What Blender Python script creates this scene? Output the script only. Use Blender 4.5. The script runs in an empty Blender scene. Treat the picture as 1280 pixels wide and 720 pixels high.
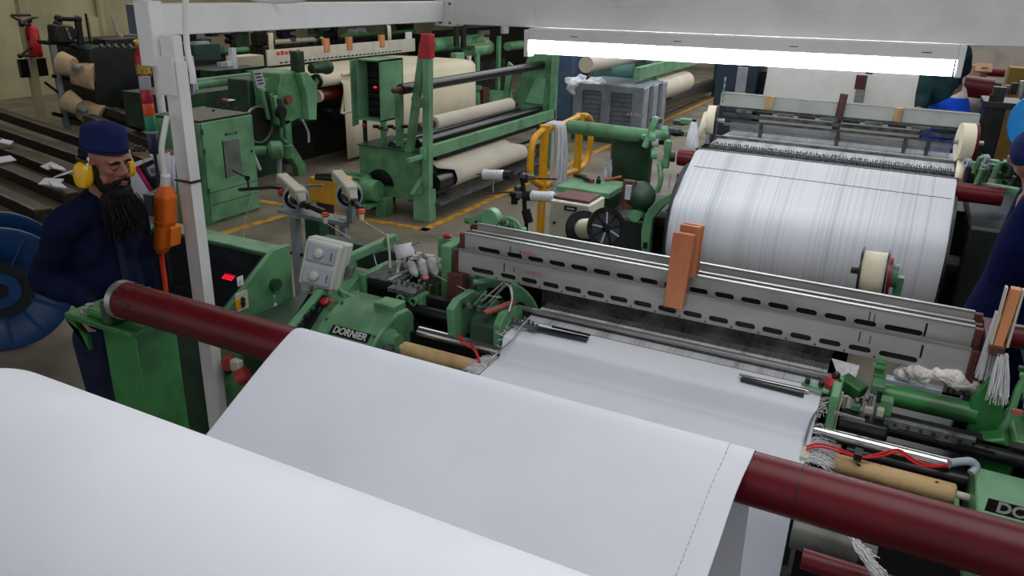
import bpy, bmesh, math, random
from mathutils import Vector, Matrix, noise
random.seed(7)
C = bpy.context.scene.collection
PI = math.pi
V = Vector

# ------------------------------------------------------------------ camera
F_PX = 978.78
CR = V((0.8918, 0.4515, 0.0304)); CF = V((-0.4129, 0.8355, -0.3624))
CF.normalize(); CR = (CR - CR.dot(CF) * CF).normalized(); CU = CR.cross(CF)
EYE = V((0, 0, 2.4))
cam_d = bpy.data.cameras.new('camera'); cam = bpy.data.objects.new('camera', cam_d); C.objects.link(cam)
cam_d.sensor_width = 36.0; cam_d.lens = 36.0 * F_PX / 1280; cam_d.clip_start = 0.05; cam_d.clip_end = 200
cam.matrix_world = Matrix(((CR.x, CU.x, -CF.x, EYE.x), (CR.y, CU.y, -CF.y, EYE.y), (CR.z, CU.z, -CF.z, EYE.z), (0, 0, 0, 1)))
bpy.context.scene.camera = cam

def at(px, py, X=None, Y=None, Z=None):
    """world point seen at a pixel of the 1280x720 photo, on the plane X=, Y= or Z="""
    d = CF * F_PX + CR * (px - 640) - CU * (py - 360)
    if X is not None: t = X / d.x
    elif Y is not None: t = Y / d.y
    else: t = (Z - EYE.z) / d.z
    return EYE + d * t

# ------------------------------------------------------------------ materials
def lin(c):
    def f(v):
        v /= 255.0
        return v / 12.92 if v <= 0.04045 else ((v + 0.055) / 1.055) ** 2.4
    return (f(c[0]), f(c[1]), f(c[2]), 1)
MATS = {}
def mat(name, rgb, rough=0.5, metal=0.0, var=0.12, scale=6.0, bump=0.0, bscale=60.0, rgb2=None, emit=0.0, spec=0.5, stretch=None, sheen=0.0, detail=4.0):
    if name in MATS: return MATS[name]
    m = bpy.data.materials.new(name); m.use_nodes = True
    nt = m.node_tree; b = nt.nodes['Principled BSDF']
    tc = nt.nodes.new('ShaderNodeTexCoord'); mp = nt.nodes.new('ShaderNodeMapping')
    nt.links.new(tc.outputs['Object'], mp.inputs['Vector'])
    if stretch: mp.inputs['Scale'].default_value = stretch
    n = nt.nodes.new('ShaderNodeTexNoise'); n.inputs['Scale'].default_value = scale; n.inputs['Detail'].default_value = detail
    nt.links.new(mp.outputs['Vector'], n.inputs['Vector'])
    cr = nt.nodes.new('ShaderNodeValToRGB')
    c1 = lin(rgb); c2 = lin(rgb2) if rgb2 else tuple([max(0, v * (1 - 2.2 * var)) for v in c1[:3]] + [1])
    cr.color_ramp.elements[0].position = 0.33; cr.color_ramp.elements[0].color = c2
    cr.color_ramp.elements[1].position = 0.58; cr.color_ramp.elements[1].color = c1
    nt.links.new(n.outputs['Fac'], cr.inputs['Fac']); nt.links.new(cr.outputs['Color'], b.inputs['Base Color'])
    b.inputs['Roughness'].default_value = rough; b.inputs['Metallic'].default_value = metal
    b.inputs['Specular IOR Level'].default_value = spec
    if sheen: b.inputs['Sheen Weight'].default_value = sheen
    if bump:
        n2 = nt.nodes.new('ShaderNodeTexNoise'); n2.inputs['Scale'].default_value = bscale; n2.inputs['Detail'].default_value = 3
        nt.links.new(mp.outputs['Vector'], n2.inputs['Vector'])
        bp = nt.nodes.new('ShaderNodeBump'); bp.inputs['Strength'].default_value = bump; bp.inputs['Distance'].default_value = 0.01
        nt.links.new(n2.outputs['Fac'], bp.inputs['Height']); nt.links.new(bp.outputs['Normal'], b.inputs['Normal'])
    if emit:
        b.inputs['Emission Color'].default_value = c1; b.inputs['Emission Strength'].default_value = emit
    MATS[name] = m
    return m
GREEN = mat('green_paint', (98, 152, 108), 0.42, var=.22, scale=5, bump=.05)
GREENB = mat('bright_green_paint', (54, 126, 62), 0.36, var=.25, scale=6, bump=.05)
GREEND = mat('dark_green_paint', (40, 72, 50), 0.5, var=.3, scale=5)
PALEGREEN = mat('pale_green_paint', (120, 174, 132), 0.42, var=.16, scale=4)
DARKM = mat('dark_oily_metal', (38, 41, 40), 0.45, .4, var=.35, scale=14)
BLACK = mat('black_plastic', (22, 23, 25), 0.4, var=.15)
BLACKG = mat('black_gloss', (16, 20, 26), 0.18, var=.1)
STEEL = mat('brushed_steel', (168, 168, 165), 0.38, .75, var=.14, scale=9, stretch=(.3, 1, 3))
CHROME = mat('chrome', (205, 205, 205), 0.16, .95, var=.06)
ALU = mat('aluminium', (172, 172, 167), 0.5, .25, var=.13, scale=7, stretch=(.4, 1, 1))
IRON = mat('grey_iron', (112, 116, 116), 0.5, .5, var=.3, scale=18)
GREYP = mat('grey_paint', (138, 148, 150), 0.5, var=.15)
WHITEP = mat('white_paint', (226, 225, 222), 0.5, var=.06, scale=3, bump=.03)
BEIGE = mat('beige_paint', (196, 192, 172), 0.5, var=.08)
SBOX = mat('switch_box_grey', (200, 200, 192), 0.45, var=.05)
MAROON = mat('maroon_enamel', (94, 14, 24), 0.38, var=.10, scale=3, rgb2=(76, 10, 18), bump=.03, bscale=8, spec=.28)
MAROOND = mat('maroon_wood', (96, 52, 46), 0.6, var=.3, stretch=(20, 20, 1))
YEL = mat('yellow_paint', (222, 160, 20), 0.4, var=.12)
YELM = mat('yellow_plastic', (232, 180, 10), 0.35, var=.06)
RED = mat('red_paint', (186, 24, 34), 0.38, var=.12)
REDW = mat('red_wire', (205, 30, 44), 0.4, var=.05)
ORANGE = mat('orange_plastic', (236, 112, 34), 0.4, var=.06)
ORANGER = mat('orange_cable', (238, 66, 38), 0.45, var=.05)
WOOD = mat('orange_wood', (216, 144, 96), 0.5, var=.18, scale=4, rgb2=(176, 100, 62), stretch=(1, 1, .3))
WOODP = mat('pale_wood', (198, 160, 110), 0.55, var=.15, stretch=(6, 6, 1))
CORK = mat('cork_sleeve', (202, 172, 122), 0.75, var=.2, scale=9, rgb2=(176, 142, 96), bump=.2)
NAVY = mat('navy_cotton', (16, 22, 50), 0.9, var=.2, scale=10, bump=.15, bscale=90, sheen=.0, spec=.12)
NAVYT = mat('slate_blue_cotton', (32, 36, 56), 0.9, var=.2, scale=10, bump=.1, spec=.15)
CAPB = mat('blue_cap_cotton', (26, 36, 84), 0.9, var=.15, scale=12, bump=.1, spec=.2)
BLUED = mat('dark_blue_cotton', (12, 18, 62), 0.9, var=.2, spec=.1)
JEANS = mat('bright_blue_denim', (22, 74, 200), 0.85, var=.15, spec=.2)
DGREENC = mat('dark_green_wool', (38, 62, 66), 0.95, var=.2, spec=.1)
SKIN = mat('brown_skin', (150, 100, 78), 0.5, var=.12, scale=8, rgb2=(132, 84, 64), bump=.05)
HAIR = mat('dark_beard_hair', (24, 16, 14), 0.75, var=.3, scale=30, bump=.6, bscale=120, stretch=(3, 3, .4), spec=.25)
LIPS = mat('lip_skin', (128, 74, 64), 0.5)
EYEW = mat('eye_white', (150, 136, 126), 0.3)
BLUEP = mat('blue_plastic_drum', (16, 62, 112), 0.4, var=.15)
BLUEL = mat('bright_blue_plastic', (30, 140, 220), 0.4, var=.1)
PAPER = mat('white_paper', (222, 222, 230), 0.7, var=.03)
PURP = mat('pale_lilac_cloth', (196, 190, 210), 0.9, var=.08)
YARN = mat('cream_yarn', (238, 228, 202), 0.85, var=.06, scale=30, bump=.15, bscale=200, stretch=(1, 1, 12))
YARNT = mat('tan_yarn', (205, 178, 142), 0.85, var=.08, scale=20, bump=.15, bscale=150)
WYARN = mat('white_yarn', (232, 232, 234), 0.85, var=.12, scale=12, bump=.5, bscale=80, stretch=(8, 8, .5))
FLUFF = mat('waste_fluff', (236, 230, 226), 0.95, var=.12, scale=14, bump=.8, bscale=60)
CREAMC = mat('cream_fabric', (222, 212, 186), 0.85, var=.04, scale=2)
BEIGEC = mat('beige_fabric', (214, 205, 190), 0.85, var=.04, scale=2)
GREYPL = mat('grey_crate_plastic', (112, 120, 130), 0.5, var=.15)
GREYLT = mat('light_grey_plastic', (168, 174, 184), 0.5, var=.1)
PINK = mat('pink_plastic', (238, 120, 130), 0.4)
MAG = mat('magenta_card', (176, 30, 90), 0.5)
BROWN = mat('brown_cardboard', (148, 112, 84), 0.8, var=.12)
LEDR = mat('red_display_digit', (255, 30, 60), 0.4, emit=1.0)
SGREEN = mat('stack_green', (14, 128, 92), 0.35)
SORANGE = mat('stack_orange', (226, 84, 30), 0.35)
SRED = mat('stack_red', (176, 24, 48), 0.35)
SNAVY = mat('stack_navy', (26, 36, 62), 0.35)
YG = mat('extinguisher_label', (190, 170, 60), 0.5, var=.5, scale=60, rgb2=(60, 50, 30))

def cloth_mat(name, rgb, bump=.25, bs=500., dirt=.03):
    m = mat(name, rgb, 0.82, var=dirt, scale=2.5, bump=bump * .35, bscale=bs, spec=.25, sheen=.0)
    return m
CLOTH = cloth_mat('white_woven_cloth', (220, 223, 230), .35, 520)
CLOTHB = cloth_mat('white_batch_cloth', (236, 237, 245), .3, 420)  # same cloth as CLOTH; its brighter lighting is put into the base colour
def warp_mat(name, c1, c2, sc=160., rough=.75):
    m = bpy.data.materials.new(name); m.use_nodes = True; nt = m.node_tree; b = nt.nodes['Principled BSDF']
    tc = nt.nodes.new('ShaderNodeTexCoord'); mp = nt.nodes.new('ShaderNodeMapping'); mp.inputs['Scale'].default_value = (1, 0, 0)
    n = nt.nodes.new('ShaderNodeTexNoise'); n.inputs['Scale'].default_value = sc; n.inputs['Detail'].default_value = 2
    n3 = nt.nodes.new('ShaderNodeTexNoise'); n3.inputs['Scale'].default_value = sc * .1; n3.inputs['Detail'].default_value = 2
    ad = nt.nodes.new('ShaderNodeMath'); ad.operation = 'ADD'; mu = nt.nodes.new('ShaderNodeMath'); mu.operation = 'MULTIPLY'; mu.inputs[1].default_value = .5
    cr = nt.nodes.new('ShaderNodeValToRGB'); cr.color_ramp.elements[0].position = .36; cr.color_ramp.elements[1].position = .52
    cr.color_ramp.elements[0].color = lin(c2); cr.color_ramp.elements[1].color = lin(c1)
    L = nt.links.new
    L(tc.outputs['Object'], mp.inputs['Vector']); L(mp.outputs['Vector'], n.inputs['Vector']); L(mp.outputs['Vector'], n3.inputs['Vector'])
    L(n.outputs['Fac'], ad.inputs[0]); L(n3.outputs['Fac'], ad.inputs[1]); L(ad.outputs[0], mu.inputs[0]); L(mu.outputs[0], cr.inputs['Fac'])
    L(cr.outputs['Color'], b.inputs['Base Color']); b.inputs['Roughness'].default_value = rough
    bp = nt.nodes.new('ShaderNodeBump'); bp.inputs['Strength'].default_value = .4; bp.inputs['Distance'].default_value = .004
    L(mu.outputs[0], bp.inputs['Height']); L(bp.outputs['Normal'], b.inputs['Normal'])
    return m
WARP = warp_mat('warp_threads', (200, 200, 204), (168, 170, 174), 45)
WARPG = warp_mat('grey_warp_threads', (196, 198, 200), (126, 128, 132), 120)

# ------------------------------------------------------------------ mesh builder
class MB:
    def __init__(s): s.bm = bmesh.new()
    def box(s, a, b, rz=0, rx=0, ry=0, piv=None):
        a = V(a); b = V(b); c = (a + b) / 2; h = (b - a) / 2
        vs = []
        M = Matrix.Rotation(rz, 3, 'Z') @ Matrix.Rotation(ry, 3, 'Y') @ Matrix.Rotation(rx, 3, 'X')
        p = V(piv) if piv else c
        for x in (-1, 1):
            for y in (-1, 1):
                for z in (-1, 1):
                    q = c + V((x * h.x, y * h.y, z * h.z)); vs.append(s.bm.verts.new(p + M @ (q - p)))
        for f in ((0, 1, 3, 2), (4, 6, 7, 5), (0, 4, 5, 1), (2, 3, 7, 6), (0, 2, 6, 4), (1, 5, 7, 3)):
            s.bm.faces.new([vs[i] for i in f])
        return s
    def bar(s, p, q, w, h, up=(0, 0, 1)):
        """box beam from p to q, w wide, h along up"""
        p = V(p); q = V(q); d = (q - p).normalized(); u = V(up); sd = d.cross(u)
        if sd.length < 1e-4: sd = d.cross(V((1, 0, 0)))
        sd.normalize(); u = sd.cross(d).normalized()
        vs = []
        for e in (p, q):
            for i, j in ((-1, -1), (1, -1), (1, 1), (-1, 1)):
                vs.append(s.bm.verts.new(e + sd * (i * w / 2) + u * (j * h / 2)))
        for k in range(4): s.bm.faces.new([vs[k], vs[(k + 1) % 4], vs[4 + (k + 1) % 4], vs[4 + k]])
        s.bm.faces.new(vs[3::-1]); s.bm.faces.new(vs[4:])
        return s
    def ring(s, c, d, r, n):
        d = V(d).normalized(); a = d.orthogonal().normalized()
        if abs(d.x) > .9: a = V((0, 0, 1)) - d * d.z; a.normalize()
        b = d.cross(a)
        return [s.bm.verts.new(V(c) + (a * math.cos(2 * PI * k / n) + b * math.sin(2 * PI * k / n)) * r) for k in range(n)]
    def skin(s, r1, r2):
        n = len(r1)
        for k in range(n):
            s.bm.faces.new([r1[k], r1[(k + 1) % n], r2[(k + 1) % n], r2[k]])
    def lathe(s, p, d, prof, n=24, caps=True):
        """prof: list of (distance along d, radius)"""
        p = V(p); d = V(d).normalized(); pr = None; first = None
        for t, r in prof:
            rg = s.ring(p + d * t, d, max(r, 1e-4), n)
            if pr: s.skin(pr, rg)
            else: first = rg
            pr = rg
        if caps:
            s.bm.faces.new(first[::-1]); s.bm.faces.new(pr)
        return s
    def cyl(s, p, q, r, r2=None, n=20):
        p = V(p); q = V(q); L = (q - p).length
        return s.lathe(p, q - p, [(0, r), (L, r if r2 is None else r2)], n)
    def hollow(s, p, q, r, ri, n=28):
        p = V(p); q = V(q); L = (q - p).length
        return s.lathe(p, q - p, [(0, ri), (0, r), (L, r), (L, ri), (0, ri)], n, caps=False)
    def tube(s, pts, r, n=8, smooth=True):
        pts = [V(p) for p in pts]
        if smooth and len(pts) > 2:
            out = []
            for i in range(len(pts) - 1):
                p0 = pts[max(i - 1, 0)]; p1 = pts[i]; p2 = pts[i + 1]; p3 = pts[min(i + 2, len(pts) - 1)]
                for k in range(5):
                    t = k / 5
                    out.append(0.5 * ((2 * p1) + (p2 - p0) * t + (2 * p0 - 5 * p1 + 4 * p2 - p3) * t * t + (3 * p1 - p0 - 3 * p2 + p3) * t ** 3))
            out.append(pts[-1]); pts = out
        pr = None; first = None; a = None
        for i, p in enumerate(pts):
            d = (pts[min(i + 1, len(pts) - 1)] - pts[max(i - 1, 0)])
            if d.length < 1e-7: continue
            d.normalize()
            if a is None: a = d.orthogonal().normalized()
            a = (a - d * a.dot(d)).normalized(); b = d.cross(a)
            rg = [s.bm.verts.new(p + (a * math.cos(2 * PI * k / n) + b * math.sin(2 * PI * k / n)) * r) for k in range(n)]
            if pr: s.skin(pr, rg)
            else: first = rg
            pr = rg
        s.bm.faces.new(first[::-1]); s.bm.faces.new(pr)
        return s
    def prism(s, pts, axis, a, b):
        """polygon in the plane normal to axis ('x': (y,z), 'y': (x,z), 'z': (x,y)) extruded a..b"""
        def mk(u, v, w):
            return {'x': (w, u, v), 'y': (u, w, v), 'z': (u, v, w)}[axis]
        A = [s.bm.verts.new(mk(u, v, a)) for u, v in pts]; B = [s.bm.verts.new(mk(u, v, b)) for u, v in pts]
        n = len(pts)
        for k in range(n): s.bm.faces.new([A[k], A[(k + 1) % n], B[(k + 1) % n], B[k]])
        s.bm.faces.new(A[::-1]); s.bm.faces.new(B)
        return s
    def sph(s, c, r, sc=(1, 1, 1), n=16):
        bmesh.ops.create_uvsphere(s.bm, u_segments=n, v_segments=max(6, n // 2), radius=r,
                                  matrix=Matrix.Translation(V(c)) @ Matrix.Diagonal((sc[0], sc[1], sc[2], 1)))
        return s
    def sheet(s, rows, thick=0.0):
        g = [[s.bm.verts.new(p) for p in r] for r in rows]
        for i in range(len(g) - 1):
            for j in range(len(g[0]) - 1):
                s.bm.faces.new([g[i][j], g[i][j + 1], g[i + 1][j + 1], g[i + 1][j]])
        return s
    def build(s, name, m, parent=None, bevel=0.0, smooth=35, solid=0.0, sub=0, **tags):
        bmesh.ops.recalc_face_normals(s.bm, faces=s.bm.faces)
        me = bpy.data.meshes.new(name); s.bm.to_mesh(me); s.bm.free()
        for p in me.polygons: p.use_smooth = True
        me.set_sharp_from_angle(angle=math.radians(smooth))
        ms = m if isinstance(m, (list, tuple)) else [m]
        for k in ms: me.materials.append(k)
        o = bpy.data.objects.new(name, me); C.objects.link(o)
        if parent is not None:
            o.parent = parent
            if parent.type == 'EMPTY': o.location = -parent.location
            # a mesh parent already sits in world coordinates
        if solid:
            md = o.modifiers.new('thickness', 'SOLIDIFY'); md.thickness = solid; md.offset = 0
        if sub:
            md = o.modifiers.new('smooth', 'SUBSURF'); md.levels = sub; md.render_levels = sub
        if bevel:
            md = o.modifiers.new('bevel', 'BEVEL'); md.width = bevel; md.segments = 2; md.limit_method = 'ANGLE'; md.angle_limit = math.radians(40)
        tag(o, **tags)
        return o
def tag(o, label=None, cat=None, group=None, kind=None):
    if label: o['label'] = label
    if cat: o['category'] = cat
    if group: o['group'] = group
    if kind: o['kind'] = kind
    return o
def thing(name, label, cat, loc, group=None):
    o = bpy.data.objects.new(name, None); C.objects.link(o); o.location = V(loc); o.empty_display_size = .1
    return tag(o, label, cat, group)
def copy_tree(o, dloc=None, parent=None, label=None, rz=0):
    c = o.copy(); C.objects.link(c)
    if parent is not None: c.parent = parent
    for ch in [x for x in bpy.data.objects if x.parent == o]: copy_tree(ch, parent=c)
    if dloc is not None: c.location = o.location + V(dloc)
    if rz: c.rotation_euler.z = rz
    if label: c['label'] = label
    return c
def arc(cx, cy, r, a0, a1, n=10):
    return [(cx + r * math.cos(math.radians(a0 + (a1 - a0) * k / n)), cy + r * math.sin(math.radians(a0 + (a1 - a0) * k / n))) for k in range(n + 1)]
def text(name, body, size, M, m, parent, ext=.0012, sx=1.0, bold=0.0):
    cu = bpy.data.curves.new(name, 'FONT'); cu.body = body; cu.size = size; cu.extrude = ext; cu.offset = bold
    cu.align_x = 'CENTER'; cu.align_y = 'CENTER'
    t = bpy.data.objects.new('tmp_text', cu); C.objects.link(t)
    bpy.context.view_layer.update()
    me = bpy.data.meshes.new_from_object(t.evaluated_get(bpy.context.evaluated_depsgraph_get()))
    bpy.data.objects.remove(t); bpy.data.curves.remove(cu)
    me.transform(M @ Matrix.Diagonal((sx, 1, 1, 1)))
    me.materials.clear(); me.materials.append(m)
    o = bpy.data.objects.new(name, me); C.objects.link(o); o.parent = parent
    if parent.type == 'EMPTY': o.location = -parent.location
    return o
def frame_mat(o, x, z):
    """matrix whose local X is x and local Z (the facing) is z"""
    x = V(x).normalized(); z = V(z); z = (z - x * z.dot(x)).normalized(); y = z.cross(x)
    return Matrix(((x.x, y.x, z.x, o[0]), (x.y, y.y, z.y, o[1]), (x.z, y.z, z.z, o[2]), (0, 0, 0, 1)))
# ================================================================== SETTING
def st(o): o['kind'] = 'structure'; return o
XW, YB, XR, YF, ZC = -15.8, 27.0, 7.0, -3.0, 4.6
FLOORM = mat('oily_concrete_floor', (124, 116, 100), 0.55, var=.28, scale=1.6, bump=.12, bscale=30, rgb2=(84, 78, 66), detail=8)
WALLM = mat('cream_plaster_wall', (176, 170, 138), 0.85, var=.12, scale=1.2, detail=6, bump=.1, bscale=8)
WALLG = mat('grey_plaster_wall', (158, 150, 144), 0.85, var=.14, scale=1.5, detail=6)
CEILM = mat('grey_ceiling', (120, 120, 118), 0.9)
st(MB().box((XW - .2, YF, -.2), (XR, YB, 0)).build('floor', FLOORM))
st(MB().box((XW - .2, YF, 0), (XW, YB, ZC)).build('wall_left', WALLM))
st(MB().box((XW - .2, YB, 0), (XR, YB + .2, ZC)).build('wall_back', WALLG))
st(MB().box((XR, YF, 0), (XR + .2, YB, ZC)).build('wall_right', WALLG))
st(MB().box((XW - .2, YF, ZC), (XR + .2, YB + .2, ZC + .15)).build('ceiling', CEILM))
YPAINT = mat('yellow_floor_paint', (206, 150, 40), 0.55, var=.3, scale=9, rgb2=(140, 104, 40), detail=8)
st(MB().prism([(-4.31, 6.5), (-4.22, 6.5), (-4.22, 25), (-4.31, 25)], 'z', 0, .003).build('trim_1', YPAINT))
st(MB().prism([(-7.8, 6.40), (-4.22, 6.5), (-4.22, 6.6), (-7.8, 6.50)], 'z', 0, .003).build('trim_2', YPAINT))
st(MB().prism([(-5.95, 4.9), (-5.85, 4.9), (-5.75, 6.45), (-5.85, 6.45)], 'z', 0, .003).build('trim_3', YPAINT))
# pipes on the left wall
for k, (py, z0) in enumerate(((6.3, 0),)):
    pass
ax = at(95, 10, X=XW + .08)
st(MB().tube([(XW + .08, at(124, 0, X=XW + .08).y, ZC), (XW + .08, at(124, 0, X=XW + .08).y, 0)], .09).build('trim_4', WALLM))
jb = at(120, 34, X=XW + .05)
st(MB().box((XW, jb.y - .15, jb.z - .2), (XW + .08, jb.y + .15, jb.z + .2)).build('trim_5', WALLM, bevel=.01))

# ------------------------------------------------------------------ overhead gantry, white painted
g = thing('overhead_gantry', 'white painted steel gantry of two channel beams and a post with cable running down it', 'steel frame', (-3.0, 2.58, 0))
yb0, yb1 = 2.60, 5.2
MB().box((-3.30, yb0, 2.125), (-3.16, yb1, 2.262)).build('side_beam', WHITEP, g, bevel=.005)
MB().box((-3.30, yb0 - .006, 2.13), (-3.17, yb0, 2.258)).build('end_opening', SNAVY, g)
TILT = math.radians(-.85); PV = (-1.3, 5.2, 2.14)
MB().box((-3.22, 5.2, 2.135), (2.2, 5.30, 2.395), ry=TILT, piv=PV).build('cross_beam', WHITEP, g, bevel=.005)
MB().box((-2.45, 5.18, 2.138), (2.2, 5.2, 2.285), ry=TILT, piv=PV).build('beam_plate', WHITEP, g, bevel=.002)
MB().box((-3.24, 5.14, 2.095), (-3.10, 5.32, 2.30)).build('corner_bracket', WHITEP, g, bevel=.004)
for sx in (-3.21, -3.13):
    for z in (2.12, 2.25):
        MB().cyl((sx + .02, 5.13, z), (sx + .02, 5.15, z), .010, n=10).build('bolt', IRON, g)
MB().box((-3.055, 2.55, 0), (-2.968, 2.60, 2.14)).build('post', WHITEP, g, bevel=.005)
MB().box((-2.968, 2.545, 0), (-2.961, 2.605, 2.03)).build('post_flange', WHITEP, g)
MB().box((-3.17, 2.53, 2.00), (-3.07, 2.60, 2.28)).build('post_bracket', WHITEP, g, bevel=.005)
MB().box((-3.07, 2.535, 1.88), (-2.972, 2.55, 2.05)).build('splice_plate', WHITEP, g, bevel=.003)
for (x, y) in ((-3.18, 5.24), (1.6, 5.25), (-3.23, 3.6)):
    MB().box((x - .03, y - .03, 2.24), (x + .03, y + .03, ZC)).build('hanger', WHITEP, g)
zc_ = at(228, 226, Y=2.55).z
MB().box((-3.062, 2.542, zc_ - .005), (-2.955, 2.608, zc_ + .005)).build('cable_tie', BLACK, g)

# cable from the beam down to the plug
A_ = [at(206 + 27, 0, Y=2.9), at(233, 20, Y=2.9), at(235, 60, Y=2.9), at(243, 90, Y=2.86), at(240, 125, Y=2.86)]
B_ = [at(208, 150, Y=2.86), at(202, 185, Y=2.86), at(204, 225, Y=2.86)]
tag(MB().tube([at(232, -14, Y=2.52), at(232, 20, Y=2.52), at(234, 60, Y=2.52), at(240, 90, Y=2.52), at(241, 104, Y=2.52)], .013, n=10).build('hanging_conduit', WHITEP),
    'thick white conduit hanging from the beam beside the post', 'conduit')
tag(MB().tube([at(300, -6, Y=3.4), at(330, 2, Y=3.4), at(372, 1, Y=3.4), at(392, -6, Y=3.4)], .009, n=8).build('looped_cable', WHITEP),
    'thin white cable sagging over the top of the side beam', 'cable')

# ------------------------------------------------------------------ batch roll of cloth in the foreground
BR = .255; BC = V((0, .715, 1.400))
b = thing('cloth_batch_roll', 'big smooth roll of white cloth filling the bottom left foreground', 'cloth roll', (-.8, BC.y, BC.z - BR))
n = 96
m = MB()
xs = [-1.575, -1.572, -1.565] + [-1.54 + 1.44 * k / 20 for k in range(21)]
prev = None
for i, x in enumerate(xs):
    rr = BR - (.010 if i == 0 else .003 if i == 1 else 0)
    rg = m.ring((x, BC.y, BC.z), (1, 0, 0), rr, n)
    if prev: m.skin(prev, rg)
    else: m.bm.faces.new(rg)
    prev = rg
m.bm.faces.new(prev)
m.build('wound_cloth', CLOTHB, b)
MB().cyl((-1.85, BC.y, BC.z), (.1, BC.y, BC.z), .035).build('core_tube', STEEL, b)
bs = thing('batch_stand', 'dark green stand carrying the big white cloth roll, below the picture edge', 'stand', (-.8, BC.y, 0))
for x in (-1.80, .05):
    MB().prism([(BC.y - .3, 0), (BC.y + .3, 0), (BC.y + .06, BC.z - .03), (BC.y - .06, BC.z - .03)], 'x', x - .03, x + .03).build('upright', GREEND, bs, bevel=.004)
MB().box((-1.8, BC.y - .05, .12), (.05, BC.y + .05, .2)).build('tie_bar', GREEND, bs)

# ------------------------------------------------------------------ woven cloth web: from the reed over breast beam, down, up over the guide roller and to the batch
GY, GZ, GR = 1.55, 1.40, .060
prof = [(3.03, .943, 0), (2.98, .940, 0), (2.90, .936, 0), (2.862, .933, 0), (2.848, .931, 0), (2.838, .924, 0), (2.834, .912, 0), (2.822, .875, 0), (2.812, .850, 0), (2.804, .841, 0), (2.79, .839, 0), (2.70, .838, 0), (2.60, .836, 0), (2.50, .822, 0), (2.44, .80, 0), (2.405, .76, 0), (2.395, .70, 0), (2.39, .5, 0), (2.385, .32, 0)]
prof += [(2.34, .24, 1), (2.25, .2, 1), (1.9, .2, 2), (1.74, .24, 3), (1.66, .34, 4), (1.64, .6, 5), (1.622, 1.1, 6)]
prof += [(GY + (GR + .003) * math.cos(math.radians(a)), GZ + (GR + .003) * math.sin(math.radians(a)), 7) for a in (0, 20, 40, 60, 80, 95, 108)]
prof += [(1.45, 1.420, 8), (1.35, 1.370, 8), (1.2, 1.295, 8), (1.1, 1.245, 8), (1.0, 1.197, 8), (.92, 1.164, 8), (.84, 1.147, 8), (.76, 1.1425, 8)]
def xl(k): return [-1.44, -1.44, -1.44, -1.44, -1.44, -1.44, -1.445, -1.455, -1.46][k]
def xr(k): return [-.105, -.105, -.115, -.125, -.14, -.15, -.16, -.166, -.172][k]
rows = []
for i, (y, z, k) in enumerate(prof):
    r = []
    for j in range(61):
        t = j / 60
        x0, x1 = xl(k), xr(k)
        if y < 1.5: x1 -= .03 * (1.5 - y) / .5 + .004 * math.sin(y * 40)
        if k == 0 and y > 2.5:
            x0 -= .0
        wob = .0016 * math.sin(7 * t + i) if k in (5, 6, 8) else 0
        r.append((x0 + (x1 - x0) * t, y, z + wob))
    rows.append(r)
web = MB().sheet(rows).build('woven_cloth', CLOTH, None, smooth=80, solid=.0012, sub=1)
tag(web, 'white cloth sheet leaving the near loom and passing over the dark red guide roller', 'cloth')
# stitched selvedge lines (dashed thread)
m = MB()
def edge_pts(off, k0, k1):
    return [(xr(k) - off - ((.03 * (1.5 - y) / .5) if y < 1.5 else 0), y, z + .0012) for (y, z, k) in prof if k0 <= k <= k1]
for off, k0, k1 in ((.055, 7, 8), (.028, 6, 6)):
    pts = edge_pts(off, k0, k1)
    for i in range(len(pts) - 1):
        p, q = V(pts[i]), V(pts[i + 1]); L = (q - p).length; nn = max(1, int(L / .013))
        for s_ in range(nn):
            a_ = p + (q - p) * (s_ / nn); b_ = p + (q - p) * ((s_ + .55) / nn)
            if k0 == 7: m.bar(a_ + V((0, -.0003, .0012)), b_ + V((0, -.0003, .0012)), .0009, .001)
            else: m.bar(a_ + V((0, -.002, 0)), b_ + V((0, -.002, 0)), .0018, .001, up=(0, 1, 0))
m.build('stitch_line', mat('stitch_thread', (160, 140, 150), .8), web)
# fringe threads on both selvedges
m = MB()
for side in (0, 1):
    for (y, z, k) in [(2.95 - .0105 * i, 0, 0) for i in range(46)]:
        # height on the profile
        zz = None
        for a_, b_ in zip(prof, prof[1:]):
            if b_[0] <= y <= a_[0] and a_[0] != b_[0]:
                zz = a_[1] + (b_[1] - a_[1]) * (a_[0] - y) / (a_[0] - b_[0]); break
        if zz is None: continue
        x = xl(0) if side == 0 else xr(0); s_ = -1 if side == 0 else 1
        L = random.uniform(.015, .05)
        for rpt in range(2):
            e = V((x + s_ * L * random.uniform(.6, 1), y + random.uniform(-.02, .015), zz + random.uniform(-.012, .02)))
            m.tube([(x, y, zz), (x + s_ * L * .5, y + random.uniform(-.01, .01), zz + random.uniform(0, .012)), e], .0011, n=4, smooth=False)
for k in range(130):
    y = random.uniform(2.62, 2.80); x = xr(0); z = .840; L = random.uniform(.03, .10)
    m.tube([(x, y, z), (x + L * .5, y + random.uniform(-.012, .012), z + random.uniform(0, .012)), (x + L, y + random.uniform(-.03, .02), z + random.uniform(-.008, .006))], .0016, n=4)
    x = xl(0); L *= .8
    m.tube([(x, y, z), (x - L * .5, y + random.uniform(-.012, .012), z + random.uniform(0, .012)), (x - L, y + random.uniform(-.03, .02), z + random.uniform(-.008, .006))], .0016, n=4)
m.build('selvedge_fringe', WYARN, web, kind='stuff')

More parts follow.
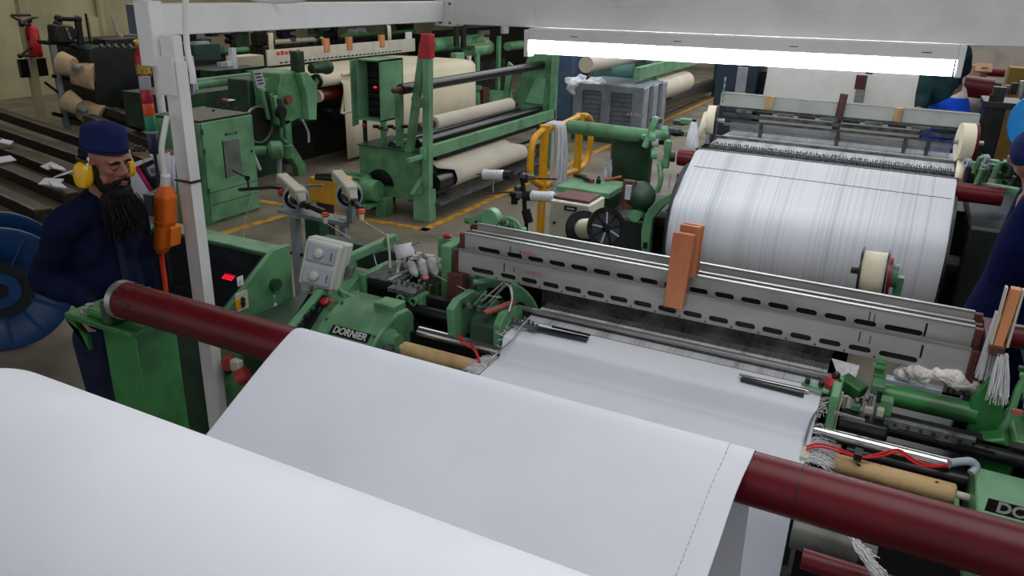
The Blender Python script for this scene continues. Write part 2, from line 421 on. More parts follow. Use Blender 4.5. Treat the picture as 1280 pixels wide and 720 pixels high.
# ------------------------------------------------------------------ guide roller and its stand
gr = thing('guide_roller', 'long dark red guide roller carrying the white cloth', 'roller', (-2.2, GY, GZ - GR))
m = MB(); m.lathe((-2.17, GY, GZ), (1, 0, 0), [(0, GR - .002), (.004, GR), (3.6, GR)], 64); m.build('barrel', MAROON, gr)
m = MB(); m.hollow((-2.19, GY, GZ), (-2.165, GY, GZ), GR + .004, GR - .012, 48); m.build('end_ring', STEEL, gr)
m = MB(); m.lathe((-2.20, GY, GZ), (1, 0, 0), [(0, .018), (.02, .02), (.03, GR - .01), (.05, GR - .01)], 32); m.build('end_bearing', DARKM, gr)
m = MB(); m.hollow((-.066, GY, GZ), (-.063, GY, GZ), GR + .0006, GR - .01, 64); m.build('joint_seam', DARKM, gr)
m = MB()
for k in range(26):
    a_ = random.uniform(0, PI); t_ = random.uniform(0, .09)
    c_ = V((-2.16 + t_, GY - math.cos(a_) * GR, GZ + math.sin(a_) * GR))
    m.sph(c_, random.uniform(.003, .009), (1, 1, .3), 6)
m.build('grease_spots', DARKM, gr, kind='stuff')

ps = thing('roller_stand', 'green square steel stand with bolted plate under the left roller end', 'stand', (-2.26, 1.62, 0))
MB().box((-2.33, 1.56, 0), (-2.16, 1.72, 1.30)).build('column', GREENB, ps, bevel=.006)
MB().box((-2.43, 1.50, 1.295), (-2.10, 1.73, 1.318)).build('top_plate', GREENB, ps, bevel=.004)
MB().prism([(-2.43, 1.295), (-2.38, 1.295), (-2.33, 1.20), (-2.33, 1.255)], 'y', 1.5, 1.515).build('gusset', GREENB, ps)
MB().box((-2.34, 1.52, 1.318), (-2.22, 1.60, 1.345)).build('bearing_block', GREENB, ps, bevel=.006)
MB().box((-2.24, 1.50, 1.318), (-2.19, 1.60, 1.40)).build('bearing_cheek', GREEND, ps, bevel=.01)
m = MB(); m.cyl((-2.36, 1.55, 1.318), (-2.36, 1.55, 1.335), .022, n=6); m.cyl((-2.36, 1.55, 1.335), (-2.36, 1.55, 1.346), .013, n=12); m.build('bolt', STEEL, ps)
MB().cyl((-2.36, 1.55, 1.312), (-2.36, 1.55, 1.322), .032, n=20).build('washer', STEEL, ps)
MB().box((-2.45, 1.5, 0), (-2.05, 1.80, .02)).build('foot_plate', GREENB, ps)
ps2 = thing('roller_stand', 'green square steel stand holding the right roller end outside the picture', 'stand', (1.45, 1.62, 0))
MB().box((1.38, 1.5, 0), (1.52, 1.64, 1.34)).build('column', GREENB, ps2, bevel=.006)
# ================================================================== NEAR LOOM
L1 = thing('weaving_loom', 'near green power loom weaving white cloth, with slotted aluminium heald frames', 'loom', (-.7, 3.0, 0))
def P1(m, name, mt, parent=L1, **k): return m.build(name, mt, parent, **k)
def fb(m, x0, y0, x1, y1, Y, d):
    """box whose front face, in the plane Y, spans the two photo corners"""
    ym = (y0 + y1) / 2; xm = (x0 + x1) / 2
    a = at(x0, ym, Y=Y).x; b = at(x1, ym, Y=Y).x; zt_ = at(xm, y0, Y=Y).z; zb = at(xm, y1, Y=Y).z
    m.box((a, Y, zb), (b, Y + d, zt_)); return m

# --- heald frames: four slotted bars at different heights
def slot_bar(x0, x1, y, zb, zt_, slots, low=.14):
    """vertical plate with stadium slots: built from strips, solid between"""
    m = MB(); th = .012
    H = zt_ - zb
    def ring(pts, y_): return [m.bm.verts.new((p[0], y_, p[1])) for p in pts]
    xs = [x0] + [s for a_, b_ in slots for s in (a_, b_)] + [x1]
    sz0, sz1 = zb + H * low, zb + H * low + .027
    # solid pieces between slots
    edges = [x0]
    for (a_, b_) in slots:
        m.box((edges[-1], y, zb), (a_, y + th, zt_)); edges.append(b_)
        m.box((a_, y, zb), (b_, y + th, sz0)); m.box((a_, y, sz1), (b_, y + th, zt_))
        # rounded slot ends
        r = (sz1 - sz0) / 2; cz = (sz0 + sz1) / 2
        for s_, xe in ((1, a_), (-1, b_)):
            for t_ in (1, -1):
                pts = [(xe, cz + t_ * r)] + [(xe + s_ * (r - r * math.cos(math.radians(u))), cz + t_ * r * math.sin(math.radians(u))) for u in range(0, 91, 18)]
                m.prism(pts, 'y', y, y + th)
    m.box((edges[-1], y, zb), (x1, y + th, zt_))
    return m
slots_x = []
FX0, FX1 = -1.885, .372
x = FX0 + .075
slots_x.append((x, x + .125)); x += .125 + .038
while x < FX1 - .31:
    slots_x.append((x, x + .084)); x += .084 + .030
slots_x.append((x, min(x + .14, FX1 - .05)))
fr = []
for k, (y, zt_, h) in enumerate(((3.20, 1.157, .118), (3.262, 1.226, .125), (3.325, 1.222, .125), (3.39, 1.242, .125))):
    hf = slot_bar(FX0, FX1, y, zt_ - h, zt_, slots_x, .12 if k == 0 else .34).build('heald_frame', ALU, L1, smooth=30)
    MB().box((FX0 + .05, y + .016, zt_ - h * .9), (FX1 - .03, y + .022, zt_ - h * .35)).build('slot_shade_strip', BLACK, hf)  # black strip added behind the slots, standing in for the shade in them
    MB().box((FX0, y - .002, zt_ - .004), (FX1, y + .016, zt_ + .003)).build('top_lip', STEEL, hf)
    MB().box((FX0 - .028, y - .006, zt_ - .32), (FX0, y + .02, zt_ - .004)).build('end_post', MAROOND, hf, bevel=.002)
    MB().box((FX1 + .0, y - .006, zt_ - .32), (FX1 + .03, y + .02, zt_ - .004)).build('end_post', MAROOND, hf, bevel=.002)
    # marks and oil stains scratched on the bar
    if k < 2:
        for (sx, dz, w, hh) in ((-1.63, .025, .005, .045), (-1.575, .035, .003, .025), (.205, .02, .008, .055), (.0 if k else -.02, .016, .004, .042), (.02, .024, .003, .035)):
            MB().box((sx, y - .0012, zt_ - dz - hh), (sx + w, y, zt_ - dz)).build('scratch_mark', DARKM, hf)
        m = MB()
        for q in range(9):
            m.box((-1.60 + .10 * (1 - k) + q * .009 + .03 * k, y - .0012, zt_ - .05 - random.uniform(0, .008)), (-1.60 + .10 * (1 - k) + q * .009 + .006 + .03 * k, y, zt_ - .037))
        m.build('stamped_mark', mat('faded_red_print', (176, 120, 122), .6), hf)
    for (a_, b_) in slots_x if k == 0 else []:
        xc_ = b_ + .017
        MB().cyl((xc_, y - .002, zt_ - h * .93), (xc_, y + .001, zt_ - h * .93), .004, n=8).build('rivet', DARKM, hf)
# heald wires below the frames
m = MB()
for k in range(230):
    xx = -1.42 + 1.31 * k / 229
    for y in (3.206, 3.27, 3.335):
        m.box((xx - .0013, y, .90), (xx + .0013, y + .003, 1.05 if y < 3.25 else 1.1))
P1(m, 'heald_wires', mat('dark_heald_steel', (92, 94, 94), .4, .7, var=.3, scale=40), kind='stuff')
m = MB()
for xx in (-1.85, .33):
    pass
m.box((FX0 + .03, 3.2, .62), (FX1 - .03, 3.23, .68)); P1(m, 'lower_heald_bar', ALU)
P1(MB().cyl((-1.45, 2.865, .905), (-.1, 2.865, .905), .022), 'breast_beam', STEEL)
# reed in its batten
m = MB()
for k in range(300):
    xx = -1.47 + 1.40 * k / 299
    m.box((xx - .0008, 3.088, .90), (xx + .0008, 3.098, .972))
P1(m, 'reed_wires', mat('reed_steel', (120, 122, 124), .35, .7), kind='stuff')
P1(MB().box((-1.5, 3.078, .962), (-.06, 3.104, .978)), 'reed_cap', STEEL, bevel=.002)
P1(MB().box((-1.5, 3.08, .84), (-.06, 3.12, .90)), 'reed_batten', IRON)
# warp threads from frames back to the beam (grey sheet)
rows = [[(-1.42 + 1.31 * j / 40, y, z) for j in range(41)] for y, z in ((3.03, .943), (3.10, .945), (3.3, .94), (3.6, .93), (4.0, .92))]
P1(MB().sheet(rows), 'warp_sheet', WARPG, smooth=80)
P1(MB().cyl((-1.6, 4.02, .88), (.1, 4.02, .88), .05, n=24), 'back_rest_roller', STEEL)
P1(MB().lathe((-1.5, 4.1, .48), (1, 0, 0), [(0, .32), (.02, .32), (.021, .26), (1.37, .26), (1.371, .32), (1.39, .32)], 40), 'warp_beam', WARP)
# shed opening dark guard beneath the frames
P1(MB().box((-1.85, 3.46, .3), (-.05, 3.50, 1.10)), 'rear_guard', DARKM)
P1(MB().box((-1.44, 2.72, .3), (-.1, 2.76, .80)), 'front_guard', GREEND)
# wooden spacers clipped over the frames
for i, px in enumerate(((834, 866),)):
    m = MB(); a_ = at(835, 330, Y=3.185).x; b_ = at(862, 330, Y=3.185).x
    zt_ = at(851, 290, Y=3.185).z; zb = at(845, 384, Y=3.185).z
    m.prism([(a_ + .004, zb), (b_ - .004, zb), (b_ + .012, zt_ - .004), (b_ + .008, zt_), (a_ + .016, zt_), (a_ + .012, zt_ - .004)], 'y', 3.165, 3.192)
    sp = P1(m, 'frame_spacer', WOOD, bevel=.003)
    m = MB(); m.prism([(a_ + .02, 1.22), (b_ + .016, 1.22), (b_ + .018, zt_ + .018), (a_ + .022, zt_ + .018)], 'y', 3.235, 3.256)
    m.build('rear_tongue', WOOD, sp, bevel=.003)
    m = MB(); m.prism([(a_ + .02, 1.22), (b_ + .016, 1.22), (b_ + .018, zt_ + .012), (a_ + .022, zt_ + .012)], 'y', 3.29, 3.312)
    m.build('rear_tongue', WOOD, sp, bevel=.003)

# --- rollers in front: cork covered sleeves, chrome breast roller, black shafts
RY, RZ = 2.72, .805
def roll(name, mt, x0, x1, y, z, r, n=28, **k): return P1(MB().cyl((x0, y, z), (x1, y, z), r, n=n), name, mt, **k)
cs = roll('cork_sleeve', CORK, -1.90, -1.47, 2.735, .80, .034)
MB().cyl((-1.95, 2.735, .80), (-1.90, 2.735, .80), .016).build('sleeve_journal', BEIGE, cs)
xl_, xr_ = at(1036, 575, Z=.80).x, at(1194, 612, Z=.80).x
cs2 = P1(MB().lathe((xl_, 2.735, .80), (1, 0, 0), [(0, .033), (.02, .034), (xr_ - xl_ - .006, .036), (xr_ - xl_, .03)], 28), 'cork_sleeve', CORK)
MB().cyl((xr_, 2.735, .80), (xr_ + .07, 2.735, .80), .014).build('sleeve_journal', BEIGE, cs2)
m = MB()
for (t_, a_) in ((.17, 1.9), (.35, 1.3), (.36, 2.2), (.1, .9)):
    m.sph((xl_ + t_, 2.735 - .034 * math.cos(a_), .80 + .034 * math.sin(a_)), .006, (1.3, 1, .6), 6)
m.build('grease_spot', DARKM, cs2)
roll('breast_roller', CHROME, -1.90, .36, 2.862, .838, .027)
roll('black_shaft', BLACK, -2.14, -1.42, 3.02, .865, .032)
roll('black_shaft', DARKM, -.02, 1.6, 2.98, .86, .028)
roll('black_shaft', BLACK, .02, 1.6, 2.86, .79, .03)
P1(MB().box((-2.1, 2.90, .70), (-1.45, 3.25, .80)), 'dark_bed', DARKM)
P1(MB().box((-2.1, 3.06, .80), (-1.5, 3.10, .93)), 'rear_rail', BLACK)
P1(MB().box((0, 2.85, .62), (1.6, 3.5, .77)), 'dark_bed', BLACK)
P1(MB().box((-.02, 2.60, .7), (1.6, 2.66, .76)), 'front_rail', BLACK)

# left: frame and housings
P1(MB().box((-2.95, 2.75, .0), (-2.02, 3.35, .70)), 'side_housing', GREEND, bevel=.02)
P1(MB().box((.45, 2.7, .0), (1.6, 3.6, .72)), 'side_housing', GREEND, bevel=.02)
# DORNIER motor cover, left
m = MB(); m.prism([(2.62, .70), (2.60, .84), (2.66, .885), (2.80, .935), (2.90, .925), (2.94, .88), (2.94, .70)], 'x', -2.32, -1.98)
cov = P1(m, 'drive_cover', GREEN, bevel=.012)
for (bx, by, bz) in ((-2.00, 2.64, .875), (-2.29, 2.66, .89), (-2.29, 2.78, .93),):
    MB().cyl((bx, by, bz), (bx, by - .003, bz + .008), .008, n=6).build('cover_bolt', IRON, cov)
MB().box((-2.12, 2.80, .91), (-2.0, 2.90, .962)).build('cover_block', GREEN, cov, bevel=.006)
def plate(parent, c, xdir, zdir, w, h, body, size, sx=1.15):
    M = frame_mat(c, xdir, zdir)
    m = MB(); m.box((-w / 2, -h / 2, -.001), (w / 2, h / 2, .001)); m.bm.transform(M)
    m.build('name_plate', BLACK, parent)
    M2 = M @ Matrix.Translation((0, 0, .0016))
    return text('plate_lettering', body, size, M2, mat('plate_letter_grey', (200, 205, 200), .5), parent, sx=sx, bold=.0014)
plate(cov, (-2.13, 2.629, .8625), (1, 0, 0), (0, -.6, .8), .22, .05, 'DORNIER', .050, .88)
P1(MB().lathe((-1.98, 2.72, .83), (1, 0, 0), [(0, .055), (.02, .055), (.03, .04), (.06, .038)], 24), 'drive_flange', GREEN)
P1(MB().cyl((-1.95, 2.66, .82), (-1.91, 2.66, .82), .014, n=12), 'hex_screw', IRON)
# inclined green guard on the far left and conduit on top
m = MB(); m.prism([(2.50, .64), (2.50, .70), (3.16, 1.03), (3.20, 1.0), (3.20, .95)], 'x', -2.56, -2.52); P1(m, 'slanted_guard', PALEGREEN, bevel=.003)
m = MB(); m.prism([(2.50, .62), (2.50, .66), (3.14, .96), (3.16, .9)], 'x', -2.52, -2.43); P1(m, 'slanted_guard', GREEN, bevel=.003)
m = MB(); m.box((-2.50, 2.90, .78), (-2.24, 3.06, .88)); P1(m, 'gear_box', GREEN, bevel=.02)
P1(MB().tube([(-2.48, 3.0, .89), (-2.40, 2.93, .91), (-2.28, 2.92, .90), (-2.16, 2.98, .88), (-2.12, 3.02, .86)], .011), 'green_pipe', PALEGREEN)
P1(MB().bar((-2.56, 3.15, .99), (-2.40, 3.40, 1.08), .05, .045), 'lever_arm', PALEGREEN, bevel=.006)
P1(MB().cyl((-2.41, 3.33, 1.08), (-2.37, 3.31, 1.08), .024, n=18), 'lever_boss', GREEN)
# weft selector box: dark box with green end plate
m = MB(); m.prism([(3.12, .79), (3.12, .925), (3.34, .955), (3.34, .79)], 'x', -2.40, -2.19); sel = P1(m, 'selector_box', BLACKG, bevel=.006)
MB().box((-2.44, 3.10, .77), (-2.40, 3.36, .95)).build('end_plate', GREEN, sel, bevel=.006)
MB().prism([(3.125, .937), (3.34, .966), (3.34, .956), (3.125, .927)], 'x', -2.395, -2.20).build('lid', IRON, sel, bevel=.003)
MB().bar((-2.26, 3.13, .942), (-2.22, 3.33, .97), .02, .006).build('lid_strip', GREYLT, sel)
# double-ring bracket
m = MB(); m.box((-2.13, 3.02, .85), (-1.99, 3.10, .945)); br = P1(m, 'ring_bracket', GREEN, bevel=.008)
for xx in (-2.105, -2.03):
    MB().hollow((xx, 3.0, .915), (xx, 3.03, .915), .024, .013, 20).build('bearing_ring', PALEGREEN, br)
    MB().cyl((xx, 3.005, .915), (xx, 3.02, .915), .014, n=14).build('bearing_hole', BLACK, br)
MB().box((-2.18, 3.0, .94), (-2.02, 3.12, .96)).build('grey_clamp', IRON, br)
for k in range(9):
    xk = -2.17 + .022 * k
    MB().cyl((xk, 3.06 + .02 * (k % 3), .955), (xk + .005, 3.06 + .02 * (k % 3), .98 + .012 * (k % 2)), .008, n=8).build('small_screw', IRON, br)
P1(MB().box((-2.10, 3.02, .76), (-2.04, 3.08, .86)), 'bracket_foot', GREEN, bevel=.004)
# plate panel behind (green with dust)
P1(MB().box((-2.20, 3.30, .70), (-1.86, 3.36, .985)), 'rear_panel', mat('dusty_green', (120, 138, 122), .7, var=.25, scale=12), bevel=.01)
P1(MB().prism([(-1.99, .98), (-1.90, .98), (-1.90, 1.12)], 'y', 3.30, 3.34), 'panel_gusset', GREEN)
P1(MB().hollow((-1.96, 3.28, .955), (-1.96, 3.30, .955), .03, .018, 20), 'panel_ring', GREEN)
P1(MB().hollow((-2.04, 3.28, .90), (-2.04, 3.30, .90), .028, .016, 20), 'panel_ring', GREEN)
for xx in (-2.12, -2.06, -2.0, -1.93):
    P1(MB().box((xx, 3.27, .74), (xx + .012, 3.30, .90)), 'panel_rib', GREEN)
# weft presenter creel: wire rack with white card, threaded cones with pink tip
ck = V((0, 0, 0))
def bar3(name, mt, pts, r, **k): return P1(MB().tube(pts, r, n=8, smooth=False), name, mt, **k)
Yc = 3.30
rk = bar3('wire_rack', GREYLT, [at(474, 345, Y=Yc - .05), at(467, 317, Y=Yc), at(490, 309, Y=Yc + .02)], .004)
for pts in ([at(515, 306, Y=Yc + .02), at(526, 302, Y=Yc + .02), at(533, 320, Y=Yc)], [at(488, 344, Y=Yc - .1), at(551, 328, Y=Yc - .06)], [at(474, 345, Y=Yc - .05), at(490, 338, Y=Yc - .1)]):
    MB().tube(pts, .005, n=8, smooth=False).build('rack_rod', STEEL, rk)
MB().tube([at(488, 345, Y=Yc - .05), at(487, 318, Y=Yc - .03), at(484, 292, Y=Yc)], .006, n=8, smooth=False).build('rack_pin', BEIGE, rk)
m = MB(); m.sheet([[at(492, 307, Y=Yc), at(514, 303, Y=Yc + .03)], [at(496, 325, Y=Yc - .03), at(519, 318, Y=Yc)]]); m.build('white_card', PAPER, rk, solid=.003)
dust = mat('lint_covered_metal', (186, 186, 182), .8, var=.2, scale=20, bump=.3)
for i, (tx, ty, bx, by) in enumerate(((512, 327, 521, 345), (527, 324, 532, 347), (538, 322, 545, 344))):
    c0, c1 = at(tx, ty, Y=Yc - .03), at(bx, by, Y=Yc - .12)
    d = c1 - c0; L = d.length
    o = P1(MB().lathe(c0, d, [(0, .010), (L * .15, .024), (L * .55, .027), (L * .8, .022), (L, .008)], 16), 'thread_guide', dust)
    if i == 1: MB().sph(c1, .019, (1, 1, .8), 12).build('pink_tip', PINK, o)
for k in range(26):
    px_, py_ = random.uniform(496, 548), random.uniform(318, 345)
    p = at(px_, py_, Y=Yc - .02 + random.uniform(-.04, .04))
    if k % 2: P1(MB().cyl(p, p + V((random.uniform(-.03, .03), random.uniform(-.03, .03), -.05)), .009, n=8), 'guide_pin', dust)
    else: P1(MB().box(p - V((.016, .016, .01)), p + V((.016, .016, .01)), rz=random.uniform(0, 1)), 'guide_block', dust, bevel=.002)
# e-stop box
eb = P1(fb(MB(), 547, 299, 566, 323, 3.46, .07), 'stop_button_box', GREEN, bevel=.004)
c0 = at(559, 296, Y=3.49); MB().lathe(c0 - V((0, 0, .012)), (0, 0, 1), [(0, .014), (.012, .014), (.013, .024), (.022, .024), (.028, .016)], 18).build('red_button', RED, eb)
P1(MB().tube([at(556, 312, Y=3.45), at(556, 320, Y=3.42), at(548, 327, Y=3.38), at(536, 330, Y=3.36)], .006), 'grey_conduit', GREYLT)
P1(MB().box((-1.99, 3.20, .80), (-1.93, 3.60, 1.16)), 'frame_guide_column', GREEN, bevel=.006)
P1(MB().box((-1.915, 3.14, .83), (-1.83, 3.18, 1.045)), 'wood_block', MAROOND, bevel=.003)
for k in range(3):
    P1(MB().bar((-1.80, 3.20 + .06 * k, 1.0 - .03 * k), (-1.66, 3.28 + .06 * k, 1.02 - .03 * k), .03, .02), 'comb_bar', PALEGREEN, bevel=.003)
# gripper head left: plates with a round cut-out
def c_plate(x0, x1, yc, zc, R, r, extra):
    m = MB(); pts = extra + [(yc + r * math.cos(math.radians(a)), zc + r * math.sin(math.radians(a))) for a in range(80, -200, -20)]
    m.prism(pts, 'x', x0, x1); return m
P1(MB().prism([(2.86, .82), (2.84, 1.0), (2.90, 1.03), (3.04, 1.03), (3.12, .98), (3.12, .82)], 'x', -1.74, -1.70), 'gripper_plate', GREEN, bevel=.006)
P1(MB().prism([(2.88, .82), (2.88, .94), (2.94, .99), (3.08, .99), (3.08, .82)], 'x', -1.64, -1.48), 'gripper_housing', GREEND, bevel=.012)
gh = P1(MB().prism([(2.86, .82), (2.85, .97), (2.90, 1.01), (3.02, 1.015), (3.08, .97), (3.08, .82)], 'x', -1.50, -1.46), 'gripper_plate', GREEN, bevel=.006)
MB().hollow((-1.462, 2.945, .925), (-1.452, 2.945, .925), .040, .028, 28).build('bore_ring', GREEN, gh)
MB().cyl((-1.46, 2.945, .925), (-1.4545, 2.945, .925), .028, n=28).build('bore', BLACK, gh)
MB().bar((-1.55, 2.86, 1.01), (-1.47, 3.0, 1.03), .035, .016).build('brown_lever', mat('red_brown_paint', (140, 66, 50), .5), gh, bevel=.004)
for k in range(9):
    xx = -1.70 + .026 * k
    P1(MB().bar((xx, 2.96, .97), (xx + .03, 3.06 - .005 * k, 1.02 + .012 * math.sin(k * 2)), .006, .012), 'gripper_finger', (IRON, GREEN, DARKM)[k % 3])
    P1(MB().cyl((xx + .01, 2.92, .985), (xx + .012, 2.92, 1.01), .007, n=8), 'adjusting_screw', (DARKM, IRON)[k % 2])
P1(MB().tube([(-1.60, 3.0, 1.0), (-1.52, 3.02, 1.10), (-1.47, 2.98, 1.06), (-1.46, 2.93, 1.01)], .007), 'bent_wire', STEEL)
P1(MB().tube([(-1.64, 3.0, 1.0), (-1.56, 3.06, 1.09), (-1.52, 3.02, 1.10)], .006, smooth=False), 'bent_wire', STEEL)
m = MB(); m.prism([(-1.56, .86), (-1.56, 1.06)] + [(-1.56 + .16 * math.sin(math.radians(a)), .88 + .18 * math.cos(math.radians(a))) for a in range(8, 92, 12)], 'y', 3.14, 3.156)
qp = P1(m, 'quadrant_plate', GREEN, bevel=.003)
MB().cyl((-1.50, 3.134, .95), (-1.50, 3.142, .95), .026, n=20).build('boss', DARKM, qp)
P1(MB().tube([at(664, 396, Y=2.95), at(650, 410, Y=2.88), at(640, 425, Y=2.82), at(618, 445, Y=2.76), at(604, 466, Y=2.66)], .004), 'edge_wire', STEEL)
# temples: dark one on the left, silver on the right
tp = P1(MB().bar(at(660, 408, Z=.955), at(735, 424, Z=.955), .03, .014), 'cloth_temple', BLACKG, bevel=.003)
MB().bar(at(690, 408, Z=.97), at(738, 419, Z=.97), .007, .008).build('temple_rod', BLACK, tp)
MB().bar(at(640, 402, Z=.97), at(672, 410, Z=.965), .03, .02).build('temple_clamp', IRON, tp, bevel=.004)
for k in range(8):
    p = at(636 + 5 * k, 398 + 1.8 * k + random.uniform(-4, 4), Z=.975)
    MB().cyl(p, p + V((0, 0, .022)), .007, n=8).build('clamp_screw', IRON, tp)
tp = P1(MB().bar(at(924, 469, Z=.955), at(1012, 489, Z=.955), .016, .012), 'cloth_temple', CHROME, bevel=.003)
MB().bar(at(926, 474, Z=.948), at(1005, 494, Z=.948), .018, .008).build('temple_rod', BLACKG, tp)
MB().bar(at(1003, 478, Z=.97), at(1038, 490, Z=.97), .03, .016).build('temple_clamp', PALEGREEN, tp, bevel=.004)
for q in ((1009, 479), (1026, 483)):
    p = at(q[0], q[1], Z=.985); MB().cyl(p, p + V((0, 0, .02)), .01, n=12).build('clamp_knob', BLACK, tp)

# --- right-hand mechanism
xa = at(1033, 520, Y=2.93).x
rp = P1(MB().prism([(2.86, .80), (2.90, .98), (2.95, 1.02), (3.02, 1.02), (3.0, .80)], 'x', xa, xa + .035), 'gripper_plate', GREEN, bevel=.006)
c0 = at(1041, 482, Y=2.98)
MB().lathe(c0 - V((0, 0, .035)), (0, 0, 1), [(0, .014), (.02, .03), (.05, .036), (.07, .022)], 14).build('red_cap', mat('dull_red_knob', (170, 50, 54), .5), rp)
MB().sph(c0 + V((.005, 0, .045)), .016, n=10).build('black_ball', BLACK, rp)
P1(MB().tube([c0 + V((.02, -.02, .04)), c0 + V((.05, -.03, -.01)), c0 + V((.045, -.03, -.08))], .005), 'black_cable', BLACK)
P1(MB().bar(at(1042, 515, Y=2.86), at(1081, 526, Y=2.86), .008, .01), 'steel_strip', STEEL)
P1(MB().box((xa + .04, 2.9, .78), (xa + .22, 3.0, .90)), 'gear_housing', BLACK, bevel=.01)
for k in range(16):
    p = at(random.uniform(1050, 1105), random.uniform(492, 535), Y=random.uniform(2.9, 3.02))
    r_ = random.uniform(.008, .02)
    if k % 3 == 0: P1(MB().hollow(p, p + V((.012, 0, 0)), r_, r_ * .5, 14), 'gear_ring', IRON)
    elif k % 3 == 1: P1(MB().cyl(p, p + V((.0, 0, .05)), r_ * .6, n=10), 'vertical_pin', (DARKM, STEEL)[k % 2])
    else: P1(MB().box(p, p + V((.03, .03, .025))), 'small_block', (GREEN, DARKM, BEIGE)[k // 3 % 3], bevel=.003)
P1(fb(MB(), 1093, 500, 1115, 527, 2.96, .05), 'green_bracket', GREEN, bevel=.005)
P1(fb(MB(), 1088, 482, 1106, 495, 3.02, .08), 'green_bracket', GREEN, bevel=.005)
P1(fb(MB(), 1092, 452, 1105, 484, 3.10, .03), 'green_column', GREENB, bevel=.003)
for k in range(3): P1(fb(MB(), 1091, 458 + 11 * k, 1107, 461 + 11 * k, 3.09, .03), 'column_rib', GREEN)
P1(fb(MB(), 1095, 512, 1105, 522, 2.93, .03), 'cream_nut', BEIGE, bevel=.005)
P1(MB().bar(at(1052, 474, Y=3.1), at(1078, 492, Y=3.06), .07, .05), 'green_arm', GREENB, bevel=.006)
# green tube and its waste tray
gx0, gx1 = at(1104, 494, Y=3.13).x, at(1218, 525, Y=3.13).x
P1(MB().cyl((gx0, 3.13, .93), (gx1, 3.13, .93), .042, n=24), 'green_tube', GREENB)
P1(MB().box((gx0, 3.19, .94), (gx1 + .02, 3.24, .965)), 'tray', GREYLT)
P1(fb(MB(), 1180, 468, 1204, 496, 3.19, .012), 'end_plate', IRON)
for q in ((1183, 485), (1191, 485)): P1(fb(MB(), q[0], q[1], q[0] + 4, q[1] + 7, 3.185, .006), 'plate_slot', BLACK)
P1(MB().box((gx0 - .05, 3.05, .83), (1.5, 3.10, .87)), 'black_rail', BLACK)
P1(MB().box((gx0 + .0, 2.98, .89), (1.3, 3.03, .905)), 'black_rail', DARKM)
# perforated bar
hb = P1(MB().box((at(1105, 520, Z=.90).x, 2.93, .885), (at(1217, 552, Z=.89).x, 2.955, .925)), 'perforated_bar', IRON, bevel=.003)
for k in range(8):
    xx = at(1105, 520, Z=.90).x + .04 + k * .043
    MB().cyl((xx, 2.926, .908), (xx, 2.931, .908), .006, n=10).build('hole', BLACK, hb)
for k in range(2):
    xx = at(1105, 520, Z=.90).x + .05 + k * .2
    MB().box((xx, 2.925, .886), (xx + .12, 2.931, .897)).build('cut_slot', BLACK, hb)
# maroon frame guides and green castings at the right frame ends
P1(MB().box((.405, 3.20, .72), (.445, 3.42, 1.22)), 'frame_guide', MAROOND, bevel=.004)
P1(MB().prism([(.42, .80), (.40, 1.0), (.44, 1.10), (.50, 1.06), (.52, .92), (.50, .80)], 'y', 3.10, 3.14), 'casting', GREENB, bevel=.006)
P1(MB().prism([(.36, .80), (.385, 1.0), (.40, 1.0), (.40, .80)], 'y', 3.14, 3.18), 'casting', DARKM, bevel=.003)
P1(MB().tube([(.50, 3.1, .84), (.53, 3.1, .95), (.54, 3.12, 1.08), (.57, 3.14, 1.15), (.6, 3.2, 1.17)], .014), 'curved_arm', GREEN)
P1(MB().box((.55, 3.05, .78), (1.5, 3.35, .90)), 'cam_housing', GREENB, bevel=.02)
P1(MB().prism([(.42, .78), (.44, .90), (.52, .93), (.57, .86), (.57, .78)], 'y', 2.98, 3.06), 'cam_cover', GREENB, bevel=.01)
for k in range(9):
    P1(MB().box((.60, 3.10 + .06 * k, .905 + .006 * k), (1.3, 3.13 + .06 * k, .925 + .006 * k)), 'comb_slat', PALEGREEN if k % 2 else GREENB, bevel=.002)
P1(fb(MB(), 1264, 513, 1279, 519, 3.0, .01), 'red_label', mat('red_brown_label', (176, 90, 80), .5))
for k in range(4):
    P1(MB().cyl((.62 + .05 * k, 2.96, .84 + .01 * (k % 2)), (.62 + .05 * k, 3.02, .84), .024, n=14), 'cast_lug', GREEN)
P1(MB().cyl((.7, 3.3, 1.0), (.74, 3.3, 1.0), .03, n=14), 'orange_cap', ORANGE)
P1(MB().box((.62, 3.6, .95), (1.4, 3.9, 1.22)), 'rear_casting', GREEND, bevel=.02)
P1(MB().cyl((.60, 3.55, 1.19), (.8, 3.55, 1.20), .018, n=12), 'rear_pin', GREEN)
P1(MB().cyl((.37, 3.46, 1.19), (1.0, 3.46, 1.20), .006, n=8), 'tie_rod', STEEL)
P1(MB().cyl((.40, 3.6, 1.10), (.72, 3.6, 1.10), .05, n=20), 'maroon_roller', MAROON)
# right motor cover with the second name plate
m = MB(); m.prism([(2.50, .64), (2.48, .80), (2.56, .875), (2.80, .89), (2.86, .84), (2.86, .64)], 'x', at(1230, 620, Y=2.5).x, 1.5)
cov2 = P1(m, 'drive_cover', GREEN, bevel=.008)
pl0 = at(1234, 626, Y=2.487)
plate(cov2, (pl0.x + .145, 2.4835, pl0.z - .010), (1, 0, 0), (0, -1, -.12), .29, .050, 'DORNIER', .055, 1.0)
P1(MB().box((at(1204, 600, Y=2.62).x, 2.62, .66), (at(1211, 600, Y=2.62).x, 2.70, .81)), 'green_strut', GREEN, bevel=.003)
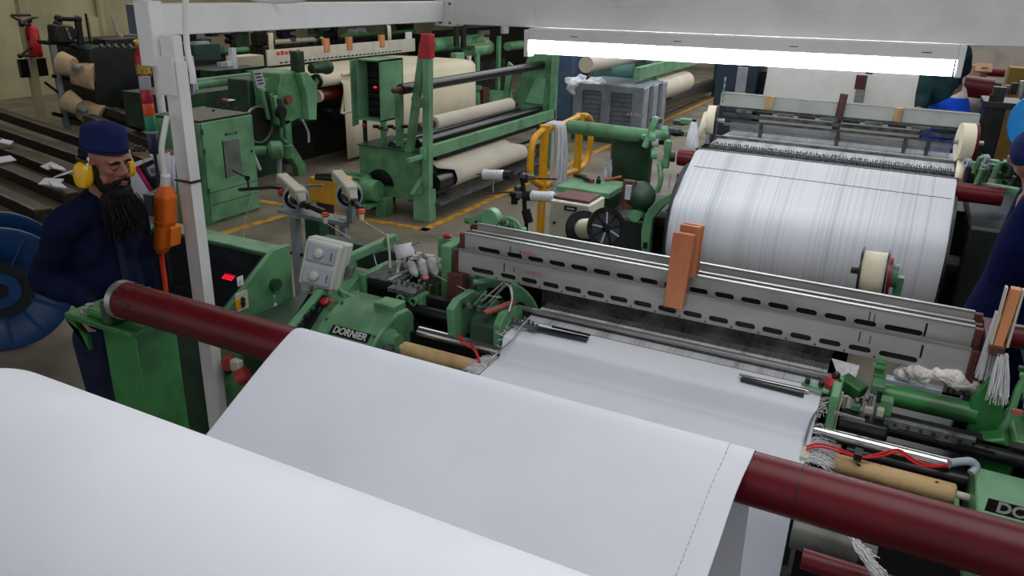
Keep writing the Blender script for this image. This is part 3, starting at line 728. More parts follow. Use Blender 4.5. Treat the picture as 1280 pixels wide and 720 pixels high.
# grey elbow hose end and red wires
c0 = at(1188, 578, Y=2.72)
el = P1(MB().tube([at(1187, 579, Y=2.74), at(1200, 577, Y=2.76), at(1214, 577, Y=2.78), at(1220, 584, Y=2.78), at(1214, 592, Y=2.76)], .014, n=12), 'elbow_hose', GREYLT)
for dz in (0, 3.5):
    P1(MB().tube([at(1008, 558 + dz, Z=.86), at(1024, 555 + dz, Z=.87), at(1046, 560 + dz, Z=.87), at(1066, 568 + dz * .5, Z=.86), at(1082, 571 + dz * .3, Z=.86), at(1100, 567 + dz, Z=.865),
                  at(1122, 562 + dz, Z=.87), at(1136, 570 + dz, Z=.865), at(1150, 578 + dz, Z=.86), at(1168, 582 + dz * .5, Z=.855), at(1186, 580 + dz * .5, Z=.85)], .0042), 'red_wire', REDW)
    P1(MB().tube([at(573, 417 + dz, Z=.88), at(579, 426 + dz, Z=.88), at(589, 431 + dz, Z=.87), at(595, 438 + dz, Z=.87), at(600, 452 + dz * .5, Z=.85)], .0042), 'red_wire', REDW)
P1(MB().box(at(1068, 566, Z=.85), at(1078, 570, Z=.875)), 'wire_clip', BLACK)
P1(MB().tube([at(1030, 508, Z=.95), at(1018, 518, Z=.92), at(1008, 545, Z=.86), at(1000, 580, Z=.83)], .0045), 'edge_wire', STEEL)
P1(MB().box(at(1002, 566, Z=.82), at(1010, 573, Z=.85)), 'sensor_block', BEIGE)
# lower roller and bearing under the guide roller, right
lr_ = at(984, 668, Y=2.1)
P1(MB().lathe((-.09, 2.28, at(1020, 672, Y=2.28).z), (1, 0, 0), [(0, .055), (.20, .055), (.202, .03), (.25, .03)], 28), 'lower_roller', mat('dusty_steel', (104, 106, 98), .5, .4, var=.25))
lm_ = at(1000, 697, Y=2.0)
P1(MB().cyl((-.04, 2.0, lm_.z), (1.3, 2.0, lm_.z), .03, n=24), 'lower_maroon_bar', MAROON)
P1(MB().box((-.1, 1.75, .02), (1.6, 2.9, .12)), 'shade_plate', BLACK)  # black plate added to stand in for the shade under the roller
P1(MB().box((-.08, 2.66, .1), (1.6, 2.70, .7)), 'front_apron', BLACK)
P1(MB().cyl((-1.6, 2.34, .25), (1.2, 2.34, .25), .045, n=24), 'lower_roller', MAROON)
P1(MB().box((-1.9, 2.25, .1), (-1.7, 2.75, .7)), 'front_leg', GREEND, bevel=.01)
P1(MB().box((.95, 2.25, .1), (1.1, 2.75, .7)), 'front_leg', GREEND, bevel=.01)
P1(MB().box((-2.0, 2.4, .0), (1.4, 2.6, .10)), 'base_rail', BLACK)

# hanging yarn waste under the roller
wy = MB()
for k in range(150):
    t_ = random.random()
    p = at(1064 + 26 * t_, 668 + 44 * t_, Y=1.95) + V((0, random.uniform(-.02, .02), 0))
    L_ = random.uniform(.4, 1)
    wy.tube([p, p + V((.03 * L_, random.uniform(-.02, .0), -.015)), p + V((.07 * L_, random.uniform(-.03, .02), -.05 * L_))], .0016, n=4)
a_, b_ = at(1062, 664, Y=1.955), at(1104, 735, Y=1.955)
wy.bar(a_, b_, .022, .004, up=(0, 1, 0))
tag(wy.build('yarn_fringe', WYARN, None), 'white trimmed yarn fringe hanging in the dark under the red guide roller', 'yarn', kind='stuff')

# --- thread bundles and wooden spacer at the right end
wb = thing('frame_spacer_block', 'orange-brown wooden block standing beside white thread bundles at the far right', 'wooden block', at(1256, 440, Y=3.1))
a_, b_ = at(1251, 400, Y=3.1).x, at(1264, 400, Y=3.1).x
m = MB(); zt_, zb = at(1257, 358, Y=3.1).z, at(1255, 432, Y=3.1).z
m.prism([(a_ - .004, zb), (b_ - .004, zb), (b_ + .004, zt_), (a_ + .004, zt_)], 'y', 3.08, 3.12); m.build('block', WOOD, wb, bevel=.002)
m = MB(); m.box((a_ - .014, 3.085, zb), (a_ - .006, 3.115, zt_)); m.box((b_ + .006, 3.085, zb), (b_ + .014, 3.115, zt_)); m.build('strap', BEIGE, wb)
m = MB(); m.box((a_ - .012, 3.07, zb - .035), (b_ + .004, 3.13, zb)); m.build('foot', MAROOND, wb, bevel=.002)
def bundle(top, bot, w0, w1, n_, r=.0016):
    m = MB(); top = V(top); bot = V(bot)
    for k in range(n_):
        u = random.uniform(-1, 1); v = random.uniform(-1, 1)
        p = top + V((u * w0, v * .012, 0)); q = bot + V((u * w1, v * .02, random.uniform(-.02, .03)))
        mid = (p + q) / 2 + V((random.uniform(-.005, .005), random.uniform(-.008, .004), 0))
        m.tube([p, mid, q], r, n=4, smooth=False)
    return m
tag(bundle(at(1254, 442, Y=3.08), at(1246, 500, Y=3.06), .016, .034, 90).build('thread_bundle', WYARN), 'white thread bundle hanging below the wooden block at far right', 'thread bundle', 'thread bundles at the right end', kind='stuff')
tag(bundle(at(1248, 390, Y=3.16), at(1232, 470, Y=3.14), .008, .034, 90).build('thread_bundle', WYARN), 'white thread bundle fanning out between the heald frames and the wooden block', 'thread bundle', 'thread bundles at the right end', kind='stuff')
m = MB()
for k in range(44):
    t_ = k / 43
    m.tube([at(1040 + 34 * t_, 448 + 9 * t_, Y=3.17), at(1048 + 22 * t_, 470, Y=3.14), at(1046 + 8 * t_, 486 + 6 * t_, Y=3.05)], .0014, n=4, smooth=False)
tag(m.build('edge_threads', WYARN), 'fan of white edge threads drawn down beside the red cap', 'threads', kind='stuff')
# fluff
m = MB(); fl = []
c0 = V(((gx0 + gx1) / 2 + .02, 3.215, 1.0))
for k in range(26):
    t_ = random.uniform(-1, 1)
    m.sph(c0 + V((t_ * .13, random.uniform(-.02, .02), .028 * (1 - t_ * t_) + random.uniform(-.02, .02))), random.uniform(.026, .042), (1.2, .9, .85), 10)
o = m.build('waste_fluff', FLUFF)
md = o.modifiers.new('r', 'REMESH'); md.mode = 'VOXEL'; md.voxel_size = .006; md.use_smooth_shade = True
tx = bpy.data.textures.new('fluff_noise', 'CLOUDS'); tx.noise_scale = .02
md = o.modifiers.new('d', 'DISPLACE'); md.texture = tx; md.strength = .018
tag(o, 'heap of white cotton fluff lying on the grey tray right of the loom', 'fluff', kind='stuff')
# ================================================================== THINGS AROUND THE NEAR LOOM
# --- grey switch box with two round knobs
sb = thing('switch_box', 'light grey switch box with two round knobs, tilted at the left loom end', 'switch box', at(405, 362, Y=3.0))
o_ = at(404, 330, Y=2.98)
M = frame_mat(o_, CR * .93 + V((0, 0, -.0)) + V((.0, .28, -.05)), V((.62, -1, .25)))
# face plane leans: built upright in its own frame
Mx = Matrix.Translation(o_) @ Matrix.Rotation(math.radians(22), 4, 'Z') @ Matrix.Rotation(math.radians(11), 4, 'Y') @ Matrix.Rotation(math.radians(-14), 4, 'X') @ Matrix.Scale(1.2, 4)
def inM(m): m.bm.transform(Mx); return m
inM(MB().box((-.088, -.0, -.103), (.088, .11, .103))).build('housing', SBOX, sb, bevel=.008)
inM(MB().box((-.080, -.045, -.098), (.072, .0, .098))).build('front_cover', SBOX, sb, bevel=.01)
for z in (.048, -.048):
    inM(MB().box((-.066, -.056, z - .040), (.058, -.044, z + .040))).build('cover_panel', GREYLT, sb, bevel=.008)
    k_ = inM(MB().lathe((-.014, -.056, z), (0, -1, 0), [(0, .022), (.008, .022), (.016, .018), (.02, .010)], 20)).build('round_knob', SBOX, sb)
    m = MB()
    for q in range(3): m.box((.038, -.0575, z - .02 + q * .012), (.043, -.0562, z - .012 + q * .012))
    inM(m).build('panel_mark', DARKM, sb)
inM(MB().lathe((-.05, .02, -.14), (0, 0, 1), [(0, .016), (.01, .024), (.03, .024), (.037, .02)], 16)).build('cable_gland', SBOX, sb)
inM(MB().cyl((.02, .0, -.125), (.02, .0, -.10), .014, n=12)).build('cable_gland', SBOX, sb)
inM(MB().cyl((.055, .0, -.13), (.055, .0, -.10), .014, n=12)).build('cable_gland', SBOX, sb)
inM(MB().box((.09, .05, -.09), (.12, .10, .01))).build('back_bracket', IRON, sb, bevel=.003)
# --- button pendant
pb = thing('push_button_station', 'black push button station with a red mushroom button beneath the grey switch box', 'control box', at(390, 400, Y=2.75))
p0, p1 = at(400, 372, Y=2.92), at(362, 436, Y=2.62)
MB().bar(p0, p1, .12, .06, up=(0, -.5, .8)).build('housing', BLACKG, pb, bevel=.008)
d = (p1 - p0).normalized(); up_ = V((0, -.5, .8)); up_ = (up_ - d * up_.dot(d)).normalized(); sd = d.cross(up_)
c0 = at(407, 378, Y=2.88)
MB().lathe(c0 - up_ * .02, up_, [(0, .012), (.02, .012), (.021, .024), (.034, .024), (.042, .014)], 18).build('red_button', RED, pb)
for k, mt in enumerate((SGREEN, BLACK, BLACK)):
    c = p0 + d * (.10 + .06 * k) + up_ * .03 - sd * .02
    MB().cyl(c, c + up_ * .012, .015, n=16).build('push_button', mt, pb)
MB().box(at(412, 380, Y=2.84), at(412, 380, Y=2.84) + V((.02, .02, .02))).build('small_tag', BROWN, pb)
MB().bar(p0 + V((.02, .05, -.05)), p0 + V((.15, .2, -.3)), .03, .03).build('support_arm', GREEND, pb)
# --- white bottle
bt = at(341, 366, Y=3.05)
tag(MB().lathe((bt.x, bt.y, bt.z - .30), (0, 0, 1), [(0, .02), (.005, .022), (.22, .022), (.25, .008), (.27, .008), (.275, .012), (.30, .010)], 18).build('spray_bottle', PAPER), 'slim white bottle standing beside the green console socket panel', 'bottle')
MB_ = MB().box((bt.x - .12, bt.y - .06, 0), (bt.x + .16, bt.y + .10, bt.z - .30))
tag(MB_.build('cable_duct_box', GREEND, bevel=.01), 'dark green low box behind the red roller supporting the white bottle', 'box')

# --- control console (black sloping glass)
cx0, cx1 = -3.92, -2.99
cn = thing('control_console', 'green control console with sloping black glass panel and red lit digits', 'control console', (-3.4, 3.0, 0))
yb_, zb_ = 3.10, .97; yf_, zf_ = 2.62, .70
MB().box((cx0, yf_ + .02, 0), (cx1 - .03, yb_, .66)).build('cabinet', GREEND, cn, bevel=.004)
MB().prism([(yf_, .0), (yf_, zf_ + .015), (yb_ - .03, zb_ + .02), (yb_ + .10, zb_ + .02), (yb_ + .10, .0)], 'x', cx1 - .03, cx1).build('side_plate', GREEN, cn, bevel=.003)
MB().prism([(yf_, .0), (yf_, zf_ + .015), (yb_ - .03, zb_ + .02), (yb_ + .10, zb_ + .02), (yb_ + .10, .0)], 'x', cx0 - .03, cx0).build('side_plate', GREEN, cn, bevel=.003)
MB().prism([(yf_, zf_ - .04), (yf_, zf_), (yb_ - .05, zb_), (yb_ - .05, .66)], 'x', cx0, cx1 - .03).build('body', GREEND, cn)
def slope(y): return zf_ + (zb_ - zf_) * (y - yf_) / (yb_ - .05 - yf_)
MB().prism([(yf_ + .06, slope(yf_ + .06)), (yf_ + .06, slope(yf_ + .06) + .006), (yb_ - .07, slope(yb_ - .07) + .006), (yb_ - .07, slope(yb_ - .07))], 'x', cx0 + .03, cx1 - .05).build('glass_panel', BLACKG, cn)
MB().box((cx0, yb_ - .05, .9), (cx1 - .03, yb_ + .09, zb_ + .008)).build('top_strip', GREEN, cn, bevel=.004)
MB().prism([(yf_ - .01, zf_ - .02), (yf_ - .01, zf_ + .005), (yf_ + .05, slope(yf_ + .05) + .008), (yf_ + .05, slope(yf_ + .05) - .02)], 'x', cx0, cx1 - .03).build('front_lip', GREEND, cn, bevel=.002)
Pd = at(279, 328, Y=2.85); yy = 2.86
dm = MB()
for k in range(3):
    xx = Pd.x - .035 + .026 * k
    dm.prism([(yy + .0, slope(yy) + .008), (yy, slope(yy) + .009), (yy + .03, slope(yy + .03) + .009), (yy + .03, slope(yy + .03) + .008)], 'x', xx, xx + .004)
    dm.prism([(yy + .0, slope(yy) + .008), (yy, slope(yy) + .009), (yy + .004, slope(yy + .004) + .009), (yy + .004, slope(yy + .004) + .008)], 'x', xx, xx + .018)
    dm.prism([(yy + .014, slope(yy + .014) + .008), (yy + .014, slope(yy + .014) + .009), (yy + .018, slope(yy + .018) + .009), (yy + .018, slope(yy + .018) + .008)], 'x', xx, xx + .018)
    dm.prism([(yy + .0, slope(yy) + .008), (yy, slope(yy) + .009), (yy + .03, slope(yy + .03) + .009), (yy + .03, slope(yy + .03) + .008)], 'x', xx + .015, xx + .019)
dm.build('lit_digits', LEDR, cn)
# things on its side plate: sticker, socket plate
def on_x(x, pxy, w, h, name, mt, t=.003, par=cn, bev=0):
    c = at(pxy[0], pxy[1], X=x); return MB().box((x, c.y - w / 2, c.z - h / 2), (x + t, c.y + w / 2, c.z + h / 2)).build(name, mt, par, bevel=bev)
on_x(cx1, (300, 351), .042, .050, 'paper_sticker', PAPER)
on_x(cx1 + .003, (300, 353), .028, .018, 'sticker_print', mat('pink_print', (235, 170, 180), .6), .0006)
sp = on_x(cx1, (302, 376), .085, .105, 'socket_plate', BEIGE, .006, bev=.002)
c = at(299, 379, X=cx1 + .008)
MB().box((cx1 + .006, c.y - .026, c.z - .026), (cx1 + .012, c.y + .008, c.z + .024)).build('yellow_socket', YEL, sp, bevel=.001)
for k in range(5):
    MB().sph((cx1 + .014, c.y + .022 + .007 * math.sin(k * 2.4), c.z - .02 + .010 * k), .012, (.6, 1, 1), 8).build('black_plug', BLACK, sp)
MB().cyl((cx1 + .002, 3.05, .80), (cx1 + .03, 3.05, .80), .035, n=20).build('round_boss', GREEND, cn)
# lower valve things under the red roller
c = at(285, 450, Y=2.6)
MB().cyl(c, c + V((.05, -.04, 0)), .035, n=18).build('red_valve', mat('brick_red', (150, 50, 44), .5), cn)
MB().box(c + V((.05, -.04, -.03)), c + V((.11, 0, .03))).build('valve_body', BEIGE, cn, bevel=.006)
MB().cyl(c + V((.12, -.06, -.05)), c + V((.16, -.03, -.02)), .04, n=18).build('red_valve', mat('brick_red', (150, 50, 44), .5), cn)
MB().cyl((cx1 + .0, 2.66, .44), (cx1 + .02, 2.66, .44), .02, n=14).build('side_knob', BLACK, cn)
# green box beam from the console to the loom
tag(MB().box((-2.96, 3.42, .84), (-2.25, 3.50, .98)).build('cross_tube', GREEND, bevel=.01), 'thick dark green square tube running from the console to the near loom', 'tube')

# --- orange plug, socket and cable hung on the post
pg = thing('plug_connector', 'orange industrial plug and socket hanging against the white post', 'plug', at(207, 270, Y=2.78))
yy = 2.47
def q(x, y, Y=yy): return at(x, y, Y=Y)
m = MB()
def frustum(m, pa, wa, da, pb, wb, db, nn=16, pw=.55):
    def rr(p, w, d_):
        out = []
        for k in range(nn):
            a = 2 * PI * k / nn; cx_, sy_ = math.cos(a), math.sin(a)
            out.append(m.bm.verts.new(p + V((math.copysign(abs(cx_) ** pw, cx_) * w / 2, math.copysign(abs(sy_) ** pw, sy_) * d_ / 2, 0))))
        return out
    r1, r2 = rr(pa, wa, da), rr(pb, wb, db); m.skin(r1, r2); m.bm.faces.new(r1[::-1]); m.bm.faces.new(r2)
frustum(m, q(207, 277), .092, .08, q(207, 246), .092, .085); frustum(m, q(207, 246), .092, .085, q(207, 232), .05, .045)
m.build('socket_housing', ORANGE, pg, bevel=.003)
m = MB(); frustum(m, q(206, 281), .088, .08, q(206, 276), .098, .088); m.build('socket_collar', ORANGE, pg)
m = MB(); frustum(m, q(203, 308), .072, .07, q(206, 281), .082, .08); frustum(m, q(202, 316), .042, .042, q(203, 308), .072, .07); m.build('plug_body', mat('orange_plug', (244, 120, 28), .4, var=.05), pg, bevel=.003)
MB().bar(q(218, 306), q(219, 283), .02, .06, up=(0, 1, 0)).build('locking_lug', mat('orange_plug', (244, 120, 28), .4), pg, bevel=.003)
MB().cyl(q(206, 233), q(207, 219), .022, n=14).build('cable_gland', WHITEP, pg)
MB().box(q(182, 269), q(190, 245) + V((0, .05, 0))).build('side_block', BLACK, pg, bevel=.003)
MB().box(q(182, 280) + V((0, .06, 0)), q(194, 246) + V((0, .12, 0))).build('back_plate', BROWN, pg, bevel=.003)
tag(MB().tube([q(206, 222), q(204, 205), q(202, 186), q(206, 160, 2.50), q(209, 145, 2.52)], .013).build('feed_cable', WHITEP), 'white cable curving from the post down into the orange socket', 'cable')
tag(MB().tube([q(202, 314), q(203, 330), q(206, 350), q(208, 372), q(211, 410), q(213, 440), q(213, 470), q(210, 500), q(205, 530), V((-2.98, 2.46, .02))], .0115).build('orange_power_cable', ORANGER), 'bright orange power cable hanging down behind the red roller', 'cable')

# --- stack light: white, red, orange, green, navy
st_ = thing('stack_light', 'stack light with white, red, orange, green and navy segments left of the white post', 'signal light', at(190, 192, Y=2.9))
tA, tB = at(180, 96, Y=2.75), at(193, 190, Y=2.75)
ax_ = V((0, 0, -1)); tt = V((tA.x, tA.y, tA.z))
segs_ = [(96, 112, GREYLT), (112, 129, SRED), (129, 144, SORANGE), (144, 166, SGREEN), (166, 190, SNAVY)]
for i, (y0_, y1_, mt) in enumerate(segs_):
    z0 = at(186, y0_, Y=2.75).z; z1 = at(186, y1_, Y=2.75).z
    xx = tB.x
    MB().lathe((xx, 2.75, z1), (0, 0, 1), [(0, .026), (.004, .028), (z0 - z1 - .004, .028), (z0 - z1, .026)], 24).build(('white_segment', 'red_segment', 'orange_segment', 'green_segment', 'navy_base')[i], mt, st_)
xx = tB.x; zb2 = at(193, 190, Y=2.75).z
MB().cyl((xx, 2.75, .79), (xx, 2.75, zb2), .009, n=12).build('pole', BLACK, st_)
MB().cyl((xx, 2.75, at(186, 165, Y=2.75).z), (xx, 2.75, at(186, 163, Y=2.75).z), .029, n=24).build('clip_ring', GREYLT, st_)
MB().cyl((xx - .022, 2.76, zb2 - .05), (xx - .045, 2.76, at(176, 96, Y=2.76).z), .004, n=8).build('stay_wire', WHITEP, st_)
pc0 = at(188, 60, X=-7.0)
tag(MB().cyl((-7.0, pc0.y + .04, 0), (-7.0, pc0.y + .04, ZC), .04, n=16).build('white_pipe_post', WHITEP), 'thin white upright pipe holding the bright red fire extinguisher', 'post')
MB_w = None

# --- papers and notebook
pp = thing('clipboard_papers', 'white papers and black notebook with magenta spine hung behind the man', 'papers', at(185, 240, Y=2.9))
Yp = 2.95
def card(pts, name, mt, Y, par=pp, t=.004, dy=.0):
    m = MB(); v = [at(x_, y_, Y=Y + dy * i) for i, (x_, y_) in enumerate(pts)]
    m.bm.faces.new([m.bm.verts.new(p) for p in v]); return m.build(name, mt, par, solid=t)
card([(163, 204), (212, 190), (214, 236), (170, 256)], 'paper_sheet', PAPER, Yp + .02)
card([(160, 206), (176, 200), (204, 240), (172, 252), (162, 225)], 'paper_sheet', PAPER, Yp)
card([(206, 196), (218, 194), (220, 240), (208, 242)], 'paper_sheet', PAPER, Yp + .04)
card([(171, 208), (192, 199), (204, 229), (190, 239)], 'notebook_cover', BLACK, Yp - .03, t=.012)
card([(169, 210), (173, 207), (191, 237), (188, 240)], 'notebook_spine', MAG, Yp - .04, t=.012)
card([(183, 210), (192, 205), (200, 217), (189, 221)], 'barcode_label', GREYLT, Yp - .045, t=.002)
m = MB()
for k in range(7):
    t_ = k / 7
    p = at(187 + 6 * t_, 211 - 2.5 * t_, Y=Yp - .049); q_ = at(190 + 6 * t_, 217 - 1.6 * t_, Y=Yp - .049)
    m.bar(p, q_, .002, .001, up=(0, 1, 0))
m.build('barcode_bars', BLACK, pp)
m = MB(); a_ = at(165, 193, Y=Yp + .06); b_ = at(218, 190, Y=Yp + .1); m.bar(a_, b_, .02, .025); m.build('hanger_bar', BROWN, pp)
MB().tube([at(196, 200, Y=Yp), at(188, 192, Y=Yp), at(196, 186, Y=Yp), at(203, 188, Y=Yp)], .004).build('tie_string', WHITEP, pp)
for k in range(5): MB().box(at(164 + 3 * k, 190 - (k % 2) * 3, Y=Yp), at(166 + 3 * k, 186 - (k % 2) * 3, Y=Yp) + V((0, .02, 0))).build('binder_clip', BLACK, pp)
MB().box((a_.x, Yp + .02, .985), (a_.x + .03, Yp + .05, a_.z)).build('stand_rod', DARKM, pp)
# lilac cloth and grey blob right of the post, hanging on the gantry
lc = MB(); rows = []
for i in range(9):
    t_ = i / 8
    rows.append([at(225 + 4 * t_ + (16 + 3 * t_) * j / 8, 70 + 46 * t_ - (0 if i < 8 else 3 * math.sin(j)), Y=2.64 + .015 * math.sin(j * 1.9) + .0 * t_) for j in range(9)])
lc.sheet(rows)
tag(lc.build('hanging_rag', PURP, None, solid=.004, smooth=80), 'pale lilac rag hanging on the right side of the white post', 'rag')

# --- weft feeders and their stand
fs = thing('feeder_stand', 'grey steel stand carrying the two cream thread feeders', 'stand', (-3.9, 4.3, 0))
YS = 4.30
for px_, w in ((366, .06), (427, .05)):
    xx = at(px_, 280, Y=YS).x; MB().box((xx - w / 2, YS, 0), (xx + w / 2, YS + .06, at(px_, 274, Y=YS).z)).build('leg', GREYP, fs, bevel=.004)
xa_, xb_ = at(352, 275, Y=YS).x, at(434, 275, Y=YS).x; zt_ = at(392, 270, Y=YS).z
MB().box((xa_, YS - .04, zt_ - .02), (xb_, YS + .10, zt_ + .01)).build('cross_rail', GREYP, fs, bevel=.004)
MB().box((xa_ - .1, YS + .02, .42), (xb_, YS + .04, .44)).build('lower_bar', BLACK, fs)
MB().box((xa_, YS - .1, 0), (xa_ + .12, YS + .2, .02)).build('foot', GREYP, fs); MB().box((xb_ - .12, YS - .1, 0), (xb_, YS + .2, .02)).build('foot', GREYP, fs)
tag(fb(MB(), 382, 274, 400, 314, 4.45, .1).build('dark_green_box', mat('teal_green', (34, 84, 66), .5)), 'small dark green box under the thread feeders', 'box')
def feeder(bx, by, hx, hy, tipx, tipy, Y, label):
    """(bx,by) top back of the body, (hx,hy) front of the arm, drum centre between"""
    t = thing('weft_feeder', label, 'thread feeder', (at(hx, hy, Y=Y).x, Y, zt_), 'cream thread feeders on the grey stand')
    A = at(bx, by, Y=Y + .16); B = at(hx, hy, Y=Y - .06)
    m = MB(); m.bar(A, B, .085, .075); m.build('arm_housing', BEIGE, t, bevel=.012)
    d = (B - A).normalized()
    MB().bar(B - d * .02 + V((0, 0, -.0)), B + d * .03 + V((0, 0, -.05)), .06, .06).build('nose', BEIGE, t, bevel=.01)
    c = at((bx + hx) / 2 + 6, (by + hy) / 2 + 14, Y=Y + .02)
    ax2 = V((.62, -.78, -.05)).normalized()
    MB().lathe(c - ax2 * .10, ax2, [(0, .05), (.02, .085), (.06, .09), (.09, .088)], 28).build('motor_body', GREYP, t)
    MB().hollow(c + ax2 * .0, c + ax2 * .03, .095, .082, 36).build('outer_rim', GREYLT, t)
    MB().hollow(c + ax2 * .01, c + ax2 * .022, .082, .058, 36).build('brush_ring', BLACK, t)
    MB().lathe(c - ax2 * .01, ax2, [(0, .058), (.05, .056), (.055, .045), (.056, .04)], 28).build('thread_drum', CHROME, t)
    MB().cyl(c + ax2 * .03, c + ax2 * .07, .03, n=20).build('drum_hub', IRON, t)
    tip = at(tipx, tipy, Y=Y - .16)
    e = tip + V((-.0, 0, .03))
    m = MB(); m.bar(c + ax2 * .06, (c + ax2 * .06 + e) / 2, .05, .05); m.bar((c + ax2 * .06 + e) / 2, e, .035, .04); m.build('output_arm', BLACK, t, bevel=.008)
    MB().lathe(tip + V((0, 0, .035)), V((.1, -.2, -1)), [(0, .014), (.006, .026), (.028, .026), (.036, .02)], 18).build('orange_cap', mat('orange_cap_red', (246, 104, 60), .4), t)
    MB().lathe(tip + V((.004, -.008, -.002)), V((.1, -.2, -1)), [(0, .019), (.04, .015), (.046, .008)], 16).build('white_nozzle', WHITEP, t)
    MB().box((c.x - .02, Y, zt_ + .01), (c.x + .03, Y + .05, c.z - .05)).build('support_bracket', GREYP, t, bevel=.003)
    return t, tip
f1, tip1 = feeder(352, 222, 376, 244, 407, 271, 4.28, 'left cream thread feeder with silver drum and orange nozzle cap')
f2, tip2 = feeder(421, 218, 440, 240, 452, 267, 4.28, 'right cream thread feeder with silver drum and red-orange nozzle cap')
MB().sph(at(352, 241, Y=4.3), .03, n=10).build('red_lamp', mat('faded_red', (170, 60, 50), .5), f1)
m1 = MB().tube([tip1 + V((0, 0, -.045)), at(480, 325, Y=3.6), at(487, 330, Y=3.28)], .0022, n=4, smooth=False)
tag(m1.build('weft_thread', YARN), 'thin thread from the left feeder nozzle down to the wire rack', 'thread')
tag(MB().tube([tip2 + V((0, 0, -.045)), at(490, 298, Y=3.6), at(500, 318, Y=3.28)], .0022, n=4, smooth=False).build('weft_thread', YARN), 'thin thread from the right feeder nozzle down to the wire rack', 'thread')
tag(MB().tube([at(546, 345, Y=3.2), at(590, 366, Y=3.1), at(627, 372, Y=2.95)], .0018, n=4, smooth=False).build('weft_thread', YARN), 'thin thread from the pink tipped guide to the gripper plate', 'thread')

# small black clip holders in front of the cabinet
kb = thing('thread_clip', 'small black thread clip on a bent rod in front of the green cabinet', 'clip', at(315, 238, Y=4.2))
MB().bar(at(299, 237, Y=4.2), at(338, 234, Y=4.2), .02, .025).build('bar', BLACK, kb, bevel=.002)
MB().tube([at(311, 235, Y=4.2), at(309, 222, Y=4.2), at(291, 213, Y=4.2)], .008, smooth=False).build('bent_rod', BLACK, kb)
MB().cyl(at(309, 225, Y=4.18), at(309, 219, Y=4.18), .018, n=10).build('joint', BLACK, kb)
MB().bar(at(338, 234, Y=4.2), at(352, 236, Y=4.35), .015, .02).build('link', DARKM, kb)
MB().tube([at(316, 240, Y=4.2), at(307, 275, Y=4.2), at(305, 295, Y=4.2), at(315, 312, Y=4.1)], .0018, n=4).build('loose_thread', YARN, kb)
MB().bar(at(378, 233, Y=4.6), at(404, 232, Y=4.6), .02, .02).build('steel_bar', STEEL, fs)
MB().bar(at(378, 233, Y=4.6), (at(378, 233, Y=4.6).x, 4.36, zt_), .02, .02).build('bar_support', GREYP, fs)
tag(MB().bar(at(310, 293, Y=5.0), at(310, 293, Y=5.0) + V((.01, 0, 0)), .01, .01).build('floor_scrap', PAPER), 'tiny white scrap on the floor in front of the green cabinet', 'scrap') if False else None
yo = thing('yellow_pallet_truck', 'yellow machine body half hidden between the two thread feeders', 'machine', at(402, 240, Y=5.3))
fb(MB(), 386, 224, 420, 255, 5.3, .25).build('body', YEL, yo, bevel=.02)
MB().box((at(390, 240, Y=5.3).x, 5.35, 0), (at(398, 240, Y=5.3).x, 5.5, at(400, 250, Y=5.3).z)).build('foot', BLACK, yo)
MB().cyl(at(398, 222, Y=5.35), at(430, 222, Y=5.35), .05, n=20).build('drum', BLACK, yo)

# --- bobbin holder with two white spools behind the loom
bh = thing('bobbin_holder', 'black bobbin arm standing in front of the yellow rail', 'bobbin holder', at(665, 300, Z=0.3))
YB_ = 5.1
MB().tube([at(651, 215, Y=YB_), at(655, 240, Y=YB_), at(656, 262, Y=YB_), at(659, 272, Y=YB_)], .018).build('upright', BLACK, bh)
MB().cyl(at(657, 262, Y=YB_), at(661, 278, Y=YB_), .035, n=14).build('grip', BLACK, bh)
MB().lathe(at(658, 278, Y=YB_), (0, 0, -1), [(0, .015), (.5, .015), (.55, .02)], 10).build('post', DARKM, bh)
for k in range(10):
    p = at(random.uniform(636, 668), random.uniform(218, 255), Y=YB_)
    MB().box(p - V((.02, .02, .015)), p + V((.03, .03, .02)), rz=k).build('clamp', (DARKM, IRON)[k % 2], bh, bevel=.003)
MB().bar(at(605, 242, Y=YB_), at(642, 240, Y=YB_), .01, .01).build('thread_rod', MAROOND, bh)
MB().bar(at(664, 223, Y=YB_), at(696, 224, Y=YB_), .01, .01).build('thread_rod', BLACK, bh)
def spool(x0, y0, x1, y1, label, flip):
    t = thing('white_bobbin', label, 'bobbin', at((x0 + x1) / 2, (y0 + y1) / 2, Y=YB_), 'white bobbins on the black holder')
    a, b = at(x0, y0, Y=YB_), at(x1, y1, Y=YB_); d = b - a; L = d.length
    MB().lathe(a, d, [(0, .03), (L * .06, .042), (L * .3, .037), (L * .9, .040), (L, .032)], 20).build('yarn', WYARN, t)
    e = b if flip else a; s_ = 1 if flip else -1
    MB().lathe(e, d * s_, [(0, .018), (.03, .006), (.06, .004)], 12).build('tip', BLACK, t)
    e2 = a if flip else b
    MB().cyl(e2, e2 - d.normalized() * s_ * .06, .038, n=16).build('chuck', BLACK, t)
    pe = (a + b) / 2
    MB().tube([pe + V((0, 0, -.03)), pe + V((-.005, -.0, -.08)), pe + V((0, 0, -.14))], .003, n=5).build('tail_thread', WYARN, t)
spool(604, 218, 631, 219, 'white bobbin pointing left on the black holder before the beige roll', False)
spool(664, 245, 693, 246, 'white bobbin pointing right on the black holder before the yellow rail', True)
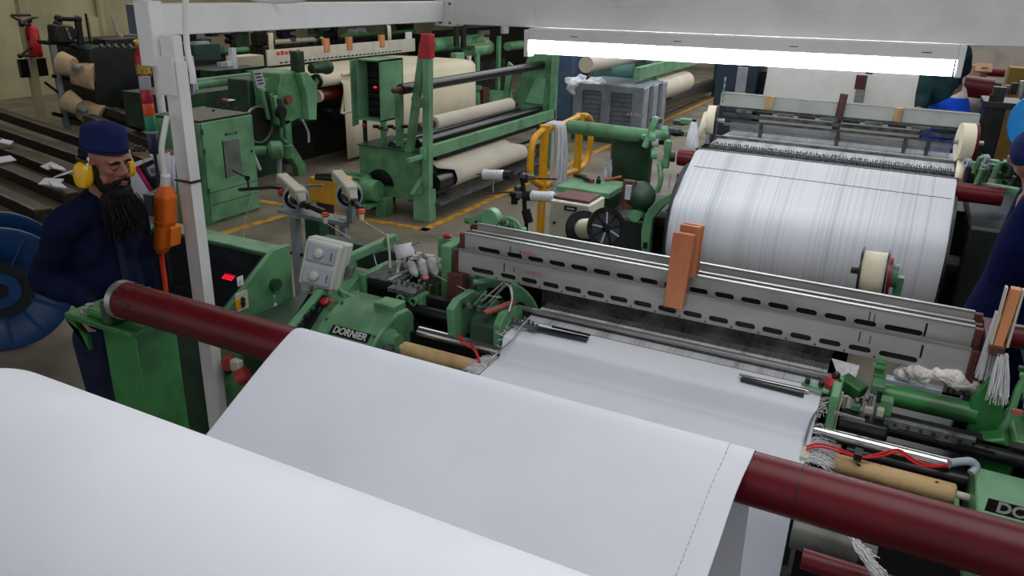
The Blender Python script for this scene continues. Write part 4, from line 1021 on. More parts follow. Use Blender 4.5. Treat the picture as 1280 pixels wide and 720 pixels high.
# green arm castings behind the left frame ends
ga = thing('green_casting', 'pale green crank casting showing over the left end of the heald frames', 'casting', at(600, 280, Y=3.8))
p0, p1 = at(588, 276, Y=3.75), at(614, 272, Y=3.75)
MB().lathe(p1 + V((0, -.03, 0)), (0, 1, 0), [(0, .055), (.06, .055)], 24).build('hub', PALEGREEN, ga, bevel=.004)
m = MB(); m.prism([(p0.x, p0.z - .022), (p0.x, p0.z + .022), (p1.x, p1.z + .055), (p1.x, p1.z - .055)], 'y', 3.73, 3.77); m.build('crank_arm', PALEGREEN, ga, bevel=.004)
MB().cyl(p0 + V((-.03, 0, 0)), p0 + V((0, 0, 0)), .02, n=12).build('end_nut', GREEN, ga)
for k in range(2): MB().cyl(p0 + V((.05 + .03 * k, -.03, .008)), p0 + V((.05 + .03 * k, -.018, .008)), .008, n=8).build('bolt_hole', BLACK, ga)
for k in range(6):
    p = at(626 + 5 * k, 276 + 2.5 * k, Y=3.8)
    MB().hollow(p, p + V((.02, .02, 0)), .03 - .002 * k, .018, 16).build('coupling_ring', PALEGREEN if k % 2 else GREEN, ga)
MB().tube([at(630, 290, Y=3.8), at(633, 273, Y=3.8), at(646, 278, Y=3.8), at(652, 292, Y=3.8)], .01).build('pipe', PALEGREEN, ga)
MB().box((p0.x, 3.75, .0), (p0.x + .3, 3.85, p0.z - .03)).build('pedestal', GREEND, ga)

# --- beige cabinet with the black flanged spool
bc = thing('beige_control_box', 'beige steel box with small black plate behind the near heald frames', 'box', at(712, 300, Y=5.0))
YC_ = 4.9
zt_ = at(712, 254, Y=YC_).z
MB().box((at(686, 285, Y=YC_).x, YC_, .25), (at(735, 285, Y=YC_).x, YC_ + .3, zt_)).build('housing', BEIGE, bc, bevel=.006)
MB().box((at(690, 245, Y=YC_).x, YC_ + .05, zt_), (at(733, 250, Y=YC_).x, YC_ + .28, zt_ + .02)).build('dark_lid', MAROOND, bc, bevel=.004)
fb(MB(), 705, 258, 721, 264, YC_ - .004, .004).build('black_plate', BLACK, bc)
fb(MB(), 708, 260, 718, 262, YC_ - .006, .002).build('plate_print', BEIGE, bc)
fb(MB(), 691, 277, 694, 280, YC_ - .006, .006).build('lock', BLACK, bc)
MB().box((at(690, 285, Y=YC_).x, YC_ + .02, 0), (at(732, 285, Y=YC_).x, YC_ + .28, .25)).build('plinth', GREEND, bc)
fs_ = thing('flanged_spool', 'spool of cream yarn between black spoked flanges beside the beige box', 'spool', at(742, 320, Y=4.6))
c = at(728, 286, Y=4.65); e = at(757, 285, Y=4.42)
d = (e - c).normalized()
MB().lathe(c, d, [(0, .122), (.012, .128), (.02, .12)], 36).build('back_flange', DARKM, fs_)
MB().cyl(c + d * .02, e, .066, n=28).build('yarn', YARN, fs_)
MB().hollow(e, e + d * .018, .128, .10, 36).build('front_rim', DARKM, fs_)
MB().lathe(e + d * .002, d, [(0, .102), (.006, .10)], 32).build('front_disc', mat('dull_dark_disc', (66, 68, 72), .5, .4), fs_)
MB().lathe(e + d * .006, d, [(0, .03), (.016, .028), (.03, .02)], 20).build('hub', BLACK, fs_)
a0 = d.orthogonal().normalized(); b0 = d.cross(a0)
for k in range(9):
    an = 2 * PI * k / 9; u = a0 * math.cos(an) + b0 * math.sin(an)
    MB().bar(e + d * .012 + u * .025, e + d * .012 + u * .105, .010, .008, up=d).build('spoke', GREYLT if k % 2 else DARKM, fs_)
MB().cyl(c - d * .1, e + d * .02, .012, n=10).build('axle', STEEL, fs_)
tag(MB().box((c.x - .05, 4.5, 0), (c.x + .12, 4.75, c.z - .135)).build('spool_pedestal', GREEND, bevel=.01), 'dark green pedestal below the black flanged spool', 'pedestal')

# --- cream selvedge spool standing behind the right side of the frames
ss = thing('selvedge_spool', 'cream yarn spool with black and magenta flanges in front of the far warp sheet', 'spool', at(1092, 380, Y=4.1))
YD = 4.15
c, e = at(1077, 339, Y=YD), at(1106, 343, Y=YD)
d = (e - c).normalized(); R_ = .128
MB().cyl(c, e, .108, n=40).build('yarn', YARN, ss)
MB().cyl(c - d * .012, c, R_, n=36).build('left_flange', BLACK, ss)
MB().cyl(e, e + d * .010, R_, n=36).build('right_flange', BLACK, ss)
MB().cyl(e + d * .012, e + d * .03, R_ * .8, n=36).build('magenta_disc', mat('magenta_disc', (150, 20, 50), .4), ss)
MB().cyl(e + d * .03, e + d * .06, .06, n=24).build('green_hub', GREEN, ss)
MB().cyl(c - d * .05, c - d * .012, .018, n=14).build('axle', DARKM, ss)
MB().box((e.x + .05, YD - .02, .2), (e.x + .09, YD + .03, e.z)).build('support_plate', GREEN, ss)
MB().box((e.x + .02, YD - .15, 0), (e.x + .15, YD + .15, .2)).build('base', GREEND, ss)

# --- yellow rail with hanks of white yarn
yr = thing('yellow_rail', 'yellow tubular guard rail with rounded ends in the aisle', 'rail', at(700, 250, Z=0))
YA, ZB_ = 0, 0
a_ = at(672, 272, Z=.42); 
Xr = -3.02
def xr_pt(px_, py_): return at(px_, py_, X=Xr)
pts = [xr_pt(672, 230), xr_pt(664, 222), xr_pt(663, 200), xr_pt(667, 176), xr_pt(679, 163), xr_pt(700, 157), xr_pt(724, 146), xr_pt(735, 146), xr_pt(739, 157), xr_pt(737, 185), xr_pt(732, 203), xr_pt(722, 212), xr_pt(700, 220), xr_pt(684, 232), xr_pt(672, 230)]
MB().tube(pts, .032, n=12).build('loop_tube', YEL, yr)
for px_, pt_, in ((681, 163), (725, 148)):
    p = xr_pt(px_, pt_)
    MB().lathe((p.x, p.y, 0), (0, 0, 1), [(0, .04), (p.z + .02, .04), (p.z + .03, .03)], 16).build('post', YEL, yr)
    MB().cyl((p.x, p.y, p.z - .02), (p.x, p.y, p.z + .05), .05, n=16).build('joint_sleeve', YEL, yr)
    MB().box((p.x - .1, p.y - .1, 0), (p.x + .1, p.y + .1, .012)).build('base_plate', YEL, yr)
hk = MB()
for k in range(60):
    u = random.uniform(-1, 1); v = random.uniform(-1, 1)
    top = xr_pt(693, 156) + V((v * .05, u * .09, .02))
    bot = xr_pt(692 + 3 * u, random.uniform(225, 240)) + V((v * .05, u * .07, 0))
    hk.tube([top + V((-.05, 0, -.03)), top, top + V((.05, 0, -.05)), (top + bot) / 2 + V((.06, random.uniform(-.02, .02), 0)), bot + V((.05, 0, 0))], .009, n=5)
tag(hk.build('yarn_hank', WYARN), 'white yarn hank draped over the yellow rail', 'yarn', kind='stuff')
# ================================================================== PEOPLE
def ellip(m, c, r, sc, rot=None, n=20):
    M_ = Matrix.Translation(V(c)) @ (rot.to_4x4() if rot else Matrix.Identity(4)) @ Matrix.Diagonal((sc[0] * r, sc[1] * r, sc[2] * r, 1))
    bmesh.ops.create_uvsphere(m.bm, u_segments=n, v_segments=n // 2 + 2, radius=1, matrix=M_)
def limb(m, pts, n=14):
    """pts: (point, radius) chain of tapered capsules"""
    for (a, ra), (b, rb) in zip(pts, pts[1:]):
        a, b = V(a), V(b); m.lathe(a, b - a, [(0, ra), ((b - a).length, rb)], n)
    for a, ra in pts: m.sph(a, ra, n=n)
def remesh(o, vs, it=6, fac=.5):
    md = o.modifiers.new('remesh', 'REMESH'); md.mode = 'VOXEL'; md.voxel_size = vs; md.use_smooth_shade = True
    md = o.modifiers.new('relax', 'SMOOTH'); md.iterations = it; md.factor = fac
def hand(m, W, D, Pn, L=.185):
    """W wrist point, D hand direction, Pn palm normal (fingers curl towards it)"""
    D = V(D).normalized(); Pn = V(Pn); Pn = (Pn - D * Pn.dot(D)).normalized(); S = D.cross(Pn); W = V(W)
    limb(m, [(W, .026), (W + D * .03, .028)])
    for k in range(4):
        o = S * (-.030 + .020 * k)
        b = W + D * .085 + o
        limb(m, [(W + D * .02 + o * .7, .018), (b, .0125)])
        Lf = (.068, .078, .074, .058)[k]
        p1 = b + D * Lf * .45 + Pn * .008; p2 = p1 + D * Lf * .25 + Pn * .018; p3 = p2 + D * Lf * .12 + Pn * .02
        limb(m, [(b, .0105), (p1, .0095), (p2, .0085), (p3, .0075)], 10)
    t0 = W + D * .03 - S * .026; t1 = t0 + D * .03 - S * .024 + Pn * .012; t2 = t1 + D * .028 - S * .004 + Pn * .014
    limb(m, [(t0, .015), (t1, .012), (t2, .0095)], 10)

def person_body(Hd, face, z_sh, scale=1.0): pass

# ---------- the weaver, left. He faces +X (fw), his right side is -Y
HX, HY, HZ = at(133, 203, Y=2.16)     # head centre
per = thing('person', 'person in navy overall, round cap and yellow ear defenders standing at the left', 'person', (HX - .06, HY, 0))
HC = V((HX, HY, HZ))
yaw = math.radians(3); pit = math.radians(11)
Rh = (Matrix.Rotation(yaw, 3, 'Z') @ Matrix.Rotation(pit, 3, 'Y'))     # local +X = face forward
def hp(x, y, z): return HC + Rh @ V((x, y, z))
m = MB()
ellip(m, hp(-.012, 0, .035), 1, (.098, .078, .098), Rh)
ellip(m, hp(.018, 0, -.02), 1, (.074, .066, .098), Rh)       # face mass
ellip(m, hp(.050, 0, -.082), 1, (.040, .042, .032), Rh)      # chin
for s_ in (-1, 1):
    ellip(m, hp(.058, s_ * .034, -.012), 1, (.026, .026, .022), Rh)   # cheek
    ellip(m, hp(.074, s_ * .030, .034), 1, (.022, .030, .012), Rh)    # brow
    ellip(m, hp(.020, s_ * .056, -.06), 1, (.045, .018, .035), Rh)    # jaw
    ellip(m, hp(-.005, s_ * .079, .0), 1, (.022, .010, .034), Rh)     # ear
    ellip(m, hp(.099, s_ * .013, -.020), 1, (.012, .010, .009), Rh)   # nostril wing
m.lathe(hp(.080, 0, .030), hp(.110, 0, -.016) - hp(.080, 0, .030), [(0, .011), (.03, .014), (.055, .014)], 12)
ellip(m, hp(.088, 0, -.036), 1, (.016, .020, .014), Rh)
ellip(m, hp(.108, 0, -.016), 1, (.014, .012, .011), Rh)
ellip(m, hp(.082, 0, -.052), 1, (.022, .026, .018), Rh)      # mouth mound
# neck, torso, arms, legs as one skin body
NB = V((HX - .045, HY, HZ - .16))
limb(m, [(hp(-.02, 0, -.05), .060), (NB, .062), (NB + V((-.02, 0, -.06)), .075)])
SR = V((HX - .09, HY - .17, HZ - .235)); SL = V((HX - .15, HY + .16, HZ - .235))
ELR = V((HX - .22, HY - .23, HZ - .50)); WRR = V((HX + .12, HY - .16, HZ - .64))
ELL = V((HX - .17, HY + .22, HZ - .51)); WRL = V((HX - .10, HY + .20, HZ - .76))
ellip(m, (HX - .11, HY, HZ - .38), 1, (.10, .14, .20)); ellip(m, (HX - .12, HY, HZ - .62), 1, (.10, .13, .2))
limb(m, [(SR, .05), (ELR, .042), (WRR, .027)]); limb(m, [(SL, .05), (ELL, .042), (WRL, .027)])
hand(m, WRR, V((.9, .15, -.25)), V((.1, 0, -1))); hand(m, WRL, V((.1, 0, -1)), V((0, -1, 0)))
hipz = HZ - .76
for s_ in (-1, 1):
    limb(m, [((HX - .12, HY + s_ * .09, hipz), .09), ((HX - .10, HY + s_ * .10, hipz - .42), .055), ((HX - .12, HY + s_ * .105, .08), .04)])
body = m.build('body', SKIN, per); remesh(body, .0055, 3, .5)
# features
for s_ in (-1, 1):
    MB().sph(hp(.0805, s_ * .031, .008), .0115, (1, 1.1, .75), 14).build('eye', EYEW, per)
    MB().sph(hp(.0895, s_ * .032, .005), .0052, (.6, 1, 1), 10).build('iris', BLACK, per)
    mm = MB(); mm.tube([hp(.0905, s_ * .014, .030), hp(.097, s_ * .030, .036), hp(.080, s_ * .052, .028)], .0055, n=6); mm.build('eyebrow', HAIR, per)
    mm = MB(); mm.tube([hp(.085, s_ * .018, .014), hp(.093, s_ * .031, .0175), hp(.080, s_ * .045, .010)], .0042, n=6); mm.build('eyelid', SKIN, per)
mm = MB(); ellip(mm, hp(.100, 0, -.056), 1, (.010, .022, .0055), Rh, 12); ellip(mm, hp(.098, 0, -.066), 1, (.010, .018, .006), Rh, 12); mm.build('lips', LIPS, per)
# beard
m = MB()
ellip(m, hp(.060, 0, -.110), 1, (.050, .062, .040), Rh)
for s_ in (-1, 1):
    limb(m, [(hp(.012, s_ * .072, .0), .012), (hp(.018, s_ * .069, -.045), .021), (hp(.045, s_ * .050, -.085), .028)], 10)
    limb(m, [(hp(.100, s_ * .004, -.040), .0085), (hp(.096, s_ * .022, -.048), .009), (hp(.078, s_ * .038, -.072), .013)], 8)
ellip(m, hp(.055, 0, -.16), 1, (.052, .078, .06), Rh); ellip(m, V(hp(.062, .0, -.215)), 1, (.048, .082, .06)); ellip(m, V(hp(.075, .006, -.262)), 1, (.036, .066, .045))
bd = m.build('beard', HAIR, per); remesh(bd, .006, 2, .5)
tx = bpy.data.textures.new('beard_noise', 'CLOUDS'); tx.noise_scale = .025
md = bd.modifiers.new('tufts', 'DISPLACE'); md.texture = tx; md.strength = .014
m = MB()
for k in range(260):
    an = random.uniform(-1, 1); y_ = an * .082; z_ = random.uniform(-.23, -.12)
    p = hp(.075 + .03 * math.sqrt(max(0, 1 - an * an)), y_, z_)
    m.tube([p, p + V((.012 + random.uniform(-.01, .012), random.uniform(-.012, .012) + an * .008, -.05)), p + V((.012 + random.uniform(-.012, .02), random.uniform(-.02, .02) + an * .012, -.085))], .0016, n=4)
m.build('beard_strands', HAIR, per, kind='stuff')
# hair below the cap
m = MB(); ellip(m, hp(-.030, 0, .028), 1, (.096, .081, .080), Rh)
hr = m.build('hair', HAIR, per)
# cap: tall, flat topped, curving in at the crown
m = MB(); rgp = None
crown = [(.056, .083, .102), (.062, .084, .103), (.095, .083, .101), (.132, .080, .096), (.152, .074, .088), (.163, .055, .066), (.168, .028, .036), (.169, .001, .001)]
for z_, ry, rx in crown:
    rg = []
    for k in range(40):
        a = 2 * PI * k / 40
        rg.append(m.bm.verts.new(hp(-.012 + rx * math.cos(a), ry * math.sin(a), z_ + .006 * math.cos(a))))
    if rgp: m.skin(rgp, rg)
    rgp = rg
cp = m.build('cap', CAPB, per, solid=.003, smooth=60)
m = MB()
rg1 = [hp(-.012 + .104 * math.cos(2 * PI * k / 40), .086 * math.sin(2 * PI * k / 40), .070 + .006 * math.cos(2 * PI * k / 40)) for k in range(41)]
m.tube(rg1, .0022, n=5, smooth=False); m.build('cap_seam', BLUED, cp)
# ear defenders
em = None
for s_ in (-1, 1):
    m = MB(); prg = None; cc = hp(-.012, s_ * .086, -.040)
    out = Rh @ V((0, s_, 0)); fwd = Rh @ V((1, 0, 0)); upv = Rh @ V((0, 0, 1))
    for t_, sc_ in ((-.006, .85), (.0, .92), (.012, 1.0), (.028, .97), (.038, .85), (.043, .6), (.045, .02)):
        rg = [m.bm.verts.new(cc + out * t_ + fwd * (.041 * sc_ * math.copysign(abs(math.cos(2 * PI * k / 28)) ** .8, math.cos(2 * PI * k / 28))) + upv * (.058 * sc_ * math.copysign(abs(math.sin(2 * PI * k / 28)) ** .85, math.sin(2 * PI * k / 28)))) for k in range(28)]
        if prg: m.skin(prg, rg)
        else: m.bm.faces.new(rg)
        prg = rg
    m.bm.faces.new(prg)
    cup = m.build('ear_cup', YELM, per)
    m = MB(); c2 = hp(.010, s_ * .124, -.055)
    m.box(V((-.016, -.006, -.024)), V((.016, .006, .024))); m.bm.transform(Matrix.Translation(c2) @ Rh.to_4x4()); m.build('cup_arm', YELM, cup, bevel=.004)
    MB().cyl(hp(.020, s_ * .118, -.03), hp(.016, s_ * .10, .045), .004, n=8).build('band_wire', WHITEP, cup)
    MB().cyl(hp(-.012, s_ * .076, -.04), hp(-.012, s_ * .088, -.04), .048, n=24).build('cushion', BLACK, cup)
m = MB(); pts = [hp(-.008 - .0 * math.sin(a), .100 * math.cos(a), .01 + .148 * math.sin(a)) for a in [PI * k / 16 for k in range(17)]]
pts = [hp(.02 - .14 * math.sin(PI * k / 16), .108 * math.cos(PI * k / 16), .03 - .03 * math.sin(PI * k / 16)) for k in range(17)]
m.tube(pts, .006, n=6); m.build('head_band', BLACK, per)
# overall
m = MB()
ellip(m, (HX - .11, HY, HZ - .36), 1, (.14, .185, .20)); ellip(m, (HX - .12, HY, HZ - .56), 1, (.15, .17, .26)); ellip(m, (HX - .12, HY, HZ - .78), 1, (.155, .18, .20))
limb(m, [(V((HX - .08, HY - .02, HZ - .20)), .095), (SR + V((.0, .02, .0)), .078), (SR + V((0, -.01, -.03)), .080), (ELR, .068), ((ELR + WRR) / 2, .056), (WRR + (ELR - WRR) * .12, .046)], 18)
limb(m, [(V((HX - .09, HY + .02, HZ - .20)), .095), (SL + V((.0, -.02, .0)), .078), (SL + V((0, .01, -.03)), .080), (ELL, .068), ((ELL + WRL) / 2, .056), (WRL + (ELL - WRL) * .12, .046)], 18)
m.lathe((HX - .12, HY, HZ - .92), (0, 0, 1), [(0, .18), (.2, .17)], 28)
coat = m.build('overall_jacket', NAVY, per); remesh(coat, .011, 5, .5)
tx = bpy.data.textures.new('fold_noise', 'CLOUDS'); tx.noise_scale = .16
md = coat.modifiers.new('folds', 'DISPLACE'); md.texture = tx; md.strength = .045; md.mid_level = .6
# collar, placket, pocket with pens
m = MB(); rws = []
for (r_, z_) in ((.070, -.155), (.084, -.175), (.100, -.205)):
    rws.append([V((HX - .05 + r_ * 1.05 * math.cos(a), HY + r_ * math.sin(a), HZ + z_ - .035 * math.cos(a))) for a in [PI * 2 * (k / 28) for k in range(2, 27)]])
m.sheet(rws); m.build('collar', NAVY, coat, solid=.006, smooth=80)
m = MB(); m.bar(V((HX + .02, HY - .02, HZ - .30)), V((HX + .035, HY - .02, HZ - .62)), .03, .006, up=(1, 0, 0)); m.build('placket', NAVYT, coat)
m = MB(); c = at(160, 285, X=HX + .03); m.cyl(c, c + V((0, 0, .035)), .006, n=8); m.build('green_pen', SGREEN, coat)
MB().cyl(c + V((.02, .02, -.005)), c + V((.02, .02, .03)), .008, n=8).build('pen', BLACK, coat)
# trousers
m = MB()
for s_ in (-1, 1):
    limb(m, [((HX - .12, HY + s_ * .085, hipz - .05), .115), ((HX - .10, HY + s_ * .10, hipz - .44), .085), ((HX - .12, HY + s_ * .105, .10), .068)], 18)
tr = m.build('trousers', NAVYT, per); remesh(tr, .012, 4, .5)
for s_ in (-1, 1):
    m = MB(); ellip(m, (HX - .06, HY + s_ * .105, .045), 1, (.14, .05, .045)); m.build('shoe', BLACK, per)

# ---------- person bending over the far loom, right of the tube light
C2 = at(1180, 110, Y=9.3)
p2 = thing('person', 'person in dark green pullover and bright blue jeans bending over, one arm raised', 'person', (C2.x, 9.3, 0))
Y2 = 9.3
def w(px_, py_, y=Y2): return at(px_, py_, Y=y)
m = MB()
limb(m, [(w(1188, 142), .17), (w(1185, 120), .15), (w(1178, 98), .16), (w(1174, 84), .13), (w(1172, 66), .06)], 14)
ellip(m, w(1171, 54), 1, (.085, .10, .115))
ellip(m, w(1168, 57, Y2 - .09), 1, (.02, .03, .025))
limb(m, [(w(1192, 88), .07), (w(1202, 84, Y2 - .1), .055), (w(1206, 68, Y2 - .2), .04), (w(1207, 60, Y2 - .2), .032)])
hand(m, w(1207, 60, Y2 - .2), V((.1, 0, 1)), V((-1, 0, 0)))
limb(m, [(w(1162, 92), .07), (w(1154, 120, Y2 - .2), .055), (w(1148, 139, Y2 - .35), .04)])
hand(m, w(1147, 140, Y2 - .35), V((-.6, -.3, -.6)), V((0, 0, -1)))
for s_ in (-.09, .09):
    k0 = w(1188, 142); limb(m, [(V((k0.x + s_, Y2, k0.z - .05)), .09), (V((k0.x + s_, Y2, .5)), .07), (V((k0.x + s_, Y2, .08)), .05)])
b2 = m.build('body', SKIN, p2); remesh(b2, .011, 3)
m = MB()
limb(m, [(w(1178, 116), .17), (w(1178, 104), .18), (w(1176, 90), .17), (w(1174, 78), .10)], 18)
limb(m, [(w(1192, 90), .10), (w(1203, 86, Y2 - .1), .082), (w(1206, 70, Y2 - .2), .068), (w(1207, 63, Y2 - .2), .055)], 16)
limb(m, [(w(1163, 92), .10), (w(1155, 118, Y2 - .18), .08), (w(1151, 132, Y2 - .3), .062)], 16)
sw = m.build('pullover', DGREENC, p2); remesh(sw, .014, 4)
m = MB(); limb(m, [(w(1188, 126), .16), (w(1197, 116, Y2 + .0), .085)], 18); o = m.build('shirt_hem', mat('pale_pink_cotton', (214, 200, 206), .9), p2); remesh(o, .014, 3)
m = MB(); k0 = w(1188, 140)
limb(m, [(w(1186, 134), .19), (w(1185, 147), .215)], 18)
for s_ in (-.09, .10):
    limb(m, [(V((k0.x + s_, Y2, k0.z - .1)), .13), (V((k0.x + s_, Y2, .5)), .10), (V((k0.x + s_, Y2, .12)), .085)], 16)
o = m.build('jeans', JEANS, p2); remesh(o, .016, 4)
m = MB(); ellip(m, w(1171, 51), 1, (.095, .11, .11)); m.build('hair', HAIR, p2)
for s_ in (-.09, .10):
    m = MB(); ellip(m, (k0.x + s_, Y2 - .03, .05), 1, (.05, .14, .05)); m.build('shoe', BLACK, p2)

# ---------- person in blue at the right edge
Y3 = 4.75
h3 = at(1290, 196, Y=Y3)
p3 = thing('person', 'person in dark blue overall and blue cap cut off by the right picture edge', 'person', (h3.x + .1, Y3, 0))
m = MB()
ellip(m, h3, 1, (.085, .10, .115)); ellip(m, h3 + V((-.09, 0, -.02)), 1, (.02, .018, .03))
limb(m, [(h3 + V((.03, 0, -.08)), .06), (h3 + V((.08, 0, -.2)), .07)])
sh = h3 + V((.12, 0, -.25)); hp3 = V((h3.x + .28, Y3, .98))
limb(m, [(sh, .14), ((sh + hp3) / 2, .14), (hp3, .14)])
for s_ in (-1, 1):
    e_ = sh + V((.10, s_ * .24, -.27)); w_ = e_ + V((.22, s_ * -.05, -.12))
    limb(m, [(sh + V((0, s_ * .18, 0)), .055), (e_, .045), (w_, .03)]); hand(m, w_, V((1, 0, -.2)), V((0, 0, -1)))
    limb(m, [(hp3 + V((0, s_ * .09, 0)), .09), (V((h3.x + .24, Y3 + s_ * .11, .5)), .06), (V((h3.x + .3, Y3 + s_ * .11, .08)), .045)])
b3 = m.build('body', SKIN, p3); remesh(b3, .011, 3)
m = MB(); ellip(m, h3 + V((0, 0, .03)), 1, (.105, .115, .115)); m.build('cap', CAPB, p3)
m = MB()
limb(m, [(sh + V((0, -.08, 0)), .14), (sh + V((-.02, -.06, -.2)), .17), (hp3 + V((-.16, 0, 0)), .20), (hp3 + V((-.20, -.02, -.25)), .22)], 20)
limb(m, [(sh + V((0, .08, 0)), .14), (sh + V((0, .06, -.2)), .17), (hp3 + V((0, 0, 0)), .20), (hp3 + V((-.06, 0, -.25)), .22)], 20)
for s_ in (-1, 1):
    e_ = sh + V((.10, s_ * .24, -.27)); w_ = e_ + V((.18, s_ * -.04, -.10))
    limb(m, [(sh + V((0, s_ * .17, 0)), .085), (e_, .07), (w_, .05)], 16)
o = m.build('overall_coat', BLUED, p3); remesh(o, .014, 5)
m = MB()
for s_ in (-1, 1):
    limb(m, [(hp3 + V((-.1, s_ * .09, -.2)), .12), (V((h3.x + .15, Y3 + s_ * .11, .5)), .09), (V((h3.x + .28, Y3 + s_ * .11, .12)), .08)], 16)
o = m.build('trousers', BLUED, p3); remesh(o, .016, 4)
for s_ in (-1, 1):
    m = MB(); ellip(m, (h3.x + .24, Y3 + s_ * .11, .05), 1, (.14, .05, .05)); m.build('shoe', BLACK, p3)
# ================================================================== MIDDLE AND FAR MACHINES
# --- green electrical cabinet
ec = thing('electrical_cabinet', 'green steel electrical cabinet with grey window and dark top panel, left of the post', 'cabinet', (-6.45, 5.85, 0))
x0, x1, y0, y1, zt_ = -6.86, -6.17, 5.50, 6.21, 1.05
MB().box((x0, y0, 0.0), (x1 - .02, y1, zt_ - .02)).build('cabinet_body', GREEN, ec, bevel=.006)
dr = MB().box((x1 - .02, y0 + .02, .03), (x1, y1 - .015, zt_ - .015)).build('door', PALEGREEN, ec, bevel=.005)
MB().box((x1, 5.765, .45), (x1 + .004, 5.985, .82)).build('window', mat('smoky_window', (120, 126, 122), .3, var=.15), dr, bevel=.002)
MB().box((x1 - .002, 5.752, .44), (x1 + .003, 5.765, .83)).build('window_edge', BLACK, dr)
MB().box((x1, 5.80, .875), (x1 + .004, 5.96, .895)).build('name_plate', BLACK, dr)
text('plate_lettering', 'DORNIER', .02, frame_mat((x1 + .0055, 5.88, .885), (0, 1, 0), (1, 0, 0)), GREYLT, dr, sx=1.3)
MB().cyl((x1, 6.14, .66), (x1 + .01, 6.14, .66), .012, n=12).build('lock', BLACK, dr)
for z in (.20, .33): MB().box((x1 - .001, y0 + .03, z), (x1 + .0015, y1 - .03, z + .006)).build('panel_seam', GREEND, dr)
for z in (.35, .75, .95): MB().cyl((x1 + .0, y0 + .02, z - .03), (x1 + .0, y0 + .02, z + .03), .008, n=8).build('hinge', GREEND, dr)
MB().box((x0 + .02, y0 + .02, zt_ - .02), (x1 - .03, y1 - .02, zt_ + .004)).build('control_panel', mat('brown_black_panel', (52, 50, 42), .4), ec)
MB().box((x0, y0, zt_ - .03), (x0 + .02, y1, zt_ + .008)).build('panel_rim', GREEN, ec)
for (px_, py_) in ((267, 139), (279, 137), (285, 134), (295, 137)):
    c = at(px_, py_, Z=zt_); MB().lathe((c.x, c.y, zt_), (0, 0, 1), [(0, .016), (.02, .014)], 14).build('push_button', BLACK, ec)
c = at(281, 127, Z=zt_); MB().lathe((c.x, c.y, zt_), (0, 0, 1), [(0, .02), (.015, .02), (.016, .034), (.03, .03)], 16).build('red_button', RED, ec)
MB().box((c.x - .05, c.y + .05, zt_), (c.x + .02, c.y + .14, zt_ + .01)).build('white_label', PAPER, ec)

# --- far-left loom (faces the aisle), its cloth and frames run in depth
L3 = thing('weaving_loom', 'dark green loom behind the cabinet, with a long white slotted heald frame', 'loom', (-8.0, 9.5, 0))
def P3(m, name, mt, **k): return m.build(name, mt, L3, **k)
XF = -8.6
MB().cyl((-8.75, at(236, 104, X=-8.75).y, at(240, 106, X=-8.75).z), (-8.75, at(314, 96, X=-8.75).y, at(314, 97, X=-8.75).z), .075, n=24).build('green_tube', GREEN, L3)
def fx(m, x0_, y0_, x1_, y1_, X, d):
    """box whose face, in the plane X (seen from +X), spans the two photo corners; depth d goes to -X"""
    ym = (y0_ + y1_) / 2; xm = (x0_ + x1_) / 2
    a = at(x0_, ym, X=X).y; b = at(x1_, ym, X=X).y; t_ = at(xm, y0_, X=X).z; bt_ = at(xm, y1_, X=X).z
    m.box((X - d, a, bt_), (X, b, t_)); return m
X3 = -6.9
def px3(pts, X, d, name, mt, **k):
    vv = [at(a, b, X=X) for a, b in pts]
    return P3(MB().prism([(v.y, v.z) for v in vv], 'x', X - d, X), name, mt, **k)
px3([(352, 92), (372, 88), (396, 106), (396, 150), (380, 152), (374, 148), (354, 160), (346, 130)], X3, .5, 'side_housing', GREEN, bevel=.02)
px3([(376, 92), (384, 90), (397, 106), (396, 150), (386, 150), (384, 120)], X3 + .1, .1, 'housing_edge', PALEGREEN, bevel=.01)
px3([(310, 100), (352, 96), (352, 200), (366, 230), (378, 235), (318, 240)], X3 - .35, .35, 'side_frame', GREEND, bevel=.02)
px3([(324, 100), (340, 96), (348, 130), (342, 170), (330, 140)], X3 - .2, .12, 'arm_casting', GREEN, bevel=.02)
px3([(356, 150), (364, 150), (366, 180), (382, 205), (384, 222), (376, 236), (372, 210), (360, 190)], X3, .1, 'leg_casting', GREEN, bevel=.01)
for k in range(5):
    px3([(328 + 5 * k, 112 + 3 * k), (332 + 5 * k, 110 + 3 * k), (342 + 4 * k, 148 + 2 * k), (337 + 4 * k, 150 + 2 * k)], X3 - .1 + .03 * k, .05, 'lever', (PALEGREEN, GREEND, GREEN)[k % 3], bevel=.005)
c = at(359, 124, X=X3 + .02); P3(MB().cyl(c, c + V((.04, 0, 0)), .055, n=20), 'rusty_cap', mat('rust_brown', (128, 70, 44), .7))
c = at(349, 140, X=X3); P3(MB().cyl(c, c + V((.06, 0, 0)), .07, n=20), 'black_hole_ring', BLACK)
c = at(320, 155, X=X3 - .2)
P3(MB().lathe(c, (1, 0, 0), [(0, .20), (.02, .22), (.05, .21)], 32), 'flywheel', BLACK)
P3(MB().hollow(c + V((.03, 0, 0)), c + V((.06, 0, 0)), .225, .205, 32), 'flywheel_rim', STEEL)
c = at(334, 188, X=X3 + .1)
mo = P3(MB().lathe(c, V((.6, .7, 0)), [(0, .06), (.04, .11), (.16, .11), (.18, .08)], 24), 'motor', GREEN)
P3(MB().cyl(c + V((-.2, -.15, 0)), c, .055, n=16), 'motor_neck', GREEN)
for pts, r_, mt in (([(349, 222), (349, 180)], .03, GREYLT), ([(325, 212), (320, 200), (316, 192)], .02, WHITEP), ([(386, 178), (385, 165), (378, 150)], .015, GREYLT), ([(358, 178), (352, 172), (352, 160)], .02, GREEN)):
    P3(MB().tube([at(a, b, X=X3 + .15) for a, b in pts], r_), 'pipe', mt)
